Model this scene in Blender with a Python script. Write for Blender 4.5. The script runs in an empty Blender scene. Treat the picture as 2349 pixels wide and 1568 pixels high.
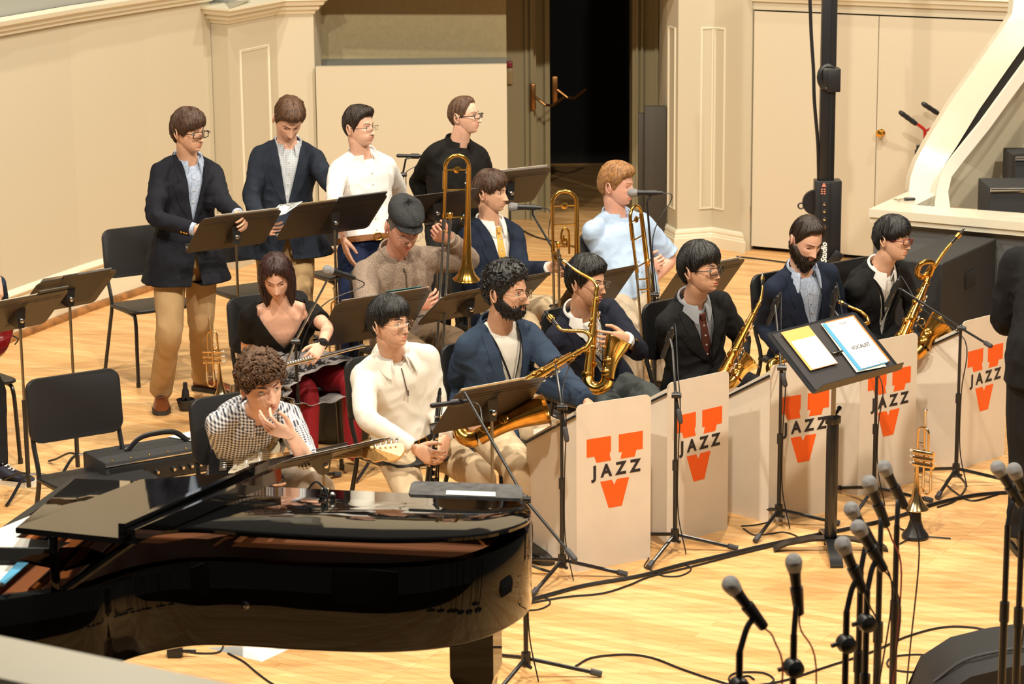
import bpy, bmesh, math, random
import numpy as np
from mathutils import Vector, Matrix, Quaternion, noise
from mathutils.bvhtree import BVHTree
V = Vector
PI = math.pi
rad = math.radians
sc = bpy.context.scene
col = sc.collection
random.seed(7)

# ------------------------------------------------------------------ camera
FPX, CH = 5700.0, 3.64
TH, RO = rad(13.0), rad(0.524)
CAM = V((0, 0, CH))
F_ = V((0, math.cos(TH), -math.sin(TH)))
U0 = V((0, math.sin(TH), math.cos(TH)))
X0 = V((1, 0, 0))
R_ = X0 * math.cos(RO) - U0 * math.sin(RO)
U_ = U0 * math.cos(RO) + X0 * math.sin(RO)
def ray(px, py):
    return (F_ * FPX + R_ * (px - 1174.5) - U_ * (py - 784.0)).normalized()
def H(px, py, z=0.0):
    "world point at height z seen at a photo pixel"
    d = ray(px, py); t = (z - CH) / d.z
    return CAM + d * t
def D(px, py, y):
    "world point at world depth y seen at a photo pixel"
    d = ray(px, py)
    return CAM + d * (y / d.y)
def onpix(p):
    q = V(p) - CAM; z = q.dot(F_)
    return (1174.5 + FPX * q.dot(R_) / z, 784 - FPX * q.dot(U_) / z)
def reach(a, px, py, L, sign=-1):
    "point on the pixel ray at distance L from a; sign -1 nearer the camera"
    d = ray(px, py); m = V(a) - CAM
    b = m.dot(d); c = m.dot(m) - L * L
    q = b * b - c
    if q <= 0: 
        p = CAM + d * b
        return V(a) + (p - V(a)).normalized() * L if (p - V(a)).length > L * 1.12 else p
    return CAM + d * (b + sign * math.sqrt(q))
def onplane(px, py, p0, n):
    d = ray(px, py)
    return CAM + d * ((V(p0) - CAM).dot(V(n)) / d.dot(V(n)))

# ------------------------------------------------------------------ materials
MATS = {}; UVM = set()
def newmat(name):
    m = bpy.data.materials.new(name); m.use_nodes = True
    nt = m.node_tree
    return m, nt, nt.nodes['Principled BSDF']
def mat(name, rgb, rough=.5, metal=0, spec=.5, bump=0, bscale=200, var=0, vscale=30, rgb2=None, coat=0, sheen=0, stretch=None, emit=None, trans=0, alpha=1, sss=0):
    if name in MATS: return MATS[name]
    m, nt, b = newmat(name)
    c = (*rgb, 1)
    b.inputs['Base Color'].default_value = c
    b.inputs['Roughness'].default_value = rough
    b.inputs['Metallic'].default_value = metal
    b.inputs['Specular IOR Level'].default_value = spec
    b.inputs['Coat Weight'].default_value = coat
    b.inputs['Coat Roughness'].default_value = .03
    b.inputs['Sheen Weight'].default_value = sheen
    b.inputs['Transmission Weight'].default_value = trans
    b.inputs['Alpha'].default_value = alpha
    if sss:
        b.inputs['Subsurface Weight'].default_value = sss
        b.inputs['Subsurface Radius'].default_value = (.02, .007, .004)
    N, L = nt.nodes.new, nt.links.new
    tc = N('ShaderNodeTexCoord'); mp = N('ShaderNodeMapping'); L(tc.outputs['Object'], mp.inputs[0])
    if stretch: mp.inputs['Scale'].default_value = stretch
    if var:
        nz = N('ShaderNodeTexNoise'); nz.inputs['Scale'].default_value = vscale; nz.inputs['Detail'].default_value = 5
        L(mp.outputs[0], nz.inputs[0])
        mx = N('ShaderNodeMixRGB'); L(nz.outputs[0], mx.inputs[0])
        c2 = rgb2 or tuple(x * (1 - var) for x in rgb)
        rp = N('ShaderNodeValToRGB'); L(nz.outputs[0], rp.inputs[0])
        rp.color_ramp.elements[0].position = .35; rp.color_ramp.elements[1].position = .65
        L(rp.outputs[0], mx.inputs[0])
        mx.inputs[1].default_value = c; mx.inputs[2].default_value = (*c2, 1)
        L(mx.outputs[0], b.inputs['Base Color'])
    if bump:
        nz = N('ShaderNodeTexNoise'); nz.inputs['Scale'].default_value = bscale; nz.inputs['Detail'].default_value = 3
        L(mp.outputs[0], nz.inputs[0])
        bp = N('ShaderNodeBump'); bp.inputs['Strength'].default_value = bump; bp.inputs['Distance'].default_value = .004
        L(nz.outputs[0], bp.inputs['Height']); L(bp.outputs[0], b.inputs['Normal'])
    if emit:
        b.inputs['Emission Color'].default_value = (*emit[0], 1); b.inputs['Emission Strength'].default_value = emit[1]
    MATS[name] = m
    return m
def srgb(h):
    h = h.lstrip('#'); v = [int(h[i:i + 2], 16) / 255 for i in (0, 2, 4)]
    return tuple((x / 12.92 if x <= .04045 else ((x + .055) / 1.055) ** 2.4) for x in v)
def checkmat(name, c1, c2, n, kind='gingham', rough=.8):
    "woven check pattern from the UV-free object coordinates"
    if name in MATS: return MATS[name]
    m, nt, b = newmat(name); N, L = nt.nodes.new, nt.links.new
    UVM.add(m.name); b.inputs['Roughness'].default_value = rough
    tc = N('ShaderNodeTexCoord'); sx = N('ShaderNodeSeparateXYZ')
    mp = N('ShaderNodeMapping'); L(tc.outputs['UV'], mp.inputs[0]); mp.inputs['Scale'].default_value = (n, n, n)
    L(mp.outputs[0], sx.inputs[0])
    outs = []
    for i in range(2):
        fr = N('ShaderNodeMath'); fr.operation = 'FRACT'; L(sx.outputs[i], fr.inputs[0])
        lt = N('ShaderNodeMath'); lt.operation = 'LESS_THAN'; L(fr.outputs[0], lt.inputs[0]); lt.inputs[1].default_value = .5 if kind == 'gingham' else .1
        outs.append(lt)
    a = N('ShaderNodeMath'); a.operation = 'ADD' if kind == 'gingham' else 'MAXIMUM'
    L(outs[0].outputs[0], a.inputs[0]); L(outs[1].outputs[0], a.inputs[1])
    if kind == 'gingham':
        h = N('ShaderNodeMath'); h.operation = 'MULTIPLY'; h.inputs[1].default_value = .5; L(a.outputs[0], h.inputs[0]); a = h
    mx = N('ShaderNodeMixRGB'); L(a.outputs[0], mx.inputs[0]); mx.inputs[1].default_value = (*c1, 1); mx.inputs[2].default_value = (*c2, 1)
    L(mx.outputs[0], b.inputs['Base Color'])
    MATS[name] = m
    return m

# ------------------------------------------------------------------ mesh builder
def frame_of(d, up=None):
    d = V(d).normalized()
    u = V(up) if up is not None else (V((0, 0, 1)) if abs(d.z) < .95 else V((1, 0, 0)))
    x = u.cross(d)
    if x.length < 1e-5: x = V((1, 0, 0)).cross(d)
    x.normalize(); y = d.cross(x).normalized()
    return x, y, d
def cr(pts, n=6, closed=False):
    "Catmull-Rom through points (tuples of any length)"
    P = [np.array(p, float) for p in pts]; out = []
    m = len(P)
    rng = range(m if closed else m - 1)
    for i in rng:
        p0 = P[(i - 1) % m] if closed or i > 0 else 2 * P[0] - P[1]
        p1 = P[i]; p2 = P[(i + 1) % m]
        p3 = P[(i + 2) % m] if closed or i < m - 2 else 2 * P[-1] - P[-2]
        for k in range(n):
            t = k / n
            out.append(.5 * ((2 * p1) + (-p0 + p2) * t + (2 * p0 - 5 * p1 + 4 * p2 - p3) * t * t + (-p0 + 3 * p1 - 3 * p2 + p3) * t ** 3))
    if not closed: out.append(P[-1])
    return out
class MB:
    def __init__(s): s.v = []; s.f = []; s.m = []; s.uv = None
    def add(s, vs, fs, mi=0, M=None):
        o = len(s.v)
        s.v += [tuple(M @ V(p)) if M is not None else tuple(p) for p in vs]
        s.f += [tuple(i + o for i in f) for f in fs]; s.m += [mi] * len(fs)
        return s
    def box(s, c, size, mi=0, M=None, ch=0, rot=None):
        x, y, z = [a / 2 for a in size]; c = V(c)
        R = rot if rot is not None else Matrix.Identity(3)
        if ch <= 0:
            vs = [c + R @ V((sx * x, sy * y, sz * z)) for sx in (-1, 1) for sy in (-1, 1) for sz in (-1, 1)]
            fs = [(0, 1, 3, 2), (4, 6, 7, 5), (0, 4, 5, 1), (2, 3, 7, 6), (0, 2, 6, 4), (1, 5, 7, 3)]
            return s.add(vs, fs, mi, M)
        ch = min(ch, x * .9, y * .9, z * .9)
        bm = bmesh.new(); bmesh.ops.create_cube(bm, size=1)
        for v in bm.verts: v.co = V((v.co.x * 2 * x, v.co.y * 2 * y, v.co.z * 2 * z))
        bmesh.ops.bevel(bm, geom=bm.edges[:], offset=ch, segments=2, profile=.5, affect='EDGES')
        bm.verts.index_update()
        s.add([c + R @ v.co for v in bm.verts], [[v.index for v in f.verts] for f in bm.faces], mi, M); bm.free()
        return s
    def hexa(s, pts, mi=0, M=None):
        "8 corners: bottom 4 (ccw) then top 4"
        return s.add(pts, [(3, 2, 1, 0), (4, 5, 6, 7), (0, 1, 5, 4), (1, 2, 6, 5), (2, 3, 7, 6), (3, 0, 4, 7)], mi, M)
    def loft(s, rings, mi=0, cap=(1, 1), closed=False, M=None):
        n = len(rings[0]); vs = [p for r in rings for p in r]; fs = []
        m = len(rings)
        for i in range(m if closed else m - 1):
            a, b = i * n, ((i + 1) % m) * n
            for k in range(n): fs.append((a + k, a + (k + 1) % n, b + (k + 1) % n, b + k))
        if not closed:
            if cap[0]: fs.append(tuple(range(n - 1, -1, -1)))
            if cap[1]: fs.append(tuple((m - 1) * n + k for k in range(n)))
        return s.add(vs, fs, mi, M)
    def tube(s, pts, r, n=8, mi=0, M=None, cap=True, closed=False, flat=None, up=None, round_=0):
        P = [V(p[:3]) for p in pts]; m = len(P)
        rs = r if isinstance(r, (list, tuple, np.ndarray)) else [r] * m
        T = []
        for i in range(m):
            a = P[(i - 1) % m] if closed or i > 0 else P[i]; b = P[(i + 1) % m] if closed or i < m - 1 else P[i]
            t = b - a; T.append(t.normalized() if t.length > 1e-9 else (T[-1] if T else V((0, 0, 1))))
        x, y, _ = frame_of(T[0], up)
        rings = []
        for i in range(m):
            if i:
                x = (x - T[i] * x.dot(T[i]))
                x = x.normalized() if x.length > 1e-6 else frame_of(T[i])[0]
            y = T[i].cross(x)
            fx, fy = flat if flat else (1, 1)
            rings.append([P[i] + (x * math.cos(2 * PI * k / n) * fx + y * math.sin(2 * PI * k / n) * fy) * rs[i] for k in range(n)])
        if round_:
            for e in (0, -1):
                R0 = rings[e]; c = P[e]; t = T[e] * (-1 if e == 0 else 1); rr = rs[e]
                extra = [[c + (p - c) * math.cos(a) + t * rr * math.sin(a) for p in R0] for a in (rad(30), rad(60), rad(82))]
                rings = (extra[::-1] + rings) if e == 0 else (rings + extra)
        return s.loft(rings, mi, (cap, cap), closed, M)
    def cyl(s, a, b, r, r2=None, n=12, mi=0, M=None):
        return s.tube([a, b], [r, r if r2 is None else r2], n, mi, M)
    def ball(s, c, r, n=10, mi=0, M=None, R=None):
        rx, ry, rz = r if isinstance(r, (tuple, list)) else (r, r, r); c = V(c)
        R = R if R is not None else Matrix.Identity(3)
        rings = []
        k = max(4, n // 2 + 1)
        for i in range(k):
            a = -PI / 2 + PI * (i + .35) / (k - .3) if 0 else -PI / 2 + PI * (i + .5) / k
            rings.append([c + R @ V((rx * math.cos(a) * math.cos(2 * PI * j / n), ry * math.cos(a) * math.sin(2 * PI * j / n), rz * math.sin(a) / math.sin(PI / 2 - PI * .5 / k))) for j in range(n)])
        return s.loft(rings, mi, (1, 1), False, M)
    def lathe(s, prof, n=24, mi=0, M=None, cap=(1, 1), ax=None, o=(0, 0, 0)):
        "prof: (r, h) pairs along +z (or ax)"
        x, y, d = frame_of(ax) if ax is not None else (V((1, 0, 0)), V((0, 1, 0)), V((0, 0, 1)))
        rings = [[V(o) + x * r * math.cos(2 * PI * k / n) + y * r * math.sin(2 * PI * k / n) + d * h for k in range(n)] for r, h in prof]
        return s.loft(rings, mi, cap, False, M)
    def prism(s, poly, z0, z1, mi=0, M=None):
        "extrude an (x,y) polygon between two z"
        n = len(poly)
        vs = [(p[0], p[1], z0) for p in poly] + [(p[0], p[1], z1) for p in poly]
        fs = [tuple(range(n - 1, -1, -1)), tuple(range(n, 2 * n))] + [(i, (i + 1) % n, n + (i + 1) % n, n + i) for i in range(n)]
        return s.add(vs, fs, mi, M)
    def slab(s, pts, th, mi=0, M=None):
        "thick planar polygon: 3D points in order, thickness along the normal"
        P = [V(p) for p in pts]; n = len(P)
        nn = V((0, 0, 0))
        for i in range(n): nn += (P[i] - P[0]).cross(P[(i + 1) % n] - P[0])
        nn.normalize()
        vs = P + [p + nn * th for p in P]
        fs = [tuple(range(n - 1, -1, -1)), tuple(range(n, 2 * n))] + [(i, (i + 1) % n, n + (i + 1) % n, n + i) for i in range(n)]
        return s.add(vs, fs, mi, M)
def rrect(w, h, r, n=4):
    out = []
    for cx, cy, a0 in ((w / 2 - r, h / 2 - r, 0), (-w / 2 + r, h / 2 - r, 90), (-w / 2 + r, -h / 2 + r, 180), (w / 2 - r, -h / 2 + r, 270)):
        for i in range(n + 1):
            a = rad(a0 + 90 * i / n); out.append((cx + r * math.cos(a), cy + r * math.sin(a)))
    return out
def mesh_from(mb, name='m'):
    me = bpy.data.meshes.new(name); me.from_pydata([tuple(v) for v in mb.v], [], mb.f)
    for i, k in enumerate(mb.m):
        if k: me.polygons[i].material_index = k
    bm = bmesh.new(); bm.from_mesh(me)
    bmesh.ops.recalc_face_normals(bm, faces=bm.faces[:]); bm.to_mesh(me); bm.free()
    return me
def finish(me, mats, smooth=True, angle=38):
    for m in (mats if isinstance(mats, (list, tuple)) else [mats]): me.materials.append(m)
    if smooth:
        me.polygons.foreach_set('use_smooth', [True] * len(me.polygons))
        if angle < 179: me.set_sharp_from_angle(angle=rad(angle))
    me.update()
def obj(name, mb, mats, parent=None, world=False, smooth=True, angle=38, label=None, mods=None):
    me = mb if isinstance(mb, bpy.types.Mesh) else mesh_from(mb, name)
    m0 = mats[0] if isinstance(mats, (list, tuple)) else mats
    if m0.name in UVM and not me.uv_layers:
        uv = me.uv_layers.new(name='UVMap')
        for lp in me.loops: p = me.vertices[lp.vertex_index].co; uv.data[lp.index].uv = (p.x + .3 * p.y, p.z)
    finish(me, mats, smooth, angle)
    o = bpy.data.objects.new(name, me); col.objects.link(o)
    if parent is not None:
        o.parent = parent
        if world: me.transform(WM(parent).inverted())
    elif world == 'base':
        c = [V(v.co) for v in me.vertices]
        b = V((sum(p.x for p in c) / len(c), sum(p.y for p in c) / len(c), min(p.z for p in c)))
        me.transform(Matrix.Translation(-b)); o.location = b
    if label: o['label'] = label
    return o
def WM(o):
    m = o.matrix_basis
    return WM(o.parent) @ m if o.parent is not None else m
def tag(o, label, cat, group=None, kind=None):
    if label: o['label'] = label
    if cat: o['category'] = cat
    if group: o['group'] = group
    if kind: o['kind'] = kind
    return o
def thing(name, label, cat, loc=(0, 0, 0), rz=0, group=None, M=None):
    o = bpy.data.objects.new(name, None); col.objects.link(o)
    o.empty_display_size = .1
    if M is not None: o.matrix_basis = M
    else: o.location = loc; o.rotation_euler = (0, 0, rz)
    return tag(o, label, cat, group)
def struct(name, mb, mats, parent=None, **k):
    o = obj(name, mb, mats, parent, **k)
    if parent is None: o['kind'] = 'structure'
    return o
KIDS = {}
def dup(root, loc=None, rz=0, label=None, group=None, M=None):
    def cp(o, par):
        c = o.copy(); col.objects.link(c)
        if par is not None: c.parent = par
        for ch in [x for x in ALLOBJ() if x.parent == o]: cp(ch, c)
        return c
    r = cp(root, None)
    if M is not None: r.matrix_basis = M
    elif loc is not None: r.location = loc; r.rotation_euler = (0, 0, rz)
    if label: r['label'] = label
    if group: r['group'] = group
    return r
def ALLOBJ(): return list(bpy.data.objects)
def remesh(me, vox, smooth=4, fac=.5):
    "voxel-remeshed and smoothed copy"
    o = bpy.data.objects.new('tmp', me); col.objects.link(o)
    m = o.modifiers.new('r', 'REMESH'); m.mode = 'VOXEL'; m.voxel_size = vox; m.adaptivity = 0
    if smooth:
        s = o.modifiers.new('s', 'SMOOTH'); s.iterations = smooth; s.factor = fac
    dg = bpy.context.evaluated_depsgraph_get(); dg.update()
    out = bpy.data.meshes.new_from_object(o.evaluated_get(dg))
    bpy.data.objects.remove(o)
    out.materials.clear()
    return out
def join_mesh(lst):
    "join meshes given as (mesh, material index) into one"
    bm = bmesh.new()
    for me, mi in lst:
        n0 = len(bm.faces)
        bm.from_mesh(me); bm.faces.ensure_lookup_table()
        if mi is not None:
            for f in bm.faces[n0:]: f.material_index = mi
    me = bpy.data.meshes.new('j'); bm.to_mesh(me); bm.free()
    return me
def text_mesh(s, size, ext=.001, font_shear=0, spacing=1.0, bold=0, align='CENTER'):
    c = bpy.data.curves.new('t', 'FONT'); c.body = s; c.size = size; c.extrude = ext; c.align_x = align; c.align_y = 'CENTER'
    c.shear = font_shear; c.space_character = spacing; c.offset = bold; c.resolution_u = 3
    o = bpy.data.objects.new('t', c); col.objects.link(o)
    dg = bpy.context.evaluated_depsgraph_get(); dg.update()
    me = bpy.data.meshes.new_from_object(o.evaluated_get(dg)); bpy.data.objects.remove(o)
    me.materials.clear()
    return me
def basis(x, y, z, o=(0, 0, 0)):
    M = Matrix.Identity(4)
    for i in range(3): M[i][0] = x[i]; M[i][1] = y[i]; M[i][2] = z[i]; M[i][3] = o[i]
    return M
# ------------------------------------------------------------------ materials used around the room
WALLM = mat('wall_paint', (.54, .48, .36), .55, bump=.04, bscale=90)
TRIMM = mat('trim_paint', (.72, .67, .53), .35)
GREYM = mat('grey_paint', (.10, .11, .12), .6)
SHOEM = mat('oak_shoe', (.36, .15, .04), .4, var=.5, vscale=14)
BLACKM = mat('black_plastic', (.012, .012, .014), .38)
BLKMET = mat('black_metal', (.012, .012, .013), .3, metal=0, spec=.6)
RUBBER = mat('rubber', (.05, .05, .055), .6)
CHROME = mat('chrome', (.62, .60, .57), .16, metal=1)
BRASS = mat('brass', (.80, .46, .10), .17, metal=1)
DKBRASS = mat('lacquered_brass', (.78, .42, .09), .2, metal=1, var=.35, vscale=18)
SILVER = mat('silver', (.75, .73, .70), .15, metal=1)
PAPER = mat('paper', (.85, .83, .78), .7)
MESHM = mat('mic_grille', (.36, .36, .37), .38, metal=.6, bump=.9, bscale=900)
GLASS = mat('clear_lens', (1, 1, 1), .02, trans=1, spec=.5)
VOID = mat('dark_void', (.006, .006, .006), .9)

def floormat():
    m, nt, b = newmat('maple_strip_floor'); N, L = nt.nodes.new, nt.links.new
    tc = N('ShaderNodeTexCoord'); mp = N('ShaderNodeMapping'); L(tc.outputs['Object'], mp.inputs[0])
    a, c = H(1385, 1382), H(1647, 1430)
    ang = math.atan2(c.y - a.y, c.x - a.x)
    mp.inputs['Rotation'].default_value = (0, 0, -ang)
    br = N('ShaderNodeTexBrick'); L(mp.outputs[0], br.inputs[0])
    br.inputs['Scale'].default_value = 1; br.inputs['Brick Width'].default_value = 1.35; br.inputs['Row Height'].default_value = .057
    br.inputs['Mortar Size'].default_value = .0011; br.inputs['Mortar Smooth'].default_value = .3
    br.offset = .37; br.offset_frequency = 3
    br.inputs['Color1'].default_value = (.69, .38, .145, 1); br.inputs['Color2'].default_value = (.82, .52, .24, 1)
    br.inputs['Mortar'].default_value = (.36, .17, .06, 1); br.inputs['Bias'].default_value = 0
    nz = N('ShaderNodeTexNoise'); mp2 = N('ShaderNodeMapping'); mp2.inputs['Rotation'].default_value = (0, 0, -ang); mp2.inputs['Scale'].default_value = (.8, 16, 1)
    L(tc.outputs['Object'], mp2.inputs[0]); L(mp2.outputs[0], nz.inputs[0]); nz.inputs['Scale'].default_value = 1.6; nz.inputs['Detail'].default_value = 6
    mx = N('ShaderNodeMixRGB'); mx.blend_type = 'MULTIPLY'; mx.inputs[0].default_value = .6
    rp = N('ShaderNodeValToRGB'); L(nz.outputs[0], rp.inputs[0]); rp.color_ramp.elements[0].position = .3; rp.color_ramp.elements[0].color = (.66, .56, .44, 1); rp.color_ramp.elements[1].position = .6; rp.color_ramp.elements[1].color = (1, 1, 1, 1)
    L(br.outputs[0], mx.inputs[1]); L(rp.outputs[0], mx.inputs[2]); L(mx.outputs[0], b.inputs['Base Color'])
    b.inputs['Roughness'].default_value = .34; b.inputs['Specular IOR Level'].default_value = .35
    return m
mb = MB(); mb.add([(-9, 6.4, 0), (9, 6.4, 0), (9, 30, 0), (-9, 30, 0), (-9, 6.4, -.1), (9, 6.4, -.1), (9, 30, -.1), (-9, 30, -.1)],
                  [(0, 1, 2, 3), (7, 6, 5, 4), (0, 4, 5, 1), (1, 5, 6, 2), (2, 6, 7, 3), (3, 7, 4, 0)])
struct('floor', mb, floormat(), smooth=False)
mb = MB(); mb.box((0, 6.46, -.55), (18, .1, .9)); struct('wall_stage_front', mb, BLACKM, smooth=False)
mb = MB(); mb.box((0, 0, -1.05), (30, 13, .1)); struct('floor_hall', mb, mat('hall_carpet', (.02, .012, .010), .9), smooth=False)

def vwall(name, pts, z0, z1, m, th=.12, parent=None, side=1):
    "vertical wall through floor points (xy list), thickness away from the camera"
    mb = MB()
    for i in range(len(pts) - 1):
        a, b = V((pts[i][0], pts[i][1], 0)), V((pts[i + 1][0], pts[i + 1][1], 0))
        d = (b - a).normalized(); n = V((-d.y, d.x, 0)) * th * side
        mb.hexa([a + V((0, 0, z0)), b + V((0, 0, z0)), b + n + V((0, 0, z0)), a + n + V((0, 0, z0)),
                 a + V((0, 0, z1)), b + V((0, 0, z1)), b + n + V((0, 0, z1)), a + n + V((0, 0, z1))])
    return struct(name, mb, m, parent, smooth=False)
def zat(px, py, a, b):
    "height where the pixel ray meets the vertical plane through a,b"
    n = V((-(b.y - a.y), b.x - a.x, 0)); return onplane(px, py, a, n).z
def sweep(name, path, prof, m, closed=False, parent=None, out=-1):
    "moulding: prof = (offset towards the room, z) polygon swept along an xy path with mitres"
    P = [V((p[0], p[1])) for p in path]; n = len(P); rings = []
    for i in range(n):
        ds = []
        if i > 0: ds.append((P[i] - P[i - 1]).normalized())
        if i < n - 1: ds.append((P[i + 1] - P[i]).normalized())
        nr = [V((d.y, -d.x)) for d in ds]
        m_ = sum(nr, V((0, 0))).normalized(); k = 1 / max(.35, m_.dot(nr[0]))
        rings.append([(P[i].x + m_.x * o * k, P[i].y + m_.y * o * k, z) for o, z in prof])
    mb = MB(); mb.loft(rings); return struct(name, mb, m, parent, smooth=False)

# left wall, slightly bowed
LW = [H(-260, 905), H(15, 783), H(190, 715), H(355, 659), H(502, 612)]
zc = zat(200, 42, LW[1], LW[3])
vwall('wall_left', LW, 0, zc, WALLM)
bz = .30
sweep('baseboard_left', LW, [(0, .0), (.012, .0), (.012, bz - .08), (.022, bz - .075), (.022, bz - .055), (.014, bz - .05), (.014, bz - .02), (.03, bz - .012), (.034, bz), (.02, bz + .018), (0, bz + .03)], TRIMM)
sweep('trim_1', LW, [(.012, 0), (.05, 0), (.047, .022), (.036, .038), (.012, .045)], SHOEM)
sweep('trim_2', LW, [(0, zc - .02), (.03, zc - .015), (.035, zc + .01), (.06, zc + .02), (.065, zc + .045), (.10, zc + .06), (.11, zc + .09), (0, zc + .10)], TRIMM)
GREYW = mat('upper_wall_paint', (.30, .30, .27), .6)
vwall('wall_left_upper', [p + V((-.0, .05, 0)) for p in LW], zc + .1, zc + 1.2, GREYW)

# left pilaster
Q = [H(500, 611), H(541, 619), H(650, 578), H(733, 575), H(741, 563)]
zt = zat(600, 24, Q[1], Q[2])
def pilaster(name, Q, z1, parent=None):
    mb = MB(); poly = [(p.x, p.y) for p in Q]
    back = [(Q[-1].x + .05, Q[-1].y + .5), (Q[0].x, Q[0].y + .5)]
    mb.prism(poly + back, 0, z1); return struct(name, mb, WALLM, parent, smooth=False)
pilaster('wall_pilaster_left', Q, zt)
cap = [Q[0] + V((0, .1, 0))] + Q[:-1] + [Q[-1] + V((.0, .3, 0))]
sweep('trim_3', cap, [(0, zt - .055), (.012, zt - .05), (.02, zt - .03), (.05, zt - .015), (.055, zt + .015), (.085, zt + .02), (.095, zt + .045), (.12, zt + .06), (.12, zt + .075), (-.3, zt + .10)], TRIMM)
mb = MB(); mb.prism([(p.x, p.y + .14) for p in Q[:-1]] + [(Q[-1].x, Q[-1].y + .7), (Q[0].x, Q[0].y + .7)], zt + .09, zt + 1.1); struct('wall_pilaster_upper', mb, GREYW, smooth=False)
# recessed panel on the pilaster face
def panel_mould(name, a, b, u0, u1, z0, z1, w=.02):
    "picture-frame moulding on the vertical face a-b; u in 0..1"
    d = V((b.x - a.x, b.y - a.y, 0)); L = d.length; d.normalize(); n = V((d.y, -d.x, 0))
    mb = MB()
    fr = [(u0, z0), (u1, z0), (u1, z1), (u0, z1)]
    rings = []
    for k, (ins, ht) in enumerate([(0, 0), (0, .008), (w * .35, .011), (w * .55, .004), (w, .006), (w, 0)]):
        rings.append([a + d * (L * u + (ins if u == u0 else -ins)) + V((0, 0, z + (ins if z == z0 else -ins))) + n * ht for u, z in fr])
    mb.loft(rings, cap=(0, 0)); return struct(name, mb, TRIMM, smooth=False)
panel_mould('trim_4', Q[1], Q[2], .22, .82, .35, zt - .26)

C_BLOCK = H(1560, 571)
# free-standing cream panel between pilaster and doorway
PA, PB = H(735, 578), H(1166, 571)
zp = zat(950, 150, PA, PB)
pw = vwall('wall_panel', [PA, PB], 0, zp, WALLM, th=.06)
sweep('trim_5', [PA, PB], [(0, 0), (.02, 0), (.018, .02), (0, .028)], SHOEM)
mb = MB(); a, b = PA + V((0, .45, 0)), PB + V((-.0, .45, 0))
DARKW = mat('recess_shade', (.36, .30, .17), .7, var=.1)  # wall paint darkened: shade of the recess is put into the colour
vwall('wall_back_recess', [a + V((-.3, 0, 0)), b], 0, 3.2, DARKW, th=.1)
mb = MB(); zz = zat(950, 150, a, b); mb.box(((a.x + b.x) / 2 - .15, a.y - .02, zz - .0), (abs(b.x - a.x) + .3, .03, .12)); struct('shadow_strip', mb, mat('painted_shadow', (.14, .14, .12), .7), smooth=False)  # dark strip that paints in the grey shadow above the panel top

# doorway to backstage
DL, DR = H(1168, 503), H(1525, 497)
FRM = mat('door_frame_shade', (.33, .28, .16), .5)  # darker copy of the wall paint, with the doorway's shade in the colour
mb = MB(); q0_, q1_ = Q[3], C_BLOCK; zz_ = D(950, -14, PA.y + .02).z
mb.box(((q0_.x + q1_.x) / 2 , PA.y + .14, zz_ + .7), (abs(q1_.x - q0_.x), .22, 1.4)); struct('wall_shade_block', mb, WALLM, smooth=False)  # unseen wall added overhead to shade the recess and doorway
def upright(x0, x1, y, depth, name, m, z1=3.4, n=0):
    mb = MB(); 
    p0, p1 = D(x0, 500, y), D(x1, 500, y)
    mb.box(((p0.x + p1.x) / 2, y + depth / 2, z1 / 2), (abs(p1.x - p0.x), depth, z1))
    return mb, p0, p1
y0 = DL.y
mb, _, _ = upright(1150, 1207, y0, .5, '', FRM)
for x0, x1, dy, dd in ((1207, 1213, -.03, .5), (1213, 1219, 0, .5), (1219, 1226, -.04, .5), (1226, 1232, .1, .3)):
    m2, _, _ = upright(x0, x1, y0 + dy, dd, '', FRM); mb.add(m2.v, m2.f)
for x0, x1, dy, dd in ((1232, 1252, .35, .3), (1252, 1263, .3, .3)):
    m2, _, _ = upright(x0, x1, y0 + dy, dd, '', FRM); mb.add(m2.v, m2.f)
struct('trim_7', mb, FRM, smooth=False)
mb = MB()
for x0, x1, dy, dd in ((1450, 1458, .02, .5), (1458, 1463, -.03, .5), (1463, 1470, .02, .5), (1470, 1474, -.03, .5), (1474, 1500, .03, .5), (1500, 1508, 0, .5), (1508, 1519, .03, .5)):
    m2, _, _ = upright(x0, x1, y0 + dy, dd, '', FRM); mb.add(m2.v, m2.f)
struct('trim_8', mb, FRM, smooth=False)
mb = MB(); p0, p1 = D(1100, 500, y0 + 3), D(1620, 500, y0 + 3)
mb.box(((p0.x + p1.x) / 2, y0 + 3, 1.8), (p1.x - p0.x + 2, .1, 3.6)); struct('wall_backstage', mb, VOID, smooth=False)
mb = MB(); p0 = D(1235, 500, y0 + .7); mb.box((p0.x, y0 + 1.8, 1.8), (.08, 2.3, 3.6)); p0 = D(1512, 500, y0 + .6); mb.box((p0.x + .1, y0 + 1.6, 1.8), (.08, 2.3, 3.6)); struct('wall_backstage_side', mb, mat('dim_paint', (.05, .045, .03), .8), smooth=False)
mb = MB(); p0, p1 = D(1225, 500, y0 + .5), D(1515, 500, y0 + .5); mb.box(((p0.x + p1.x) / 2, y0 + 1.75, 3.45), (p1.x - p0.x + .3, 2.6, .1)); struct('ceiling', mb, VOID, smooth=False)
mb = MB(); p0 = D(1236, 500, y0 + .55)
mb.box((p0.x, y0 + .9, 1.3), (.05, .8, 2.6), ch=.006)
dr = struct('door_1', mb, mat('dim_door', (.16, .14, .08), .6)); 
def hardware(px, py, yy):
    m = MB(); p = D(px, py, yy)
    m.box(p, (.05, .03, .22), ch=.01); m.tube([p + V((.02, -.02, .0)), p + V((.1, -.05, -.06)), p + V((.16, .05, -.08)), p + V((.26, .2, -.03))], .012, 8)
    return m
for px, py, dy in ((1222, 222, -.06), (1273, 205, .33)):
    obj('door_handle', hardware(px, py, y0 + dy), mat('shaded_brass', (.22, .10, .03), .3, metal=.8), dr, world=True)  # brass darkened so its colour carries the dimness of the doorway
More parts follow.
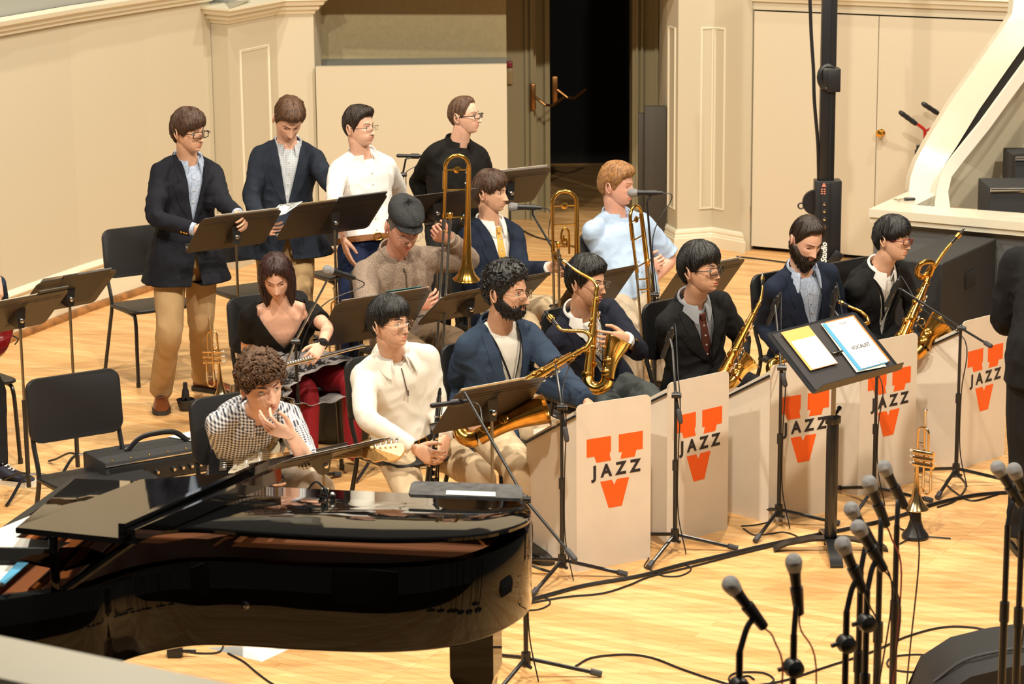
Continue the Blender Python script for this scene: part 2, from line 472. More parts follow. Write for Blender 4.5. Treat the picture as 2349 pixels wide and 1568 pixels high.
t = thing('fire_alarm', 'small red wall box with clear lower half on the dim door frame', 'alarm', D(1169, 160, y0 - .03))
m = MB(); m.box((0, 0, .045), (.05, .05, .05), ch=.006); obj('cover', m, mat('dull_red', (.25, .02, .02), .4), t)
m = MB(); m.box((0, 0, -.05), (.05, .045, .13), ch=.006); obj('housing', m, mat('dull_clear', (.35, .25, .12), .3), t)
# dark flat leaning by the doorway
a, b = H(1480, 560), H(1524, 556)
za = zat(1500, 243, a, b)
m = MB(); m.box((0, 0, za / 2), ((b - a).length, .05, za), ch=.004); m.box((-(b - a).length / 2 - .02, .04, za / 2 - .03), (.05, .04, za - .06), ch=.004)
t = obj('stage_flat', m, mat('dark_flat', (.035, .028, .02), .6), None); t.location = (a + b) / 2
tag(t, 'tall narrow dark brown flat board leaning beside the right doorway column', 'board')

# right column
C = [H(1519, 545), H(1527, 556), H(1553, 571), H(1634, 565), H(1697, 577), H(1719, 574)]
pil = MB(); pil.prism([(p.x, p.y) for p in C] + [(C[-1].x, C[-1].y + .5), (C[0].x, C[0].y + .5)], 0, 3.3)
struct('wall_column_right', pil, WALLM, smooth=False)
bs = C[:-1]
sweep('baseboard_right', [C[0] + V((0, .2, 0))] + bs + [bs[-1] + V((.004, .12, 0))], [(0, 0), (.035, 0), (.038, .085), (.03, .09), (.028, .105), (.022, .115), (.026, .128), (.02, .145), (0, .155)], TRIMM)
zc2 = zat(1600, 3, C[2], C[3])
panel_mould('trim_9', C[2], C[3], .62, .98, .30, zc2 - .2, .015)
panel_mould('trim_10', C[3], C[4], .02, .42, .30, zc2 - .2, .015)
panel_mould('trim_11', C[1], C[2], .2, .8, .30, zc2 - .2, .015)
# double door in the right wall
E0, E1 = H(1717, 573), H(1925, 592)
dd = (E1 - E0).normalized()
def along(px):  # floor point of the door wall at pixel x
    n = V((-dd.y, dd.x, 0)); q = onplane(px, 600, E0, n); return V((q.x, q.y, 0))
zd = zat(1722, 25, E0, E1); zd2 = zat(2300, 57, E0, E1)
Ew = [C[-1] + V((-.02, .0, 0)), along(2420)]
DW = mat('door_paint', (.58, .51, .39), .45, bump=.03, bscale=90)
nn = V((dd.y, -dd.x, 0))
def doorleaf(name, xa, xb):
    a, b = along(xa), along(xb); mb = MB()
    th = V((0, 0, 0)) - nn * .05
    mb.hexa([a + V((0, 0, .035)), b + V((0, 0, .035)), b + th + V((0, 0, .035)), a + th + V((0, 0, .035)), a + V((0, 0, zd)), b + V((0, 0, zd)), b + th + V((0, 0, zd)), a + th + V((0, 0, zd))])
    return struct(name, mb, DW, smooth=False)
d1 = doorleaf('door_2', 1723, 2002.2); d2 = doorleaf('door_3', 2004, 2400)
mb = MB(); a, b = along(1700), along(2420); th = -nn * .06
mb.hexa([a + th, b + th, b + th * 2, a + th * 2, a + th + V((0, 0, 3.3)), b + th + V((0, 0, 3.3)), b + th * 2 + V((0, 0, 3.3)), a + th * 2 + V((0, 0, 3.3))]); struct('wall_right_void', mb, VOID, smooth=False)
vwall('wall_right', [along(1705), along(2420)], zd + .012, 3.3, WALLM, th=.055)
vwall('wall_right_jamb', [along(1697), along(1720)], 0, zd + .02, WALLM, th=.055)
sweep('trim_12', [along(1690), along(2420)], [(0, zd + .07), (.02, zd + .075), (.03, zd + .1), (.05, zd + .11), (.055, zd + .14), (.08, zd + .15), (0, zd + .17)], TRIMM)
m = MB(); q = onplane(2023, 304, E0, nn); m.lathe([(.026, 0), (.028, .006), (.012, .01), (.012, .03), (.026, .042), (.03, .055), (.022, .068), (.004, .072)], 20, ax=nn, o=q)
obj('door_knob', m, BRASS, d2, world=True)
for py in (98, 487):
    m = MB(); q = onplane(1721 if py < 200 else 1718, py, E0, nn); m.box(q + nn * .008, (.028, .02, .10), ch=.003); m.cyl(q + nn * .018 + V((0, 0, -.06)), q + nn * .018 + V((0, 0, .06)), .006)
    obj('hinge', m, BRASS, d1, world=True)

# low stage wall with white ledge, on the right
G0, G1 = H(1999, 829), H(2420, 881)
zr = .98
LEDGE = mat('ledge_paint', (.66, .62, .50), .25, coat=.3)
Gb = H(2092, 437, zr); Gb.z = 0
vwall('wall_stage_right', [G0, G1], 0, zr - .04, GREYM, th=.10)
vwall('wall_stage_return', [Gb + V((0, .06, 0)), G0], 0, zr - .04, GREYM, th=.10)
sweep('trim_13', [G0 + V((.02, 0, 0)), G1], [(.0, 0), (.02, 0), (.02, .05), (0, .06)], SHOEM)
g = (G1 - G0).normalized(); gn = V((g.y, -g.x, 0)); 
def ledge_pt(px, py): return H(px, py, zr)
m = MB()
lp = [(1993, 479), (2349 + 60, 516), (2349 + 60, 493), (2100, 470), (2152, 444), (2085, 438)]
pp = [ledge_pt(*q) for q in lp]
m.slab([p - V((0, 0, .05)) for p in pp], .05)
for v in range(len(m.v)): pass
led = struct('trim_14', m, LEDGE, smooth=False)
m = MB(); m.slab([p + V((.01, .012, -.085)) for p in pp], .035); struct('trim_15', m, LEDGE, smooth=False)
# stair banister
yb = pp[5].y
def pt(px, py, k): return D(px, py, yb + k)
Lf = [(2085, 438), (2088, 408), (2100, 372), (2125, 325), (2180, 235), (2240, 150), (2300, 66), (2322, 30), (2330, -40)]
Rt = [(2152, 444), (2157, 405), (2167, 377), (2195, 335), (2247, 250), (2310, 160), (2370, 75), (2400, 30), (2410, -40)]
n = len(Lf); ringsL = []
for i in range(n):
    k = i * .05
    a, b = pt(*Lf[i], k), pt(*Rt[i], k)
    ringsL.append([a, b, b + V((.01, .16, -.02)), a + V((.0, .16, -.02))])
m = MB(); m.loft(ringsL); struct('trim_16', m, LEDGE, angle=50)
Lf2 = [(2143, 476), (2150, 430), (2160, 395), (2186, 359), (2250, 280), (2312, 195), (2374, 110), (2434, 25)]
Rt2 = [(2180, 478), (2175, 440), (2183, 405), (2208, 372), (2270, 295), (2330, 212), (2392, 130), (2452, 48)]
ringsL = []
for i in range(len(Lf2)):
    k = i * .05 - .25
    a, b = pt(*Lf2[i], k), pt(*Rt2[i], k); ringsL.append([a, b, b + V((0, .05, 0)), a + V((0, .05, 0))])
m = MB(); m.loft(ringsL); struct('trim_17', m, mat('stringer_paint', (.62, .58, .50), .4), angle=50)
m = MB()
b0 = [pt(2155, 478, .45), pt(2440, 500, .45), pt(2440, 60, .65), pt(2390, 130, .65), pt(2262, 290, .6), pt(2205, 372, .55), pt(2180, 410, .5)]
m.slab([p + V((0, .1, 0)) for p in b0], .03); struct('wall_stair', m, mat('stair_wall_shade', (.40, .35, .25), .6), smooth=False)  # colour lowered to paint in the shade on the stair wall
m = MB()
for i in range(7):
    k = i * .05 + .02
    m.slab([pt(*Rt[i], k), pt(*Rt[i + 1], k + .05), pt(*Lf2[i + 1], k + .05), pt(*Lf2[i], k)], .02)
struct('wall_rail_shade', m, mat('rail_gap_shade', (.02, .02, .018), .6), smooth=False)  # near-black panel added to paint the shade below the handrail
STEPM = mat('step_carpet', (.02, .02, .022), .8, bump=.5, bscale=300)
def step(px0, py0, px1, pyt, dy, name='stair_tread'):
    p0 = D(px0, py0, yb + dy); p1 = D(px1, py0, yb + dy)
    t = thing('stair_step', None, 'step', (p0.x, yb + dy, 0))
    zt_ = D(px0, pyt, yb + dy).z
    m = MB(); w = p1.x - p0.x; m.box((w / 2, .2, zt_ / 2 ), (w, .4, zt_), ch=.004); obj('riser', m, STEPM, t)
    m = MB(); m.box((w / 2, -.004, zt_ - .012), (w, .014, .028), ch=.004); obj('nosing', m, SILVER, t)
    return t
tag(step(2270, 480, 2450, 432, -.45), 'lower black carpeted step with metal nosing behind the white stage ledge', 'step')
tag(step(2327, 425, 2470, 360, .05), 'upper black carpeted step with metal nosing at the right picture edge', 'step')
# balcony parapet close to the camera, lower left
m = MB()
a0, a1 = H(-60, 1445, 1.9), H(640, 1590, 1.9)
d_ = (a1 - a0).normalized(); nb = V((d_.y, -d_.x, 0))
a0 -= d_ * .6; a1 += d_ * .8
m.hexa([a0 + V((0, 0, -.04)), a1 + V((0, 0, -.04)), a1 + nb * .19 + V((0, 0, -.04)), a0 + nb * .19 + V((0, 0, -.04)), a0, a1, a1 + nb * .19, a0 + nb * .19])
struct('trim_18', m, mat('parapet_paint', (.66, .62, .50), .35), smooth=False)
m = MB(); b0_, b1_ = a0 + nb * .02, a1 + nb * .02
m.hexa([V((b0_.x, b0_.y, 0)), V((b1_.x, b1_.y, 0)), V((b1_.x, b1_.y, 0)) + nb * .14, V((b0_.x, b0_.y, 0)) + nb * .14] + [p + V((0, 0, -.04)) for p in (b0_, b1_, b1_ + nb * .14, b0_ + nb * .14)])
struct('wall_parapet', m, mat('parapet_face', (.03, .03, .03), .6), smooth=False)
# ================================================================== people
def skinmat(n, c): return mat('skin_' + n, c, .42, spec=.4, sss=.12, var=.10, vscale=60)
SK = {'fair': skinmat('fair', (.78, .45, .32)), 'warm': skinmat('warm', (.72, .41, .27)), 'tan': skinmat('tan', (.64, .35, .22)), 'pink': skinmat('pink', (.80, .43, .32)), 'ruddy': skinmat('ruddy', (.70, .34, .24))}
EYEW = mat('eye_white', (.7, .68, .64), .2)
IRIS = mat('iris', (.03, .018, .01), .15)
IRISG = mat('iris_green', (.06, .10, .05), .15)
def hairmat(n, c, r=.42): return mat('hair_' + n, c, r, spec=.5, var=.55, vscale=55, bump=.7, bscale=260)
HM = {'brown': hairmat('brown', (.075, .032, .014)), 'black': hairmat('black', (.006, .005, .005), .3), 'blond': hairmat('blond', (.42, .20, .07)), 'dark': hairmat('dark', (.028, .014, .008)),
      'auburn': hairmat('auburn', (.045, .014, .012), .32), 'curly': hairmat('curly', (.13, .062, .028), .6), 'grey': hairmat('grey', (.16, .14, .12)), 'lbrown': hairmat('lbrown', (.13, .06, .028))}
def cloth(n, c, rough=.85, bump=.35, bs=420, sheen=0, **k): return mat('cloth_' + n, c, rough, bump=bump, bscale=bs, spec=.2, sheen=sheen, **k)
LIPD = mat('mouth_dark', (.06, .012, .01), .5)

def head_pts(az, t, feat=True, P={}):
    az = np.asarray(az, float); t = np.asarray(t, float)
    a, b, c = .0755 * P.get('w', 1), .097, .118
    front = np.clip(np.cos(az), 0, 1) ** .6
    tt = np.clip(-t, 0, 1); p = np.where(t > 0, 2.25, 2.3 + 1.5 * front)
    r = np.power(np.clip(1 - np.abs(t) ** p, 0, 1), 1 / p)
    jw = P.get('jaw', .34)
    x = a * r * np.sin(az) * (1 - jw * tt ** 1.8)
    y = -b * r * np.cos(az)
    y = np.where(y > 0, y * (1 - .42 * tt), y * (1 + .03 * tt))
    z = c * t
    if feat:
        g = lambda X, Z, sx, sz: np.exp(-((x - X) / sx) ** 2 - ((z - Z) / sz) ** 2)
        f = np.clip((-np.asarray(y)) / .03, 0, 1)
        dy = 0
        dy = dy - .0095 * (g(.030, .001, .017, .012) + g(-.030, .001, .017, .012))
        dy = dy + .0045 * (g(.026, .021, .022, .007) + g(-.026, .021, .022, .007))
        nz = np.clip((.008 - z) / .046, 0, 1); ns = P.get('nose', 1)
        ridge = np.where((z < .012), 1, 0) * np.exp(-(x / (.0075 + .0055 * nz)) ** 2) * np.where(z > -.040, 1, np.exp(-((z + .040) / .0062) ** 2))
        dy = dy + ns * ridge * (.004 + .0225 * nz ** 1.1)
        dy = dy + ns * .006 * (g(.0135, -.040, .006, .006) + g(-.0135, -.040, .006, .006))
        dy = dy + .0050 * g(0, -.060, .020, .006) + .0055 * g(0, -.0735, .017, .0055) - .0045 * g(0, -.0665, .022, .0028) - .0045 * g(0, -.085, .018, .006)
        dy = dy + .0065 * g(0, -.103, .020, .012)
        dy = dy + .0035 * (g(.050, -.022, .016, .014) + g(-.050, -.022, .016, .014)) + P.get('cheek', 0) * (g(.040, -.062, .020, .022) + g(-.040, -.062, .020, .022))
        y = y - dy * f
    return np.stack([x, y, z], -1)
NA, NT = 84, 84
def head_grid(P):
    s = np.linspace(0, 2 * PI, NA, endpoint=False); az = s - .42 * np.sin(s)
    th = np.linspace(-.5 * PI * .985, .5 * PI * .985, NT); t = np.sin(th)
    A, T = np.meshgrid(az, t)
    return head_pts(A, T, True, P)
def front_y(G, x, z):
    m = G[..., 1] < .0
    d = (G[..., 0] - x) ** 2 + (G[..., 2] - z) ** 2 + np.where(m, 0, 9)
    k = np.argsort(d.ravel())[:3]; return float(G[..., 1].ravel()[k].mean())
def head_mesh(P):
    "materials: 0 skin 1 white 2 iris 3 lip 4 brow 5 dark"
    G = head_grid(P); mb = MB()
    mb.loft([list(map(tuple, G[i])) for i in range(NT)])
    for sx in (-1, 1):
        # ear
        R = Matrix.Rotation(rad(18) * sx, 3, 'Z') @ Matrix.Rotation(rad(-14), 3, 'X')
        e = V((sx * .0765 * P.get('w', 1), .012, -.008))
        pts = [e + R @ V((sx * (.004 + .007 * (1 if math.sin(q) > -.6 else .3)), .017 * math.cos(q) * (.8 if math.sin(q) < 0 else 1.0) + (.0), .030 * math.sin(q))) for q in [2 * PI * k / 16 for k in range(16)]]
        mb.tube(pts, .0042, 6, closed=True)
        mb.ball(e, (.006, .014, .025), 8, R=R)
        yb = front_y(G, sx * .030, .001)
        ea = P.get('eye', 1.0)
        sq = P.get('slant', 0) * sx
        Re = Matrix.Rotation(rad(12) * sx, 3, 'Z') @ Matrix.Rotation(sq, 3, 'Y')
        ec = V((sx * .0305, yb + .0035, .001))
        if ea > .2:
            mb.ball(ec, (.0135, .0078, .0068 * ea), 14, 1, R=Re)
            gx, gz = P.get('gaze', (0, 0))
            mb.ball(ec + V((gx * .006, -.0052 + .001 * abs(gx), gz * .003)), (.0056, .0028, .0062 * min(1, ea)), 12, 2)
        arc = lambda hz, dz, yo, r, mi: mb.tube([ec + Re @ V((q * .0155, -.0062 + 22 * (q * .0155) ** 2 * 1.0 + yo, dz + hz * (1 - q * q))) for q in np.linspace(-1, 1, 7)], [r * .5, r, r, r, r, r, r * .5], 6, mi)
        arc(.0072 * ea, .0022, .0012, .0024, 0)
        arc(.0068 * ea if ea > .2 else -.002, .0003, -.0014, .0010, 5)
        arc(-.0062 * ea if ea > .2 else -.003, -.0015, .0018, .0017, 0)
        bz = P.get('brow', 0)
        pb = []
        for q in np.linspace(0, 1, 7):
            X = sx * (.011 + .038 * q); Z = .0215 + bz + .005 * math.sin(q * PI * .8) - P.get('frown', 0) * (1 - q)
            pb.append(V((X, front_y(G, X, Z) - .001, Z)))
        mb.tube(pb, [.0016, .0024, .0027, .0026, .0022, .0016, .0008], 6, 4, flat=(1, 1))
        mb.ball((sx * .0072, front_y(G, 0, -.040) + .0125, -.0475), (.0028, .004, .0016), 6, 5)
    op = P.get('open', 0)
    for up in (1, -1):
        lp = []
        for q in np.linspace(-1, 1, 9):
            X = q * .0225; Z = -.0665 + up * (.0036 + op * .5) * (1 - q * q) - (.001 if up > 0 and abs(q) < .15 else 0) - P.get('sad', 0) * q * q
            lp.append(V((X, front_y(G, X, Z) + .0012, Z)))
        mb.tube(lp, [.001, .0024, .0034, .0038, .0036 if up > 0 else .0044, .0038, .0034, .0024, .001], 7, 3)
    if op: mb.ball((0, front_y(G, 0, -.0665) + .002, -.0665), (.013, .006, op * .6), 10, 5)
    # underside where jaw meets the neck is closed by the neck tube
    return mb, G
def kf(tab, x):
    return float(np.interp(x, [a for a, _ in tab], [b for _, b in tab]))
def hair_shell(P, S):
    """S: edge (deg -> t), th (deg -> outer thickness at mid), top, amp, freq, locks, drop"""
    seed = S.get('seed', 1); mb = MB(); na, ns = 120, 26
    edge, th = S['edge'], S['th']; top = S.get('top', .022); amp = S.get('amp', .004); fr = S.get('freq', 22)
    sweepk = S.get('sweep', .4); part = S.get('part')
    def surf(az, s, extra=0):
        deg = math.degrees(az); deg = (deg + 180) % 360 - 180
        te = kf(edge, abs(deg)) + S.get('asym', 0) * math.sin(az) * (1 if abs(deg) < 70 else 0)
        te += S.get('jag', .02) * noise.noise(V((deg * .11, seed * 3.1, 0)))
        te_c = max(te, -.93)
        el_e = math.asin(max(-1, min(1, te_c))); el = PI / 2 + (el_e - PI / 2) * min(s, 1.0)
        if s > 1: el -= (s - 1) * .5
        t = math.sin(el)
        p = head_pts(az, t, False, P)
        k = kf(th, abs(deg)); o = top * (max(0, t) ** 1.4) + k * (1 - max(0, t) ** 1.4)
        tp = S.get('taper', .75)
        o *= (1 - (1 - (1 - tp)) * max(0, (s - .72) / .28) ** 2) if s <= 1 else (1 - tp)
        if part is not None and t > .3:
            dd = abs(((deg - part + 180) % 360) - 180)
            o -= .008 * math.exp(-(dd / 7) ** 2)
        q = V((math.sin(az) * fr / 6 + s * sweepk * 3, math.cos(az) * fr / 6, s * 1.1 + seed))
        o += amp * (noise.noise(q * 2.0) + .6 * noise.noise(q * 5.3)) * (1 if s > .12 else .4)
        if S.get('curl'):
            o += S['curl'] * noise.noise(V(p) * 75 + V((seed, 0, 0))) + S['curl'] * .6 * noise.noise(V(p) * 150)
        bump_ = S.get('quiff', 0)
        if bump_: o += bump_ * math.exp(-(deg / 45) ** 2) * math.exp(-((s - .8) / .3) ** 2)
        nrm = V((p[0] / .0755 ** 2, p[1] / .097 ** 2, p[2] / .118 ** 2)).normalized()
        d = S.get('drop', 0)
        pt = V(p) + nrm * (o + extra)
        if d and te < -.3 and t < -.05:
            w = (-.05 - t) / max(.05, (-.05 - te_c)); 
            base = head_pts(az, -.05, False, P); bn = V((base[0], base[1], 0)).normalized()
            k2 = o + extra + .004
            pt = V((base[0], base[1], 0)) * (1 - .12 * w * w) + bn * k2; pt.z = -.006 - d * w
        return pt
    rings = [[surf(2 * PI * i / na, (j + .25) / (ns - 1 + .25)) for i in range(na)] for j in range(ns)]
    last = [surf(2 * PI * i / na, 1, 0) for i in range(na)]
    inner = []
    for i in range(na):
        q = last[i]; c = V((0, 0, q.z)); inner.append(c + (q - c) * .86)
    rings.append(inner)
    mb.loft(rings)
    rnd = random.Random(seed)
    for k in range(int(S.get('locks', 90) * 1.7)):
        az = rnd.uniform(-PI, PI); s0 = rnd.uniform(.25, .75); dr = rnd.uniform(-.12, .12) + S.get('sway', 0)
        s1 = rnd.uniform(.95, 1.0 + S.get('over', .08))
        pts = [surf(az + dr * u, s0 + (s1 - s0) * u, .0015) for u in (0, .25, .5, .75, 1)]
        mb.tube(pts, [.001, .0042, .0048, .0036, .0010], 5)
    if S.get('curl'):
        for k in range(S.get('ncurl', 230)):
            az = rnd.uniform(-PI, PI); s = math.sqrt(rnd.uniform(.01, 1)); p = surf(az, s, .001)
            x, y, d = frame_of(V((rnd.gauss(0, 1), rnd.gauss(0, 1), rnd.gauss(0, 1)))); r = rnd.uniform(.006, .010)
            mb.tube([p + x * r * math.cos(q) + y * r * math.sin(q) for q in [2 * PI * i / 7 for i in range(7)]], rnd.uniform(.0026, .0042), 5, closed=True)
    return mb
def beard_mesh(P, G, B):
    mb = MB(); rings = []
    t1s = B.get('low', .03)
    for j, t in enumerate(np.linspace(-.12, -.999, 24)):
        ring = []
        for i in range(61):
            az = rad(-112 + 224 * i / 60); d = abs(math.degrees(az))
            p = V(tuple(head_pts(az, t, True, P)))
            up = kf(B['up'], d)      # t of upper edge
            k = B.get('th', .008) * min(1, max(0, (up - t) / .12)) * min(1, max(0, (114 - d) / 8)) 
            k *= 1 + .35 * noise.noise(V((i * .9, j * .9, 3)))
            if B.get('mouth', 1):
                m = math.exp(-(p.x / .022) ** 4 - ((p.z + .067) / .008) ** 4); k *= (1 - m); k -= .004 * m
            nr = V((p.x / .006, p.y / .0094, p.z / .014)).normalized()
            q = p + nr * (k - .0025)
            if t < -.6: q.z -= t1s * ((-.6 - t) / .4) ** 1.2 * math.exp(-(d / 62) ** 2)
            ring.append(q)
        rings.append(ring)
    vs = [p for r in rings for p in r]; fs = []
    for j in range(23):
        for i in range(60): a = j * 61 + i; fs.append((a, a + 1, a + 62, a + 61))
    mb.add(vs, fs)
    rnd = random.Random(4)
    for k in range(B.get('tufts', 160)):
        j = rnd.randrange(9, 23); i = rnd.randrange(6, 55); p = rings[j][i]; a = rings[max(0, j - 2)][i]
        if abs(p.x) < .02 and abs(p.z + .067) < .012: continue
        n = V((p.x, p.y, -.02)).normalized(); mb.tube([a, p + n * .002, p + n * .003 + V((0, 0, -.008))], [.001, .003, .0008], 4)
    return mb
LENS = None
def lensmat():
    global LENS
    if LENS: return LENS
    m = bpy.data.materials.new('spectacle_lens'); m.use_nodes = True; nt = m.node_tree; nt.nodes.clear(); N, L = nt.nodes.new, nt.links.new
    o = N('ShaderNodeOutputMaterial'); a = N('ShaderNodeBsdfTransparent'); b = N('ShaderNodeBsdfGlossy'); b.inputs['Roughness'].default_value = .04
    f = N('ShaderNodeFresnel'); f.inputs[0].default_value = 1.5; mx = N('ShaderNodeMixShader'); L(f.outputs[0], mx.inputs[0]); L(a.outputs[0], mx.inputs[1]); L(b.outputs[0], mx.inputs[2]); L(mx.outputs[0], o.inputs[0])
    LENS = m; return m
def glasses(P, G, parent, M, g):
    y0 = front_y(G, 0, .0) - .016; r = g.get('r', .0016); w, h = g.get('w', .050), g.get('h', .032); z0 = g.get('z', -.003)
    mb = MB(); ln = MB()
    for sx in (-1, 1):
        c = V((sx * .0335, y0, z0)); poly = rrect(w, h, g.get('rad', .010), 4)
        pts = [c + V((x, .10 * 0 + 6 * (abs(c.x + x)) ** 2 * .8, y)) for x, y in poly]
        mb.tube(pts, r, 6, closed=True)
        ln.add(pts, [tuple(range(len(pts)))])
        o = c + V((sx * w / 2, .006, .006)); mb.tube([o, V((sx * .073, y0 + .018, z0 + .006)), V((sx * .080, .0, z0 + .004)), V((sx * .078, .022, -.008))], r * 1.1, 6)
    mb.tube([V((-.0335 + w / 2, y0 + .001, z0 + .002)), V((0, y0 - .002, z0 + .006)), V((.0335 - w / 2, y0 + .001, z0 + .002))], r, 6)
    for q in (mb, ln): q.v = [tuple(M @ V(p)) for p in q.v]
    o = obj('glasses', mb, g.get('m', BLACKM), parent, world=True)
    obj('lenses', ln, lensmat(), o, world=True)
    return o
def hand_mesh(wr, d, thumb, side, curl=(.5, .6, .4), spread=.0, tc=.4, sc_=1.0, per=None, tang=.75):
    "side +1 left hand, -1 right. per: optional four curl triples (index..little)"
    y = V(d).normalized(); x = V(thumb); x = (x - y * x.dot(y)).normalized(); z = x.cross(y) * side
    M = lambda a, b, c: wr + (x * a + y * b + z * c) * sc_
    mb = MB()
    prof = [(-.012, .026, .019), (.0, .028, .018), (.02, .032, .017), (.045, .039, .016), (.07, .042, .0145), (.088, .041, .0125), (.096, .036, .008)]
    rings = [[M(w * math.copysign(abs(math.cos(q)) ** .8, math.cos(q)), yy, t * math.copysign(abs(math.sin(q)) ** .8, math.sin(q))) for q in [2 * PI * k / 20 for k in range(20)]] for yy, w, t in prof]
    mb.loft(rings)
    xs = (.031, .0105, -.0105, -.030); ys = (.085, .090, .086, .076)
    ln = ((.043, .026, .021), (.047, .030, .022), (.043, .028, .021), (.034, .021, .019))
    for f in range(4):
        c = per[f] if per else curl
        p = (xs[f], ys[f] - .012, 0); ang = 0; pts = [p]; fan = spread * (1.5 - f) * .12
        dd = lambda a: (math.sin(fan) * math.cos(a), math.cos(fan) * math.cos(a), -math.sin(a))
        u = dd(0); p = tuple(p[i] + u[i] * .016 for i in range(3)); pts.append(p)
        for k in range(3):
            ang += c[k]; u = dd(ang)
            m_ = tuple(p[i] + u[i] * ln[f][k] * .5 for i in range(3)); pts.append(m_)
            p = tuple(p[i] + u[i] * ln[f][k] for i in range(3)); pts.append(p)
        rr = [.0090, .0092, .0088, .0086, .0080, .0079, .0073, .0064]
        if f == 3: rr = [a * .88 for a in rr]
        mb.tube([M(*q) for q in pts], [a * sc_ for a in rr], 10, round_=1)
    # thumb from the side of the palm
    a0 = tang; p = V((.024, .018, -.006)); pts = [p]
    ang = a0; 
    for L_, k in ((.040, 0), (.032, tc * .6), (.027, tc)):
        ang -= k; u = V((math.sin(ang), math.cos(ang), -.35)).normalized(); p = p + u * L_; pts.append(p)
    mb.tube([M(*q) for q in pts], [a * sc_ for a in (.0155, .0125, .0105, .0078)], 10, round_=1)
    me = mesh_from(mb); out = remesh(me, .0026 * sc_, 3, .5)
    return out
def rot_axis(v, a, b=None): pass
def superring(c, X, Y, w, d, n=28, e=.82):
    out = []
    for k in range(n):
        q = 2 * PI * k / n; cs, sn = math.cos(q), math.sin(q)
        out.append(c + X * w * math.copysign(abs(cs) ** e, cs) + Y * d * math.copysign(abs(sn) ** e, sn))
    return out
def smooth_line(pts, n=7): return [V(p) for p in cr([tuple(p) for p in pts], n)]
def interp_r(keys, m):
    xs = np.linspace(0, 1, len(keys)); return list(np.interp(np.linspace(0, 1, m), xs, keys))
def wrinkle(me, amp, fr=8, seed=0, foc=None, famp=0, stretch=(1, 1, 1)):
    bm = bmesh.new(); bm.from_mesh(me); bm.normal_update()
    sv = V((seed * 7.3, seed * 1.7, seed * 3.9)); off = []
    for v in bm.verts:
        p = V((v.co.x * stretch[0], v.co.y * stretch[1], v.co.z * stretch[2]))
        a = amp
        if foc:
            for c, r in foc:
                d = (v.co - c).length
                if d < r * 2: a += famp * math.exp(-(d / r) ** 2)
        wv = noise.noise(p * 3 + sv)
        n1 = noise.noise(p * fr + sv + V((wv, wv, -wv)) * 1.5); n2 = 1 - 2 * abs(noise.noise(p * fr * 1.9 + sv * 2))
        off.append(v.normal * a * (n1 * .9 + (n2 - .6) * .7))
    for v, o in zip(bm.verts, off): v.co += o
    bm.to_mesh(me); bm.free(); return me
def cutplane(me, co, no, keep):
    "bisect; keep(center)->bool decides which faces stay"
    pass
class Body:
    """joints in world space"""
    pass
def ydir(yaw):
    y = rad(yaw); return V((math.sin(y), -math.cos(y), 0)), V((math.cos(y), math.sin(y), 0))
TORSO_M = [(-.16, .158, .115), (-.06, .168, .122), (.06, .164, .118), (.25, .150, .110), (.45, .152, .112), (.62, .160, .116), (.76, .158, .114), (.86, .136, .100), (.93, .098, .082), (1.0, .060, .062)]
TORSO_F = [(-.16, .172, .125), (-.06, .182, .130), (.06, .172, .120), (.25, .138, .100), (.42, .137, .104), (.60, .156, .128), (.72, .160, .126), (.84, .150, .104), (.94, .105, .080), (1.0, .060, .062)]
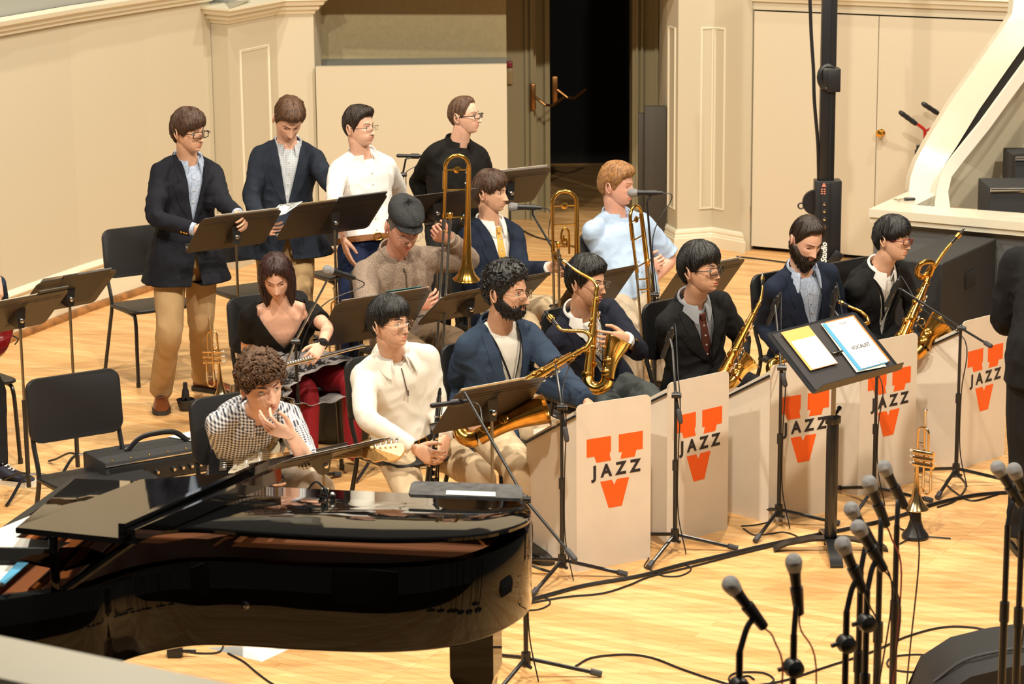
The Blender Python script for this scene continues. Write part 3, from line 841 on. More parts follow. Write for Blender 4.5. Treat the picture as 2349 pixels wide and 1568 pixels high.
def build_person(J):
    "J: dict of pixel joints and looks -> returns the top-level body object"
    k = J.get('s', 1.0); B = Body(); B.J = J; B.k = k
    pel = H(*J['pel']); B.pel = pel
    pf, px_ = ydir(J['pyaw']); cf, cx = ydir(J['cyaw'])
    neck = reach(pel, J['neck'][0], J['neck'][1], .50 * k * J.get('tl', 1), J['neck'][2] if len(J['neck']) > 2 else 1)
    B.neck = neck
    up = (neck - pel).normalized()
    cx = (cx - up * cx.dot(up)).normalized(); cf = cx.cross(up).normalized() * 1
    if cf.dot(ydir(J['cyaw'])[0]) < 0: cf = -cf
    cu = up
    hd = V(reach(neck, J['head'][0], J['head'][1], .185 * k, J['head'][2] if len(J['head']) > 2 else -1)); B.head = hd
    hy, hp, hr = J['hrot']
    Rh = Matrix.Rotation(rad(hy), 3, 'Z') @ Matrix.Rotation(rad(hp), 3, 'X') @ Matrix.Rotation(rad(hr), 3, 'Y')
    hs = k * J.get('hs', 1.0)
    Mh = Matrix.Translation(hd) @ (Rh.to_4x4()) @ Matrix.Scale(hs, 4); B.Mh = Mh
    B.cx, B.cf, B.up, B.px, B.pf = cx, cf, cu, px_, pf
    sw = J.get('sw', .160) * k; B.sh = []; B.el = []; B.wr = []
    for i, sg in ((0, -1), (1, 1)):
        d = J.get('shd', ((0, 0), (0, 0)))[i]
        s = neck + cx * sg * sw - cu * (.088 - d[0]) * k + cf * d[1]
        if J['el'][i] is None: B.sh.append(s); B.el.append(None); B.wr.append(None); continue
        e = reach(s, *J['el'][i][:2], .29 * k, J['el'][i][2]); B.sh.append(s); B.el.append(e)
        w_ = J['wr'][i]; w = reach(e, w_[0], w_[1], .255 * k, w_[2]); B.wr.append(w)
    hipw = .092 * k; B.hip = []; B.kn = []; B.an = []
    for i, sg in ((0, -1), (1, 1)):
        h = pel + px_ * sg * hipw - V((0, 0, .01)); B.hip.append(h)
        if J.get('kn') is None or J['kn'][i] is None: B.kn.append(None); B.an.append(None); continue
        a = reach(h, *J['kn'][i][:2], .44 * k, J['kn'][i][2]); B.kn.append(a)
        q = J['an'][i]
        if q == 'down': w = a + V((0, 0, -(a.z - .09)))
        elif len(q) == 2 and q[0] == 'off': w = V((a.x + q[1][0], a.y + q[1][1], .09))
        else:
            w = H(q[0], q[1], .09)
        B.an.append(w)
    if VERB:
        print(J['id'], 'pel', tuple(round(v, 2) for v in pel), 'neck', tuple(round(v, 2) for v in neck), 'lens', [round((B.el[i] - B.sh[i]).length, 2) if B.el[i] is not None else 0 for i in (0, 1)], [round((B.wr[i] - B.el[i]).length, 2) if B.wr[i] is not None else 0 for i in (0, 1)], 'kn', [round((B.an[i] - B.kn[i]).length, 2) if B.kn[i] is not None else 0 for i in (0, 1)], [tuple(round(v, 2) for v in q) if q is not None else None for q in B.kn], 'wr', [tuple(round(v, 2) for v in q) if q is not None else None for q in B.wr])
    fem = J.get('fem'); TT = TORSO_F if fem else TORSO_M
    fat = J.get('fat', 0)
    # spine curve with a slight bow
    bow = J.get('bow', .03)
    mid = (pel + neck) / 2 - cf * bow
    def spine(s):
        if s < 0: return pel + (V((0, 0, 1)) if J.get('stand') else (up * .6 + V((0, 0, .4)))) * (s * .5 * k)
        if s > 1: return neck + (hd - neck).normalized() * (s - 1) * .5 * k
        return pel * (1 - s) ** 2 + mid * 2 * s * (1 - s) + neck * s * s
    B.spine = spine
    def frm(s):
        X = px_.lerp(cx, min(1, max(0, s * 1.3))).normalized(); u = (spine(min(1, s + .05)) - spine(s - .05)).normalized()
        X = (X - u * X.dot(u)).normalized(); Y = u.cross(X).normalized()   # Y points to the back
        return X, Y, u
    B.frm = frm
    def torso(mb, g=0, s0=-.2, s1=1.0, hem=0, n=28):
        rings = []
        ss = sorted({s0, s1} | {s for s, _, _ in TT if s0 < s < s1})
        for s in np.linspace(s0, s1, 16):
            w = np.interp(s, [a for a, _, _ in TT], [b for _, b, _ in TT]); d = np.interp(s, [a for a, _, _ in TT], [b for _, _, b in TT])
            fb = fat * math.exp(-((s - .25) / .28) ** 2)
            X, Y, u = frm(s); hh = hem * max(0, (.2 - s))
            rings.append(superring(spine(s) - Y * fb * .5, X, Y, (w + fb * .7) * k + g + hh, (d + fb) * k + g + hh, n))
        mb.loft(rings)
    B.torso = torso
    def shoulders(mb, g=0):
        for i, sg in ((0, -1), (1, 1)):
            a = neck + cx * sg * .03 * k - cu * .015 * k; s = B.sh[i]
            mb.tube(smooth_line([a, (a + s) / 2 + cu * .008, s + cu * .004]), interp_r([.046 * k + g, .047 * k + g, .053 * k + g], 15), 14, round_=1)
            mb.tube([s - cu * .10 * k - cx * sg * .035 * k, s], [.058 * k + g, .052 * k + g], 14, round_=1)
    def arm(mb, i, g=0, u0=0, u1=1.0, rs=(.056, .050, .044, .042, .040, .030), flare=0):
        if B.el[i] is None: return
        s, e, w = B.sh[i], B.el[i], B.wr[i]
        pts = smooth_line([s, s.lerp(e, .5), e.lerp(s, .12), e.lerp(w, .12), e.lerp(w, .5), w], 6)
        m = len(pts); rr = [r * k + g for r in interp_r(list(rs), m)]
        a, b = int(u0 * (m - 1)), max(2, int(round(u1 * (m - 1))))
        pp = pts[a:b + 1]; rr = rr[a:b + 1]
        if flare: rr[-1] += flare; rr[-2] += flare * .7
        mb.tube(pp, rr, 16, round_=0)
        mb.ball(pp[0], rr[0], 12)
        return pp
    B.arm = arm
    def legs(mb, g=0, rs=(.088, .080, .070, .060, .057, .052, .040), end=1.0, flare=0):
        mb.ball(pel - V((0, 0, .0)), (.15 * k + g, .12 * k + g, .12 * k + g), 18, R=Matrix((px_, -pf, V((0, 0, 1)))).transposed())
        for i in (0, 1):
            if B.kn[i] is None: continue
            h, a, w = B.hip[i], B.kn[i], B.an[i]
            w = a.lerp(w, end)
            pts = smooth_line([h, h.lerp(a, .5), a.lerp(h, .1), a.lerp(w, .12), a.lerp(w, .5), w], 6); m = len(pts)
            rr = [r * k + g for r in interp_r(list(rs), m)]
            if flare: rr[-1] += flare; rr[-2] += flare * .8; rr[-4] += flare * .4
            mb.tube(pts, rr, 16)
            mb.ball(h, (.09 * k + g), 14)
    B.legs = legs
    def neckm(mb, g=0):
        a = neck - cu * .05 * k; b = Mh @ V((0, .014, -.075)); m_ = Mh @ V((0, .02, -.02))
        mb.tube(smooth_line([a, a.lerp(b, .6), b, m_], 4), interp_r([.066 * k + g, .060 * k + g, .059 * k + g, .05 * k], 13), 18)
    # ---------------- skin body, one mesh
    mb = MB(); torso(mb, -.014, -.1); shoulders(mb, -.016)
    for i in (0, 1): arm(mb, i, -.012 if not J.get('bare') else -.004, rs=J.get('armr', (.056, .052, .046, .043, .040, .030)))
    legs(mb, -.014 if not fem else -.006, end=.97); neckm(mb)
    bodym = remesh(mesh_from(mb), .010 if not J.get('bare') else .007, 5)
    hmb, G = head_mesh(J.get('face', {})); B.G = G
    for q in range(len(hmb.v)): hmb.v[q] = tuple(Mh @ V(hmb.v[q]))
    parts = [(bodym, 0), (mesh_from(hmb), None)]
    for i in (0, 1):
        if B.wr[i] is None: continue
        hd_ = (J.get('hand') or (None, None))[i]
        if hd_ is None: continue
        fd = (B.wr[i] - B.el[i]).normalized(); d = hd_.get('d'); d = V(d) if d else fd
        parts.append((hand_mesh(B.wr[i] , d, V(hd_['t']), 1 if i else -1, hd_.get('c', (.45, .5, .35)), hd_.get('sp', .5), hd_.get('tc', .4), k * (.86 if fem else .97), hd_.get('per'), hd_.get('ta', .75)), 0))
    me = join_mesh(parts)
    base = V((pel.x, pel.y, 0))
    me.transform(Matrix.Translation(-base))
    body = obj('person', me, [SK[J['skin']], EYEW, IRISG if J.get('geye') else IRIS, mat('lip_' + J['skin'], tuple(a * b for a, b in zip(SK[J['skin']].node_tree.nodes['Principled BSDF'].inputs['Base Color'].default_value[:3], (.85, .5, .5))), .4), HM[J['hair']], LIPD], None, angle=60)
    body.location = base
    tag(body, J['label'], 'person')
    B.o = body
    # ---------------- hair, glasses
    S = J.get('style')
    if S:
        hm = hair_shell(J.get('face', {}), S); hm.v = [tuple(Mh @ V(p)) for p in hm.v]
        obj('hair', hm, HM[J['hair']], body, world=True, angle=70)
    if J.get('beard'):
        bmh = beard_mesh(J.get('face', {}), G, J['beard']); bmh.v = [tuple(Mh @ V(p)) for p in bmh.v]
        obj('beard', bmh, HM[J['beard'].get('m', J['hair'])], body, world=True, angle=80)
    if J.get('glasses'): glasses(J.get('face', {}), G, body, Mh, J['glasses'])
    B.shoulders = shoulders
    # ---------------- clothes
    for c in J['clothes']: c(B)
    return B
VERB = 0
# ---- garments; each is a function(B) -> makes child meshes
def ray_front(B, tree, u, s, off=.004):
    X, Y, up = B.frm(s); o = B.spine(s) + X * u - Y * .6
    h = tree.ray_cast(o, Y, 1.2)
    if h[0] is None: return B.spine(s) + X * u - Y * (.13 + off)
    return h[0] - Y * off
def decal(B, tree, outline, n=18, m=5, off=(.003, .008), th=.004):
    "outline(v)->(ua, ub, s) ; strip lying on the front of the garment"
    g = []
    for j in range(n + 1):
        v = j / n; ua, ub, s = outline(v); g.append([ray_front(B, tree, ua + (ub - ua) * i / m, s if not isinstance(s, tuple) else s[0] + (s[1] - s[0]) * i / m, off[0] + (off[1] - off[0]) * (i / m)) for i in range(m + 1)])
    mb = MB(); top = [p for r in g for p in r]; Yb = B.frm(.5)[1] * th
    bot = [p + Yb for p in top]; N = len(top); W = m + 1; fs = []
    for j in range(n):
        for i in range(m):
            a = j * W + i; fs += [(a, a + 1, a + W + 1, a + W), (N + a, N + a + W, N + a + W + 1, N + a + 1)]
    edge = [i for i in range(W)] + [j * W + m for j in range(1, n + 1)] + [n * W + i for i in range(m - 1, -1, -1)] + [j * W for j in range(n - 1, 0, -1)]
    for q in range(len(edge)): a, b = edge[q], edge[(q + 1) % len(edge)]; fs.append((a, b, N + b, N + a))
    mb.add(top + bot, fs); return mb
def tree_of(me):
    return BVHTree.FromPolygons([v.co[:] for v in me.vertices], [p.vertices[:] for p in me.polygons])
def garment_mesh(B, g, s0, arms=1.0, hem=.0, vox=.007, wr=.003, sl=(.064, .058, .050, .048, .046, .040), seed=1, fl=.0, ws=None, s1=.97, sh=1):
    mb = MB(); B.torso(mb, g, s0, s1, hem); 
    if sh: B.shoulders(mb, g * .55)
    if arms:
        for i in (0, 1): B.arm(mb, i, 0, 0, arms, rs=sl, flare=fl)
    me = remesh(mesh_from(mb), vox, 6)
    foc = [(e, .10) for e in B.el if e is not None] + [(B.sh[0] - B.up * .1, .1), (B.sh[1] - B.up * .1, .1), (B.spine(.15), .16)]
    wrinkle(me, wr, 7, seed, foc, wr * 1.6, ws or (1, 1, 1)); return me
def slice_out(me, planes, inside):
    bm = bmesh.new(); bm.from_mesh(me)
    for co, no in planes:
        bmesh.ops.bisect_plane(bm, geom=bm.verts[:] + bm.edges[:] + bm.faces[:], plane_co=co, plane_no=no, dist=1e-5)
    kill = [f for f in bm.faces if inside(f.calc_center_median())]
    bmesh.ops.delete(bm, geom=kill, context='FACES'); bm.to_mesh(me); bm.free(); return me
def solid(o, t):
    m = o.modifiers.new('thick', 'SOLIDIFY'); m.thickness = t; m.offset = -1; return o
def collar(B, m, r=.066, h=.036, drop=.045, gap=24, spread=.02, parent=None, lift=0, name='collar', flop=.022):
    c0 = B.neck + B.up * (.002 + lift) * B.k - B.cf * .0; ax = (B.head - B.neck).normalized().lerp(B.up, .5).normalized()
    X = (B.cx - ax * B.cx.dot(ax)).normalized(); Fd = ax.cross(X); Fd = -Fd if Fd.dot(B.cf) < 0 else Fd
    rows = []; n = 48
    for i in range(n + 1):
        q = rad(gap + (360 - 2 * gap) * i / n); near = math.exp(-((min(q, 2 * PI - q) - rad(gap)) / .40) ** 2)
        dirv = Fd * math.cos(q) + X * math.sin(q); fd = .018 * (1 + math.cos(q)) / 2
        tilt = -.026 * (1 + math.cos(q)) / 2
        P_ = lambda rr, hh: c0 + dirv * (rr * B.k) + ax * (hh * B.k)
        rows.append([P_(r + fd, -.022 + tilt), P_(r + fd - .002, h + tilt), P_(r + fd + .006, h + .003 + tilt), P_(r + flop * .7 + fd + near * spread * .4, h * .35 + tilt), P_(r + flop + fd + near * spread, -.004 - drop * near + tilt), P_(r + flop - .004 + fd + near * spread, -.006 - drop * near + tilt), P_(r + .005 + fd, h - .006 + tilt), P_(r + .003 + fd, -.022 + tilt)])
    mb = MB(); mb.loft(rows); return obj(name, mb, m, parent or B.o, world=True, angle=60)
def cuff(B, i, m, r=.036, L=.03, par=None, at=.0, name='shirt_cuff'):
    w, e = B.wr[i], B.el[i]; d = (w - e).normalized(); mb = MB()
    a = w - d * (.045 + at); b = w + d * (L - .03 - at)
    mb.tube([a, a.lerp(b, .5), b, b - d * .002, a], [r * B.k, r * B.k * 1.02, r * B.k, r * B.k - .003, r * B.k - .003], 18, cap=False); obj(name, mb, m, par or B.o, world=True)
def shirt(m, arms=0, g=.004, s0=.02, col_=True, seed=3, name='shirt', gap=20, buttons=True, drop=.045, fl=0, vox=.008, s1=.955, wr=.003, spread=.02, placket=True, cm=None, sl=(.058, .053, .048, .045, .041, .035), hem=0):
    def f(B):
        me = garment_mesh(B, g if arms else -.003, s0, arms, hem, vox, wr if arms else .0015, sl, seed=seed, sh=1, fl=fl, s1=s1)
        if arms: uvmap(B, me)
        else: uvmap(B, me)
        tree = tree_of(me); o = obj(name, me, m, B.o, world=True, angle=80)
        if placket:
            obj('placket', decal(B, tree, lambda v: (-.014, .014, .10 + .80 * v), 20, 2, (.003, .003), .002), cm or m, o, world=True)
            for v in np.linspace(.15, .8, 6):
                bt = MB(); p = ray_front(B, tree, 0, v, .006); bt.lathe([(.005, 0), (.0055, .002), (.002, .003)], 8, ax=B.cf, o=p)
                obj('button', bt, mat('pearl_button', (.5, .5, .48), .3), o, world=True)
        if col_: collar(B, cm or m, gap=gap, drop=drop, parent=o, spread=spread)
        B.shirt = o; B.shirt_tree = tree
    return f
def uvmap(B, me):
    uv = me.uv_layers.new(name='UVMap'); vs = me.vertices
    co = []
    for v in vs:
        p = v.co; best = None
        # nearest of torso axis or arm axes
        cand = []
        for i in (0, 1):
            if B.el[i] is None: continue
            for a, b, base in ((B.sh[i], B.el[i], 0), (B.el[i], B.wr[i], .29)):
                d = (b - a); L = d.length; t = max(0, min(1, (p - a).dot(d) / L / L)); q = a + d * t; r = (p - q).length
                cand.append((r / .055 + .25, i, base + t * L, p - q, d.normalized()))
        d = B.neck - B.pel; L = d.length; t = max(0, min(1, (p - B.pel).dot(d) / L / L)); q = B.pel + d * t
        w = (p - q); xx = w.dot(B.cx) / .18; yy = w.dot(B.cf) / .13
        cand.append((math.sqrt(xx * xx + yy * yy), 2, 0, w, None))
        c = min(cand, key=lambda c: c[0])
        if c[1] == 2: co.append(((p - B.pel).dot(B.cx) + .35 * (p - B.pel).dot(B.cf) * (1 if (p - q).dot(B.cx) > 0 else -1) * .0, (p - B.pel).dot(B.up)))
        else:
            X, Y, D_ = frame_of(c[4], B.cf); w = c[3]; co.append((math.atan2(w.dot(X), w.dot(Y)) * .05, c[2] * 1.0))
    arr = np.zeros(len(me.loops) * 2); li = np.zeros(len(me.loops), int); me.loops.foreach_get('vertex_index', li)
    c = np.array(co); arr = c[li].ravel(); uv.data.foreach_set('uv', arr)
def jacket(m, s0=-.30, apex=.38, topu=.075, bot=.0, g=.017, seed=5, arms=.97, lapel=.075, hem=.10, name='blazer', buttons=2, lm=None, wr=.0052, slb=True, pocket=True, side=0):
    def f(B):
        me = garment_mesh(B, g, s0, arms, hem, .007, wr, (.066, .061, .055, .053, .050, .044), seed=seed, s1=.985)
        tree = tree_of(me)
        lo = MB()
        outs = []
        for sg in (-1, 1):
            def outline(v, sg=sg):
                s = apex + (.985 - apex) * v; ui = .004 + topu * v ** .9
                wv = lapel * math.sin(min(1, v / .62) * PI / 2) if v < .64 else lapel * (.55 if v < .72 else .62) * (1 - .25 * (v - .72) / .28)
                return (sg * (ui - .003), sg * (ui + wv), s)
            outs.append(decal(B, tree, outline, 28, 5, (.008, .005), .004))
        # cut the opening
        X, Y, up = B.frm(.6); C0 = B.spine(.6)
        pa = {}
        planes = []
        L = .5 * B.k
        def us(p):
            d = p - B.spine(.6); 
            return d.dot(X), .6 + d.dot(up) / L, d.dot(Y)
        def plane(u0, s0_, u1, s1_):
            a = C0 + X * u0 + up * (s0_ - .6) * L; b = C0 + X * u1 + up * (s1_ - .6) * L
            planes.append((a, (b - a).cross(Y).normalized()))
        for sg in (-1, 1):
            plane(0, apex, sg * topu, .985)
            if bot: plane(0 if not side else 0, apex, sg * bot, s0)
        if not bot and s0 < 0:
            for sg in (-1, 1): plane(0, -.02, sg * .028, s0 + .0)
        def inside(p):
            u, s, y = us(p)
            if y > 0: return False
            if s > apex: return abs(u) < topu * (s - apex) / (.985 - apex)
            if bot: return abs(u) < bot * (apex - s) / (apex - s0)
            if s < -.02: return abs(u) < .028 * (-.02 - s) / (-.02 - s0)
            return False
        slice_out(me, planes, inside)
        o = obj(name, me, m, B.o, world=True, angle=80); solid(o, .004)
        for q in outs: obj('lapel', q, lm or m, o, world=True, angle=50)
        collar(B, lm or m, r=.074, h=.030, drop=-.0, gap=62, spread=.0, parent=o, lift=-.004, name='jacket_collar', flop=.02)
        if buttons and not bot:
            for v in [apex - .03, apex - .21][:buttons]:
                bt = MB(); bt.lathe([(.008, 0), (.009, .003), (.003, .004)], 10, ax=B.cf, o=ray_front(B, tree, .014, v, .003))
                obj('front_button', bt, mat('dark_button', (.02, .016, .014), .3), o, world=True)
        if pocket:
            obj('chest_pocket', decal(B, tree, lambda v: (.085, .155, (.66 + .03 * v, .675 + .03 * v)), 2, 6, (.003, .003), .002), m, o, world=True)
        if slb:
            for i in (0, 1):
                if B.wr[i] is None: continue
                w, e = B.wr[i], B.el[i]; d = (w - e).normalized(); x, y, _ = frame_of(d, B.cf)
                n = (V((0, 0, -.3)) + ydir(B.J['cyaw'])[1] * (1 if i else -1)).normalized(); n = (n - d * n.dot(d)).normalized()
                for q in range(3): bt = MB(); bt.lathe([(.006, 0), (.0065, .003), (.002, .004)], 8, ax=n, o=w - d * (.03 + .016 * q) + n * .045 * B.k); obj('cuff_button', bt, slb if not isinstance(slb, bool) else mat('dark_button', (.02, .016, .014), .3), o, world=True)
        B.jacket = o; B.jtree = tree
    return f
def pants(m, rs=(.098, .088, .076, .068, .064, .062, .058), g=.0, flare=0, end=1.0, seed=2, wr=.0062, name='trousers', top=.06, belt=None, buckle=None):
    def f(B):
        mb = MB(); B.torso(mb, .002, -.16, top); B.legs(mb, g, rs, end, flare)
        me = remesh(mesh_from(mb), .008, 5)
        foc = [(e, .12) for e in B.kn if e is not None] + [(B.pel, .16)] + [(e + V((0, 0, .03)), .09) for e in B.an if e is not None]
        wrinkle(me, wr * .8, 6, seed, foc, wr, (1, 1, .55)); o = obj(name, me, m, B.o, world=True, angle=80)
        if belt:
            X, Y, u = B.frm(top - .03); c = B.spine(top - .03); mb = MB(); w = np.interp(top - .03, [a for a, _, _ in TORSO_M], [b for _, b, _ in TORSO_M]); d = np.interp(top - .03, [a for a, _, _ in TORSO_M], [b for _, _, b in TORSO_M])
            ft = B.J.get('fat', 0) * .6
            R0 = superring(c, X, Y, w * B.k + .021 + ft, d * B.k + .021 + ft, 40); R1 = superring(c, X, Y, w * B.k + .006 + ft, d * B.k + .006 + ft, 40)
            h = u * .018; mb.loft([[p - h for p in R1], [p - h for p in R0], [p + h for p in R0], [p + h for p in R1]], closed=True); bo = obj('belt', mb, belt, B.o, world=True)
            mb = MB(); q = c - Y * (d * B.k + .025 + ft); mb.tube([q + X * a + u * b for a, b in rrect(.045, .04, .006, 2)], .003, 6, closed=True); mb.tube([q, q + X * .02], .002, 5); obj('buckle', mb, BRASS, bo, world=True)
        B.pants = o
    return f
def shoes(m, sole, lace=None, dirs=(None, None), only=(0, 1), socks=None, big=1.0):
    def f(B):
        for i in only:
            if B.an[i] is None: continue
            a = B.an[i]; dv = dirs[i]; d = ydir(dv)[0] if dv is not None else B.pf; X = V((-d.y, d.x, 0)); k = B.k * big
            c = V((a.x, a.y, 0)) - d * .045 * k
            prof = [(-.02, .020, .05, .055), (-.005, .034, .085, .0), (.05, .038, .105, 0), (.09, .038, .092, 0), (.13, .042, .070, 0), (.18, .049, .058, 0), (.22, .048, .048, 0), (.25, .038, .036, 0), (.268, .016, .022, 0)]
            rings = []
            for y, w, h, _ in prof:
                w *= k; h *= k; rings.append([c + d * y * k + X * w * math.copysign(abs(math.cos(q)) ** .7, math.cos(q)) + V((0, 0, .022 * k + (h - .02 * k) * (.5 + .5 * math.copysign(abs(math.sin(q)) ** .8, math.sin(q))))) for q in [2 * PI * j / 20 for j in range(20)]])
            mb = MB(); mb.loft(rings); o = obj('shoe', mb, m, B.o, world=True)
            mb = MB(); pl = [(y, w) for y, w, _, _ in prof]; poly = [(y - (.008 if y < 0 else 0) + (.006 if y > .26 else 0), w + .005) for y, w in pl] + [(y - (.008 if y < 0 else 0) + (.006 if y > .26 else 0), -w - .005) for y, w in pl[::-1]]
            mb.add([c + d * y * k + X * w * k + V((0, 0, z)) for z in (0, .026 * k) for y, w in poly], [tuple(range(len(poly) - 1, -1, -1)), tuple(range(len(poly), 2 * len(poly)))] + [(j, (j + 1) % len(poly), len(poly) + (j + 1) % len(poly), len(poly) + j) for j in range(len(poly))]); obj('sole', mb, sole, o, world=True)
            if lace:
                mb = MB()
                for q in range(4):
                    y = .085 + .022 * q; zz = .022 + np.interp(y, [p[0] for p in prof], [p[2] for p in prof]) - .012
                    mb.tube([c + d * (y + dy) * k + X * x_ * k + V((0, 0, (zz - abs(x_) * .25 + .006) * k)) for x_, dy in ((-.020, -.004), (0, 0), (.020, .004))], .0022, 5)
                    mb.tube([c + d * (y + dy) * k + X * x_ * k + V((0, 0, (zz - abs(x_) * .25 + .007) * k)) for x_, dy in ((.020, -.004), (0, .002), (-.020, .008))], .0022, 5)
                mb.tube([c + d * .085 * k + X * x_ + V((0, 0, z)) for x_, z in ((0, .1), (.03, .105), (.045, .08), (.03, .075), (0, .098))], .0018, 5)
                obj('laces', mb, lace, o, world=True)
    return f
def tie(m, s0=.12, w=.04):
    def f(B):
        def outline(v):
            s = s0 + (.90 - s0) * v
            ww = w * (1 - .62 * v) if v < .9 else w * .42 * (1 + (v - .9) * 4)
            if v < .06: ww *= v / .06 + .05
            return (-ww, ww, s)
        o = obj('necktie', decal(B, B.shirt_tree, outline, 24, 4, (.006, .006), .004), m, B.o, world=True, angle=40)
        mb = MB(); p = ray_front(B, B.shirt_tree, 0, .91, .012); X, Y, u = B.frm(.9)
        mb.loft([[p + X * x * s_ + u * z for x, s_ in ((-.012, s), (.012, s))] + [p + X * .010 * s - Y * .012 + u * z, p - X * .010 * s - Y * .012 + u * z] for z, s in ((-.018, .8), (.0, 1.3), (.016, 1.5))]); obj('tie_knot', mb, m, o, world=True)
    return f
# ------------------------------------------------------------------ who is on the stage
NAVY = cloth('black_navy', (.010, .011, .017)); NAVY2 = cloth('navy_suit', (.012, .018, .036)); BLUEJ = cloth('blue_suit', (.028, .045, .080)); BLACKC = cloth('black_suit', (.012, .012, .013)); CHAR = cloth('charcoal_suit', (.016, .016, .018))
WHITEC = cloth('white_cotton', (.78, .76, .73), bump=.25); KHAKI = cloth('khaki', (.46, .31, .16)); KHAKI2 = cloth('pale_khaki', (.60, .46, .30)); LBLUE = cloth('light_blue', (.46, .60, .82), var=.12, vscale=12)
LB2 = cloth('blue_print', (.46, .53, .66), var=.3, vscale=90, rgb2=(.30, .36, .50)); JEAN = cloth('navy_chino', (.008, .014, .045)); CREAM = cloth('cream_fleece', (.84, .80, .72), bump=.5, bs=700); OLIVE = cloth('olive_trouser', (.15, .10, .06)); GREYT = cloth('grey_trouser', (.075, .085, .085))
SWEAT = cloth('marl_knit', (.36, .27, .21), bump=1.0, bs=260, var=.45, vscale=160); BLKTOP = cloth('black_jersey', (.008, .007, .006)); RED = cloth('red_tights', (.24, .012, .02), .6)
GINGH = checkmat('gingham_check', (.80, .80, .82), (.035, .04, .07), 68); WINDOW = checkmat('fine_window_check', (.82, .80, .78), (.56, .50, .46), 80, 'grid'); PLAID = checkmat('grey_plaid', (.55, .58, .62), (.12, .15, .22), 95, 'grid')
WHITET = cloth('pale_trouser', (.55, .46, .36))
BRSHOE = mat('brown_leather', (.16, .042, .012), .3, coat=.4); DKSHOE = mat('black_leather', (.012, .011, .010), .3, coat=.3); SOLE = mat('dark_sole', (.03, .026, .022), .6); LACE = mat('lace', (.12, .05, .025), .7); SUEDE = mat('navy_suede', (.015, .015, .03), .8); WSOLE = mat('white_sole', (.7, .68, .62), .5)
BELT = mat('tan_belt', (.20, .075, .02), .4); BLBELT = mat('black_belt', (.012, .01, .01), .4); GOLDB = mat('gold_button', (.8, .5, .15), .25, metal=1)
# hair styles: edge = (angle from the face, lower edge as a fraction of head height), th = thickness
SHORT = dict(edge=[(0, .60), (30, .58), (50, .46), (62, .22), (72, .02), (80, -.12), (88, .10), (100, .16), (118, .02), (130, -.38), (180, -.50)], th=[(0, .014), (60, .010), (90, .009), (180, .012)], top=.022, amp=.0035, taper=.8)
def style(base=SHORT, **k): d = dict(base); d.update(k); return d
MOP = style(edge=[(0, .34), (30, .30), (50, .26), (66, .06), (76, -.10), (84, .02), (100, .02), (115, -.18), (130, -.50), (180, -.60)], th=[(0, .016), (60, .017), (100, .018), (180, .020)], top=.028, amp=.006, taper=.62, locks=190, over=.12, freq=26, jag=.13)
down = lambda yaw: ydir(yaw)[0]
P = []
P.append(dict(id=1, label='standing young man in dark blazer and khaki trousers, leftmost of the standing row', skin='warm', hair='brown', s=1.0, pel=(425, 578, .95), neck=(430, 363, 1), head=(432, 301, -1), hrot=(52, 4, 0), hs=.98,
  pyaw=22, cyaw=32, stand=1, el=((352, 500, -1), (508, 462, -1)), wr=((447, 526, -1), (548, 494, -1)), kn=((388, 760, -1), (461, 745, 1)), an=((369, 897), (466, 862)),
  hand=(dict(t=(.5, -.3, .8), c=(.5, .6, .5), d=(1, -.35, -.35)), dict(t=(-.3, -.2, .9), c=(.5, .6, .5))),
  face=dict(sad=.001, nose=1.0), style=style(MOP, asym=.16, sway=.18, seed=3), glasses=dict(r=.0026, w=.054, h=.036, rad=.006, m=mat('tortoise', (.015, .008, .006), .25)),
  clothes=[shirt(LB2, 0, drop=.05), pants(KHAKI, (.102, .092, .082, .074, .072, .070, .066), end=1.0, seed=1, flare=.004), jacket(NAVY, s0=-.33, hem=.16, apex=.30, topu=.07, seed=1, slb=GOLDB), lambda B: [cuff(B, i, LB2) for i in (0, 1)], shoes(BRSHOE, SOLE, LACE, dirs=(8, 62))]))
P.append(dict(id=2, label='standing man in navy blazer and plaid shirt looking down at sheet music', skin='fair', hair='lbrown', s=1.0, pel=(652, 530, .94), neck=(660, 328, -1), head=(662, 272, -1), hrot=(16, 38, 4), hs=1.02,
  pyaw=10, cyaw=12, stand=1, el=((576, 458, -1), (748, 408, -1)), wr=((604, 518, -1), (766, 436, -1)), kn=((628, 690, -1), (690, 690, -1)), an=('down', 'down'),
  hand=(dict(t=(.2, -.4, .9), c=(.9, .9, .5), d=(.6, -.8, -.1)), dict(t=(-.9, -.3, .2), c=(.35, .4, .3), d=(.35, -.8, -.4))),
  face=dict(eye=.15, brow=-.002, frown=.002), style=style(edge=[(0, .52), (30, .50), (50, .42), (62, .22), (72, .02), (80, -.2), (88, .06), (100, .1), (118, .0), (130, -.42), (180, -.5)], quiff=.016, seed=5, amp=.006, top=.032, locks=130),
  clothes=[shirt(PLAID, 0, drop=.05), pants(KHAKI, (.10, .092, .082, .074, .07, .068, .066), seed=2), jacket(cloth('navy_blazer', (.015, .020, .032)), s0=-.26, apex=.26, topu=.072, seed=2, hem=.26), lambda B: [cuff(B, i, PLAID) for i in (0, 1)], shoes(DKSHOE, SOLE)]))
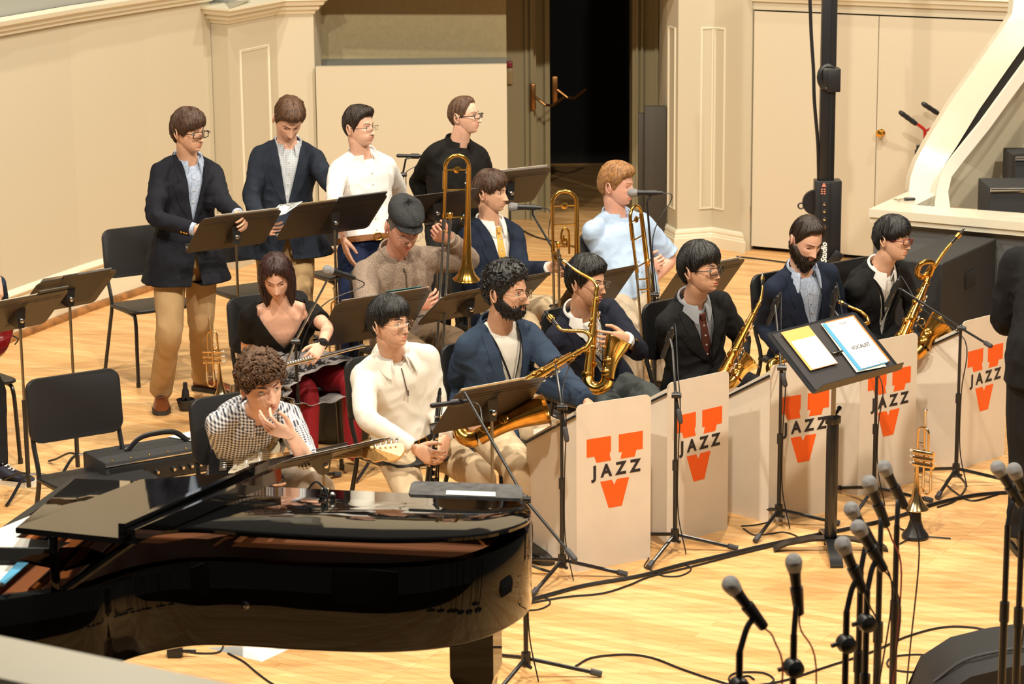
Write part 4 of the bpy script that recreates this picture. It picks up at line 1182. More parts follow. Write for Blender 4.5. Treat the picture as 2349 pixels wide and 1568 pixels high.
P.append(dict(id=3, label='standing man in a white checked shirt, navy trousers and tan belt with puffed cheeks', skin='fair', hair='dark', s=.98, pel=(846, 562, .90), neck=(830, 352, 1), head=(823, 291, -1), hrot=(56, -2, 0), hs=.96,
  pyaw=28, cyaw=30, stand=1, el=((764, 452, -1), (918, 440, 1)), wr=((788, 548, 1), (905, 540, -1)), kn=((805, 700, -1), (880, 700, -1)), an=('down', 'down'), fat=.006,
  hand=(dict(t=(.3, -.8, .3), c=(.2, .2, .2)), dict(t=(-.5, -.8, .2), c=(.4, .4, .3))),
  face=dict(cheek=.009, sad=.001), style=style(edge=[(0, .58), (30, .56), (50, .44), (62, .22), (72, .02), (80, -.2), (88, .06), (100, .1), (118, .0), (130, -.42), (180, -.5)], quiff=.02, seed=8, top=.026, th=[(0, .014), (60, .007), (90, .006), (180, .010)]), glasses=dict(r=.0012, w=.048, h=.028, m=mat('gunmetal', (.1, .1, .1), .25, metal=1)),
  clothes=[pants(JEAN, (.104, .094, .082, .074, .07, .068, .066), seed=3, belt=BELT, top=.10), shirt(WINDOW, .80, g=.014, s0=.075, s1=.95, sl=(.062, .058, .052, .050, .046, .040), wr=.0038, fl=.003, drop=.05), shoes(DKSHOE, SOLE)]))
P.append(dict(id=4, label='standing man in black glasses and a black shirt, right end of the back row', skin='fair', hair='lbrown', s=.98, pel=(1040, 525, .905), neck=(1050, 326, 1), head=(1064, 265, -1), hrot=(66, -4, 0), hs=.95,
  pyaw=30, cyaw=30, stand=1, el=((957, 412, 1), (1124, 440, 1)), wr=((984, 500, -1), (1106, 520, 1)), kn=((1010, 670, -1), (1070, 670, -1)), an=('down', 'down'),
  hand=(dict(t=(.4, -.5, .6), c=(.7, .8, .4)), dict(t=(-.5, -.8, .2), c=(.4, .4, .3))),
  face=dict(nose=1.15, w=.94), style=style(edge=[(0, .72), (30, .70), (50, .50), (62, .25), (72, .05), (80, -.1), (88, .10), (100, .12), (118, .0), (130, -.45), (180, -.55)], seed=9, top=.012, th=[(0, .008), (60, .004), (90, .004), (180, .012)], amp=.002, locks=60), glasses=dict(r=.0025, w=.050, h=.030, rad=.008),
  clothes=[pants(BLACKC, seed=4, top=.10, belt=BLBELT), shirt(BLKTOP, .97, g=.018, s0=-.05, sl=(.064, .060, .055, .052, .048, .042), wr=.005, drop=.035), shoes(DKSHOE, SOLE)]))
P.append(dict(id=5, label='seated man in a flat cap and brown marl sweater bent over a trombone', skin='ruddy', hair='grey', s=1.06, pel=(925, 775, .50), neck=(905, 575, -1), head=(925, 520, -1), hrot=(24, 24, 3), hs=1.02, fat=.022, sw=.172,
  pyaw=38, cyaw=25, el=((842, 702, -1), (1080, 598, 1)), wr=((948, 700, -1), (1032, 548, -1)), kn=((975, 830, -1), (1050, 790, -1)), an=('down', 'down'),
  hand=(dict(t=(.1, -.3, .95), c=(.7, .7, .4), d=(1, -.3, .25)), dict(t=(-.2, -.6, .8), c=(1.2, 1.3, .7), d=(-.7, -.5, .35))),
  face=dict(eye=.15, sad=.001, w=1.05, cheek=.003), style=style(seed=11, top=.004, th=[(0, .002), (60, .003), (180, .004)], amp=.001, locks=0), glasses=dict(r=.0010, w=.048, h=.028, m=CHROME),
  clothes=[pants(OLIVE, (.11, .10, .088, .078, .072, .068, .064), seed=5), shirt(SWEAT, .98, g=.016, s0=-.10, col_=False, sl=(.074, .070, .062, .058, .054, .044), wr=.004, placket=False, name='sweater'), lambda B: sweater_bits(B), lambda B: flat_cap(B), shoes(DKSHOE, SOLE)]))
P.append(dict(id=6, label='seated young man in a navy suit with a yellow necktie holding a trombone', skin='warm', hair='brown', s=1.0, pel=(1140, 708, .53), neck=(1122, 506, -1), head=(1125, 440, -1), hrot=(64, 2, 0), hs=.96,
  pyaw=45, cyaw=34, el=((1050, 610, 1), (1198, 622, -1)), wr=((1092, 668, -1), (1262, 614, -1)), kn=((1215, 745, -1), (1270, 708, -1)), an=('down', 'down'),
  hand=(dict(t=(.4, -.5, .6), c=(.7, .8, .4)), dict(t=(-.1, -.3, .95), c=(.9, .9, .6), d=(.9, -.4, .1))),
  face=dict(sad=.001), style=style(MOP, edge=[(0, .40), (30, .36), (50, .30), (66, .12), (76, 0), (84, .06), (100, .06), (115, -.12), (130, -.50), (180, -.62)], seed=13, sway=.12, asym=.12),
  clothes=[shirt(WHITEC, 0, drop=.05, gap=14), pants(KHAKI2, seed=6), jacket(NAVY2, s0=-.2, apex=.22, topu=.078, seed=6), tie(mat('yellow_silk', (.72, .42, .10), .45)), lambda B: [cuff(B, i, WHITEC) for i in (0, 1)], shoes(DKSHOE, SOLE)]))
P.append(dict(id=7, label='seated blond man in a light blue short-sleeved shirt behind a microphone', skin='pink', hair='blond', s=1.04, pel=(1440, 685, .50), neck=(1412, 490, -1), head=(1414, 424, -1), hrot=(66, 4, 0), hs=.98, fat=.030, sw=.172, bare=1, armr=(.062, .060, .052, .052, .046, .032),
  pyaw=40, cyaw=34, el=((1388, 598, 1), (1537, 592, 1)), wr=((1478, 612, -1), (1500, 640, -1)), kn=((1452, 775, -1), (1520, 745, -1)), an=('down', 'down'),
  hand=(dict(t=(.1, -.2, .95), c=(1.0, 1.0, .6), d=(.9, -.4, .3)), dict(t=(-.2, -.1, .95), c=(.5, .5, .3), d=(-.8, -.6, .1))),
  face=dict(eye=.5, cheek=.004, w=1.03), style=style(edge=[(0, .52), (30, .50), (50, .40), (62, .18), (72, .0), (80, -.2), (88, .04), (100, .06), (118, -.1), (130, -.5), (180, -.6)], seed=15, top=.030, th=[(0, .018), (60, .014), (90, .014), (180, .018)], amp=.005, locks=120, quiff=.008),
  clothes=[pants(cloth('stone_chino', (.42, .34, .25)), (.11, .10, .09, .08, .074, .07, .066), seed=7, belt=BLBELT, top=.09), shirt(LBLUE, .42, g=.016, s0=.0, sl=(.074, .072, .070, .068, .07, .07), wr=.004, fl=.008, drop=.05), lambda B: wristband(B, 0), shoes(DKSHOE, SOLE)]))
P.append(dict(id=8, label='seated woman in a black top, grey rose-print skirt and red tights looking down', skin='fair', hair='auburn', s=.95, fem=1, pel=(648, 862, .49), neck=(643, 690, -1), head=(633, 630, -1), hrot=(4, 31, -4), hs=1.0, bare=1, armr=(.050, .046, .040, .040, .036, .026), sw=.165,
  pyaw=28, cyaw=8, el=((566, 812, 1), (752, 752, -1)), wr=((612, 870, -1), (738, 792, -1)), kn=((706, 895, -1), (806, 872, -1)), an=('down', 'down'),
  hand=(dict(t=(.6, -.3, .5), c=(.7, .8, .4)), dict(t=(-.8, -.2, .3), c=(.6, .7, .4), d=(-.5, -.6, -.5))),
  face=dict(eye=.15, w=.97), style=dict(edge=[(0, .62), (25, .55), (45, .30), (58, -.1), (66, -.6), (80, -.8), (100, -.8), (180, -.9)], th=[(0, .010), (60, .022), (100, .024), (180, .020)], top=.014, amp=.005, drop=.19, taper=.55, locks=160, over=.03, freq=30, jag=.10, seed=17, part=0),
  clothes=[lambda B: woman_clothes(B)]))
P.append(dict(id=9, label='seated curly-haired guitarist in a gingham shirt touching his mouth with one hand', skin='fair', hair='curly', s=1.0, pel=(560, 1105, .50), neck=(588, 935, -1), head=(600, 882, -1), hrot=(28, 8, -8), hs=1.06, geye=1, bare=1,
  pyaw=35, cyaw=20, bow=.07, el=((528, 1040, 1), (700, 1052, -1)), wr=((588, 1092, -1), (668, 996, -1)), kn=((640, 1160, -1), (735, 1112, -1)), an=('down', 'down'),
  hand=(dict(t=(.4, -.5, .6), c=(.7, .8, .4)), dict(t=(.25, -.55, .8), c=(.5, .5, .3), d=(-.80, -.42, .42), per=((.55, .8, .3), (.35, .5, .3), (.5, .5, .3), (.65, .5, .3)), sp=.9)),
  face=dict(gaze=(.7, .4), open=.004, w=.98), style=style(edge=[(0, .40), (30, .36), (50, .24), (64, .06), (74, -.06), (84, .06), (100, .08), (115, -.1), (130, -.4), (180, -.5)], seed=19, top=.040, th=[(0, .030), (60, .026), (100, .024), (180, .026)], amp=.004, curl=.010, locks=0, taper=.7, ncurl=340),
  clothes=[pants(WHITET, seed=9), shirt(GINGH, .62, g=.014, s0=-.10, sl=(.064, .060, .056, .055, .052, .048), wr=.004, fl=.004, drop=.03, gap=16), shoes(DKSHOE, SOLE)]))
P.append(dict(id=10, label='seated black-haired young man in a cream pullover holding a clarinet', skin='warm', hair='black', s=.98, pel=(935, 1012, .50), neck=(900, 805, -1), head=(893, 740, -1), hrot=(52, -4, 0), hs=.98,
  pyaw=38, cyaw=24, el=((838, 958, -1), (1005, 950, 1)), wr=((955, 1030, -1), (1022, 1008, -1)), kn=((950, 1150, -1), (1108, 1095, -1)), an=('down', 'down'),
  hand=(dict(t=(.5, -.2, .8), c=(.7, .8, .5), d=(.8, -.5, -.3)), dict(t=(-.6, -.3, .6), c=(.6, .8, .4), d=(-.3, -.7, -.6))),
  face=dict(slant=.10, nose=.8, eye=.8, sad=.001), style=style(MOP, edge=[(0, .34), (30, .30), (50, .26), (62, .12), (72, .0), (84, .02), (100, .04), (115, -.15), (130, -.5), (180, -.55)], seed=21, amp=.004, locks=200, top=.028, th=[(0, .018), (60, .020), (100, .020), (180, .020)], asym=-.05), glasses=dict(r=.0011, w=.046, h=.036, rad=.017, m=CHROME),
  clothes=[pants(KHAKI2, (.10, .09, .08, .07, .066, .064, .06), seed=10, belt=BLBELT, top=.09), shirt(CREAM, .97, g=.014, s0=-.02, col_=False, sl=(.068, .063, .056, .053, .048, .041), wr=.004, placket=False, name='pullover'), lambda B: zip_collar(B), shoes(DKSHOE, SOLE)]))
P.append(dict(id=11, label='seated bearded man with round glasses in a blue suit jacket', skin='tan', hair='black', s=1.05, pel=(1150, 975, .50), neck=(1142, 742, -1), head=(1160, 668, -1), hrot=(60, 2, 0), hs=1.0,
  pyaw=42, cyaw=30, el=((1042, 890, 1), (1290, 860, -1)), wr=((1078, 985, -1), (1350, 925, -1)), kn=((1190, 1075, -1), (1305, 1020, -1)), an=('down', 'down'),
  hand=(dict(t=(.5, -.5, .6), c=(.6, .7, .4), d=(.5, -.6, -.4)), dict(t=(-.5, -.8, .2), c=(.4, .4, .3))),
  face=dict(nose=1.1), style=style(edge=[(0, .56), (30, .52), (50, .38), (62, .16), (72, .0), (80, -.25), (88, .04), (100, .06), (118, -.1), (130, -.5), (180, -.6)], seed=23, top=.034, th=[(0, .022), (60, .016), (100, .016), (180, .020)], amp=.005, curl=.006, locks=0, ncurl=200), beard=dict(up=[(0, -.46), (25, -.44), (45, -.52), (62, -.30), (80, -.1), (108, -.1)], th=.010, low=.004), glasses=dict(r=.0013, w=.050, h=.042, rad=.020, m=mat('gold_wire', (.5, .4, .25), .25, metal=1)),
  clothes=[pants(KHAKI2, (.105, .095, .085, .076, .07, .066, .062), seed=11), shirt(cloth('off_white_tee', (.66, .62, .55)), 0, col_=False, s1=.99, placket=False, name='tee_shirt'), jacket(BLUEJ, s0=-.14, apex=-.02, topu=.080, seed=11, bot=.04, buttons=0), lambda B: strap(B, 'neck_strap', BLACKM, .045), shoes(DKSHOE, SOLE)]))
P.append(dict(id=12, label='seated young man in a navy blazer half hidden behind an upright saxophone', skin='tan', hair='black', s=1.0, pel=(1372, 885, .50), neck=(1328, 714, -1), head=(1345, 645, -1), hrot=(54, 4, 0), hs=.98, cyaw=30, pyaw=42,
  el=((1268, 830, 1), (1468, 806, -1)), wr=((1330, 888, -1), (1436, 776, -1)), kn=((1425, 955, -1), (1492, 915, -1)), an=('down', 'down'),
  hand=(dict(t=(.7, -.3, .5), c=(.35, .45, .3), d=(.55, -.6, -.45), sp=.9), dict(t=(-.2, -.1, .95), c=(.45, .6, .4), d=(-.85, -.45, .05), sp=.8)),
  face=dict(open=.004), style=style(edge=[(0, .50), (30, .46), (50, .36), (62, .14), (72, .0), (80, -.2), (88, .0), (100, .0), (118, -.2), (130, -.55), (180, -.68)], seed=25, top=.032, th=[(0, .022), (60, .020), (100, .020), (180, .024)], amp=.006, locks=140), glasses=dict(r=.0011, w=.046, h=.028, m=CHROME),
  clothes=[pants(GREYT, seed=12), shirt(WHITEC, 0, drop=.05), jacket(cloth('ink_blazer', (.013, .015, .027)), s0=-.14, apex=.0, topu=.080, seed=12, bot=.05, buttons=0, slb=GOLDB), lambda B: [cuff(B, i, WHITEC) for i in (0, 1)], lambda B: strap(B, 'neck_strap', BLACKM, .03), shoes(DKSHOE, SOLE)]))
P.append(dict(id=13, label='seated young man in a black suit and maroon tie, mouth open', skin='tan', hair='black', s=1.0, pel=(1600, 868, .50), neck=(1588, 686, -1), head=(1605, 617, -1), hrot=(52, -4, 0), hs=1.02, cyaw=30, pyaw=42,
  el=((1532, 800, 1), (1702, 780, 1)), wr=((1632, 862, -1), (1692, 850, -1)), kn=((1670, 930, -1), (1745, 895, -1)), an=('down', 'down'),
  hand=(dict(t=(.5, -.2, .8), c=(.7, .8, .5), d=(.9, -.4, -.1)), dict(t=(-.5, -.3, .6), c=(.6, .8, .4))),
  face=dict(slant=.10, nose=.8, eye=.75, open=.006, cheek=.003, w=1.03), style=style(MOP, seed=27, amp=.004, top=.034, th=[(0, .020), (60, .019), (100, .019), (180, .022)], asym=-.08, locks=220), glasses=dict(r=.0021, w=.052, h=.034, rad=.008),
  clothes=[shirt(cloth('grey_shirt', (.30, .31, .34)), 0, gap=14), pants(BLACKC, seed=13), jacket(BLACKC, s0=-.14, apex=.30, topu=.074, seed=13), tie(cloth('maroon_silk', (.10, .03, .02), .5)), lambda B: [cuff(B, i, WHITEC) for i in (0, 1)], shoes(DKSHOE, SOLE)]))
P.append(dict(id=14, label='seated man with a long dark beard in a navy jacket looking down', skin='fair', hair='dark', s=1.0, pel=(1842, 795, .50), neck=(1838, 614, -1), head=(1848, 548, -1), hrot=(30, 26, 0), hs=1.0, cyaw=22, pyaw=40,
  el=((1750, 742, 1), (1925, 718, 1)), wr=((1800, 812, -1), (1900, 800, -1)), kn=((1900, 870, -1), (1975, 835, -1)), an=('down', 'down'),
  hand=(dict(t=(.5, -.2, .8), c=(.7, .8, .5)), dict(t=(-.5, -.3, .6), c=(.6, .8, .4))),
  face=dict(eye=.15, nose=1.0, brow=-.002), style=style(edge=[(0, .70), (30, .68), (50, .50), (62, .25), (72, .02), (80, -.12), (88, .10), (100, .16), (118, .02), (130, -.38), (180, -.50)], seed=29, top=.020, th=[(0, .012), (60, .004), (90, .003), (180, .005)], amp=.003, quiff=.014, over=-.02, locks=70, jag=.01), beard=dict(up=[(0, -.50), (25, -.50), (45, -.50), (62, -.25), (80, -.02), (108, -.02)], th=.020, low=.045, tufts=420),
  clothes=[shirt(LB2, 0, drop=.055, gap=30, spread=.03), pants(GREYT, seed=14), jacket(NAVY2, s0=-.14, apex=.02, topu=.080, seed=14, bot=.04, buttons=0, wr=.004), shoes(DKSHOE, SOLE)]))
P.append(dict(id=15, label='seated young man with red glasses in a black suit, baritone saxophone before him', skin='warm', hair='black', s=.98, pel=(1985, 770, .50), neck=(2018, 612, -1), head=(2046, 548, -1), hrot=(56, 2, 4), hs=.98, cyaw=40, pyaw=40, bow=.04,
  el=((1942, 680, 1), (2096, 706, 1)), wr=((2012, 790, -1), (2084, 790, -1)), kn=((2062, 835, -1), (2130, 800, -1)), an=('down', 'down'),
  hand=(dict(t=(.5, -.2, .8), c=(.7, .8, .5)), dict(t=(-.5, -.3, .6), c=(.6, .8, .4))),
  face=dict(slant=.08, nose=.85, eye=.8, gaze=(.5, -.2)), style=style(MOP, edge=[(0, .34), (30, .30), (50, .26), (62, .12), (72, .0), (84, .02), (100, .04), (115, -.15), (130, -.5), (180, -.55)], seed=31, amp=.004, locks=200, top=.028, asym=.10), glasses=dict(r=.0022, w=.052, h=.032, rad=.007, m=mat('red_acetate', (.16, .01, .008), .25)),
  clothes=[shirt(WHITEC, 0, drop=.045), pants(BLACKC, seed=15), jacket(BLACKC, s0=-.12, apex=-.02, topu=.085, seed=15, bot=.12, buttons=0), lambda B: strap(B, 'neck_strap', BLACKM, .03), shoes(DKSHOE, SOLE)]))
P.append(dict(id=16, label='bass guitarist at the left picture edge, only a sleeve, hand and navy sneaker in view', skin='fair', hair='brown', s=1.0, pel=(-96, 850, .50), neck=(-104, 640, -1), head=(-94, 565, -1), hrot=(50, 10, 0), cyaw=30, pyaw=35,
  el=((-152, 760, 1), (-4, 700, -1)), wr=((-80, 760, -1), (-6, 640, -1)), kn=((-62, 910, -1), (-16, 895, -1)), an=((-120, 1110), (-6, 1066)),
  hand=(dict(t=(.5, -.2, .8), c=(.7, .8, .5)), dict(t=(-.3, -.6, .6), c=(.5, .6, .4), d=(.15, -.5, -.85))),
  face=dict(), style=style(seed=33), clothes=[pants(BLACKC, seed=16), shirt(NAVY2, .97, g=.018, s0=-.05, sl=(.074, .070, .062, .058, .052, .044)), shoes(SUEDE, WSOLE, mat('white_lace', (.7, .7, .7), .6), dirs=(60, 66))]))
P.append(dict(id=17, label='standing person in black with folded arms cropped by the right picture edge', skin='fair', hair='dark', s=1.02, pel=(2414, 805, .98), neck=(2416, 574, 1), head=(2420, 484, 1), hrot=(180, 0, 0), cyaw=182, pyaw=180, stand=1,
  el=((2520, 735, 1), (2300, 738, 1)), wr=((2460, 760, 1), (2372, 742, 1)), kn=((2462, 1025, 1), (2356, 1025, 1)), an=('down', 'down'),
  hand=(dict(t=(0, .3, .9), c=(.6, .8, .5)), dict(t=(0, .3, .9), c=(.6, .8, .5))), face=dict(), style=style(seed=35),
  clothes=[pants(BLACKC, (.12, .11, .10, .088, .08, .078, .074), seed=17, flare=.01), shirt(cloth('black_wool', (.010, .0095, .011), .9, bump=.6), .97, g=.034, s0=-.30, col_=False, sl=(.086, .080, .072, .068, .062, .052), wr=.006, placket=False, name='black_coat', hem=.05), shoes(DKSHOE, SOLE)]))

def sweater_bits(B):
    tree = B.shirt_tree; o = B.shirt; mb = MB()
    pts = [ray_front(B, tree, .004 + .004 * math.sin(q * 9), .86 - .30 * q, .004) for q in np.linspace(0, 1, 14)]
    mb.tube(pts, .0042, 6); mb.box(ray_front(B, tree, .0, .88, .01), (.008, .006, .018)); obj('zip', mb, mat('zip_metal', (.10, .07, .05), .5, metal=.3), o, world=True)
    collar(B, SWEAT, r=.070, h=.030, drop=.005, gap=14, spread=.0, parent=o, flop=.016)
    for i in (0, 1): cuff(B, i, SWEAT, .040, .045, o, name='ribbed_cuff')
def flat_cap(B):
    mb = MB(); M = B.Mh; rings = []
    for j, (s, z) in enumerate([(1.02, .042), (1.10, .046), (1.17, .060), (1.21, .082), (1.16, .108), (1.0, .126), (.76, .140), (.45, .148), (.15, .151), (.01, .152)]):
        ring = []
        for q in range(48):
            a = 2 * PI * q / 48; x, y = math.sin(a), -math.cos(a); fr = max(0, -y)
            w = .077 * s; d = .098 * s
            zz = z + .016 * noise.noise(V((x * 1.5, y * 1.5, z * 20))) * .5 - .030 * fr * (1 if j > 3 else .4) + .006 * max(0, y)
            ring.append(M @ V((x * w, y * d + (.004 if y < 0 and j < 3 else 0), zz + .010)))
        rings.append(ring)
    mb.loft(rings); o = obj('flat_cap', mb, cloth('tweed', (.050, .052, .056), bump=1, bs=220, var=.5, vscale=220), B.o, world=True)
    mb = MB(); top, bot = [], []
    for q in np.linspace(-62, 62, 21):
        a = rad(q); i_ = V((math.sin(a) * .082, -math.cos(a) * .096, .060)); e = .040 * math.cos(a * 90 / 62 * PI / 180 * 180 / PI) if 0 else .042 * math.cos(rad(q * 88 / 62))
        top.append([M @ (i_ + V((0, 0, .006))), M @ (i_ + V((math.sin(a) * e, -math.cos(a) * e, -.012))), M @ (i_ + V((math.sin(a) * e, -math.cos(a) * e, -.017))), M @ (i_ + V((0, .006, -.003)))])
    mb.loft(top); obj('peak', mb, MATS['cloth_tweed'], o, world=True)
def wristband(B, i):
    w, e = B.wr[i], B.el[i]; d = (w - e).normalized(); mb = MB(); a = w - d * .03
    mb.tube([a, a + d * .014], .037, 20, cap=False); mb.tube([a + d * .014, a], .0365, 20, cap=False); obj('wristband', mb, mat('orange_band', (.8, .12, .03), .5), B.o, world=True)
def zip_collar(B):
    tree = B.shirt_tree; o = B.shirt
    collar(B, WHITEC, r=.064, h=.034, drop=.045, gap=20, parent=o, name='shirt_collar')
    collar(B, CREAM, r=.074, h=.026, drop=.035, gap=26, spread=.03, parent=o, flop=.026, name='pullover_collar')
    mb = MB(); mb.tube([ray_front(B, tree, 0, s, .003) for s in np.linspace(.92, .66, 10)], .003, 6); mb.box(ray_front(B, tree, 0, .655, .010), (.009, .006, .026)); obj('zip', mb, mat('zip_dark', (.10, .08, .07), .4), o, world=True)
def strap(B, name, m, drop, r=.013):
    tree = getattr(B, 'shirt_tree'); X, Y, u = B.frm(.95); pts = []
    for q in np.linspace(0, 1, 10):
        pts.append(ray_front(B, tree, -.075 * (1 - q), .95 - (.95 - .42) * q, .022 - .01 * q))
    pts2 = []
    for q in np.linspace(0, 1, 10):
        pts2.append(ray_front(B, tree, .075 * (1 - q), .95 - (.95 - .42) * q, .022 - .01 * q))
    mb = MB(); back = [B.neck + B.up * .01 + (B.cx * math.sin(a) - B.cf * math.cos(a)) * .088 * B.k for a in np.linspace(-1.5, 1.5, 9)]
    mb.tube(pts[::-1] + back + pts2, r * .6, 8, flat=(1.0, .35)); mb.tube([pts[-1], pts[-1] - u * drop], .004, 6)
    obj(name, mb, m, B.o, world=True)
SKIRT = None
def woman_clothes(B):
    # legs in tights
    mb = MB(); B.legs(mb, .006, (.088, .080, .068, .058, .056, .048, .038), .98); me = remesh(mesh_from(mb), .008, 5); obj('tights', me, RED, B.o, world=True)
    # skirt: loose loft over the lap
    X = B.px; f = B.pf; k = B.k; rings = []
    ctrl = [(B.spine(.46), .134, .108, X, B.frm(.46)[1]), (B.spine(.34), .140, .112, X, B.frm(.34)[1]), (B.spine(.18) + f * .01, .185, .150, X, B.frm(.18)[1])]
    up = V((0, 0, 1))
    for q, w, h in ((.12, .235, .145), (.24, .265, .115), (.34, .285, .10), (.46, .295, .10)):
        c = B.pel.lerp((B.kn[0] + B.kn[1]) / 2, q / .42) + V((0, 0, .020)); ax = ((B.kn[0] + B.kn[1]) / 2 - B.pel).normalized(); Xs = (B.kn[1] - B.kn[0]); Xs = (Xs - ax * Xs.dot(ax)).normalized(); Ys = ax.cross(Xs)
        if Ys.z > 0: Ys = -Ys
        ctrl.append((c, w, h, Xs, Ys))
    rings = []
    m = 26
    C_ = cr([tuple(c) + (w, h) for c, w, h, _, _ in ctrl], 6); XS = cr([tuple(x) for *_, x, _ in ctrl], 6); YS = cr([tuple(y) for *_, y in ctrl], 6)
    for j in range(len(C_)):
        c = V(C_[j][:3]); w, h = C_[j][3], C_[j][4]; x, y = V(XS[j]).normalized(), V(YS[j]).normalized(); fr = j / len(C_); ring = []
        for q in range(72):
            a = 2 * PI * q / 72; ru = 1 + (.028 + .03 * fr) * math.sin(a * 13 + 2 * math.sin(j * .1)) + .03 * noise.noise(V((math.cos(a) * 2, math.sin(a) * 2, fr * 4)))
            ring.append(c + x * w * math.cos(a) * ru + y * h * math.sin(a) * ru)
        rings.append(ring)
    mb = MB(); mb.loft(rings, cap=(0, 0)); o = obj('skirt', mb, cloth('grey_satin', (.34, .31, .31), .45, var=.45, vscale=9), B.o, world=True, angle=80); solid(o, .003)
    # printed black rose border: thin raised flock loops on the hem, traced on the cloth
    tree = BVHTree.FromPolygons([v.co[:] for v in mesh_from(mb).vertices], [p.vertices[:] for p in mesh_from(mb).polygons]) ; rnd = random.Random(3); pr = MB(); n = len(C_)
    def on(a, j):
        j = min(n - 1.01, max(0, j)); j0 = int(j); u = j - j0; q = (a / (2 * PI) * 72) % 72; q0 = int(q); v = q - q0
        g = lambda jj, qq: rings[jj][qq % 72]
        p = g(j0, q0).lerp(g(j0, q0 + 1), v).lerp(g(j0 + 1, q0).lerp(g(j0 + 1, q0 + 1), v), u); c = V(C_[j0][:3]); return p + (p - c).normalized() * .0025
    for b in range(24):
        a0 = 2 * PI * b / 24 + rnd.uniform(-.05, .05); j0 = n - 4.6 + rnd.uniform(-1.2, .8); R = rnd.uniform(.7, 1.15)
        for ring_ in range(4):
            rr = R * (.3 + .27 * ring_); ph = rnd.uniform(0, 6)
            pr.tube([on(a0 + .075 * rr * math.cos(t) * (1 + .2 * math.sin(3 * t + ph)), j0 + 1.9 * rr * math.sin(t) * (1 + .2 * math.sin(2 * t + ph))) for t in np.linspace(0, 2 * PI, 15)[:-1]], .0021, 4, closed=True)
        for l in range(3):
            pr.tube([on(a0 + .09 + .05 * t, j0 - 1.5 + 3 * l / 2 + t * (l - 1)) for t in (0, .5, 1)], [.001, .006, .001], 4)
    obj('rose_print', pr, mat('flock_black', (.012, .01, .012), .8), o, world=True)
    # black top with deep V neck and cap sleeves
    me = garment_mesh(B, .010, .38, .22, 0, .006, .002, (.066, .060, .056, .05, .05, .05), seed=8, s1=.93, fl=.002)
    X2, Y, up = B.frm(.6); C0 = B.spine(.6); L = .5 * k; pl = []
    def us(p): d = p - C0; return d.dot(X2), .6 + d.dot(up) / L, d.dot(Y)
    ap, tp, wt = .52, .90, .128
    for sg in (-1, 1):
        a = C0 + up * (ap - .6) * L; b = C0 + X2 * sg * wt + up * (tp - .6) * L; pl.append((a, (b - a).cross(Y).normalized()))
    pl.append((C0 + up * (tp - .6) * L, up))
    def inside(p):
        u, s, y = us(p)
        if s > tp: return abs(u) < wt * (1.0 if y < .02 else 1)
        return y < .03 and s > ap and abs(u) < wt * (s - ap) / (tp - ap)
    slice_out(me, pl, inside); o = obj('black_top', me, BLKTOP, B.o, world=True, angle=80); solid(o, .004)
    tr = tree_of(me); mb = MB()
    obj('wrap_edge', decal(B, tr, lambda v: (.03 - .10 * v, .045 - .10 * v, .50 - .10 * v), 8, 3, (.003, .003), .002), BLKTOP, o, world=True)
    w, e = B.wr[1], B.el[1]; d = (w - e).normalized(); mb = MB(); a = w - d * .03; mb.tube([a, a + d * .022], .030, 20); x, y, _ = frame_of(d); mb.box(a + d * .011 + V((.005, -.028, .012)), (.032, .012, .03), ch=.004); obj('wristwatch', mb, BLACKM, B.o, world=True)
PEOPLE = {}
ONLY = None
for j in P:
    if ONLY and j['id'] not in ONLY: continue
    PEOPLE[j['id']] = build_person(j)
# ================================================================== furniture and stands
SEATM = mat('chair_plastic', (.011, .011, .0125), .42, bump=.3, bscale=500)
DESKM = mat('stand_desk', (.045, .033, .024), .42, bump=.2, bscale=600)
STEEL = mat('stand_steel', (.30, .28, .25), .25, metal=1)
def place(o, loc, yaw): o.location = loc; o.rotation_euler = (0, 0, rad(yaw)); return o
def make_chair(label, group):
    t = thing('orchestra_chair', label, 'chair', group=group)
    m = MB(); prof = rrect(.46, .42, .05, 4)
    m.loft([[V((x * s, y * s - .0, z + .010 * (y / .21) * -1)) for x, y in prof] for s, z in ((.95, .440), (1, .446), (1, .458), (.975, .464))]); obj('seat', m, SEATM, t)
    m = MB(); pr = rrect(.47, .30, .055, 5)
    m.loft([[V((x * s, .225 + .03 * (z / .3) + d - .55 * x * x * 0 - .12 * (.055 - x * x) * 1, .755 + z)) for x, z in [(a * 1, b) for a, b in pr]] for s, d in ((.97, -.008), (1, -.003), (1, .008), (.96, .014))]); obj('backrest', m, SEATM, t)
    for sx in (-1, 1):
        m = MB(); m.tube(smooth_line([(sx * .205, .26, .85), (sx * .215, .225, .62), (sx * .215, .175, .46), (sx * .225, .20, .30), (sx * .235, .275, .03), (sx * .235, .28, .0)], 5), .0115, 9); m.cyl((sx * .235, .28, 0), (sx * .235, .277, .03), .014, n=9); obj('leg', m, BLKMET, t)
        m = MB(); m.tube(smooth_line([(sx * .205, .15, .436), (sx * .205, -.10, .434), (sx * .212, -.165, .40), (sx * .218, -.18, .2), (sx * .222, -.19, .0)], 5), .0115, 9); m.cyl((sx * .222, -.19, 0), (sx * .222, -.19, .03), .014, n=9); obj('leg', m, BLKMET, t)
    m = MB(); m.tube([(-.205, .1, .434), (.205, .1, .434)], .009, 8); m.tube([(-.205, -.09, .434), (.205, -.09, .434)], .009, 8); obj('seat_frame', m, BLKMET, t)
    return t
chair0 = make_chair('', 'black orchestra chairs')
used = [0]
def chair(x, y, yaw, label):
    c = chair0 if not used[0] else dup(chair0)
    used[0] = 1; place(c, (x, y, 0), yaw); c['label'] = label; return c
a, b, c_ = H(237, 854), H(336, 895), H(392, 832)
ctr = (b + c_) / 2; yw = math.degrees(math.atan2((b - a).x, -(b - a).y))
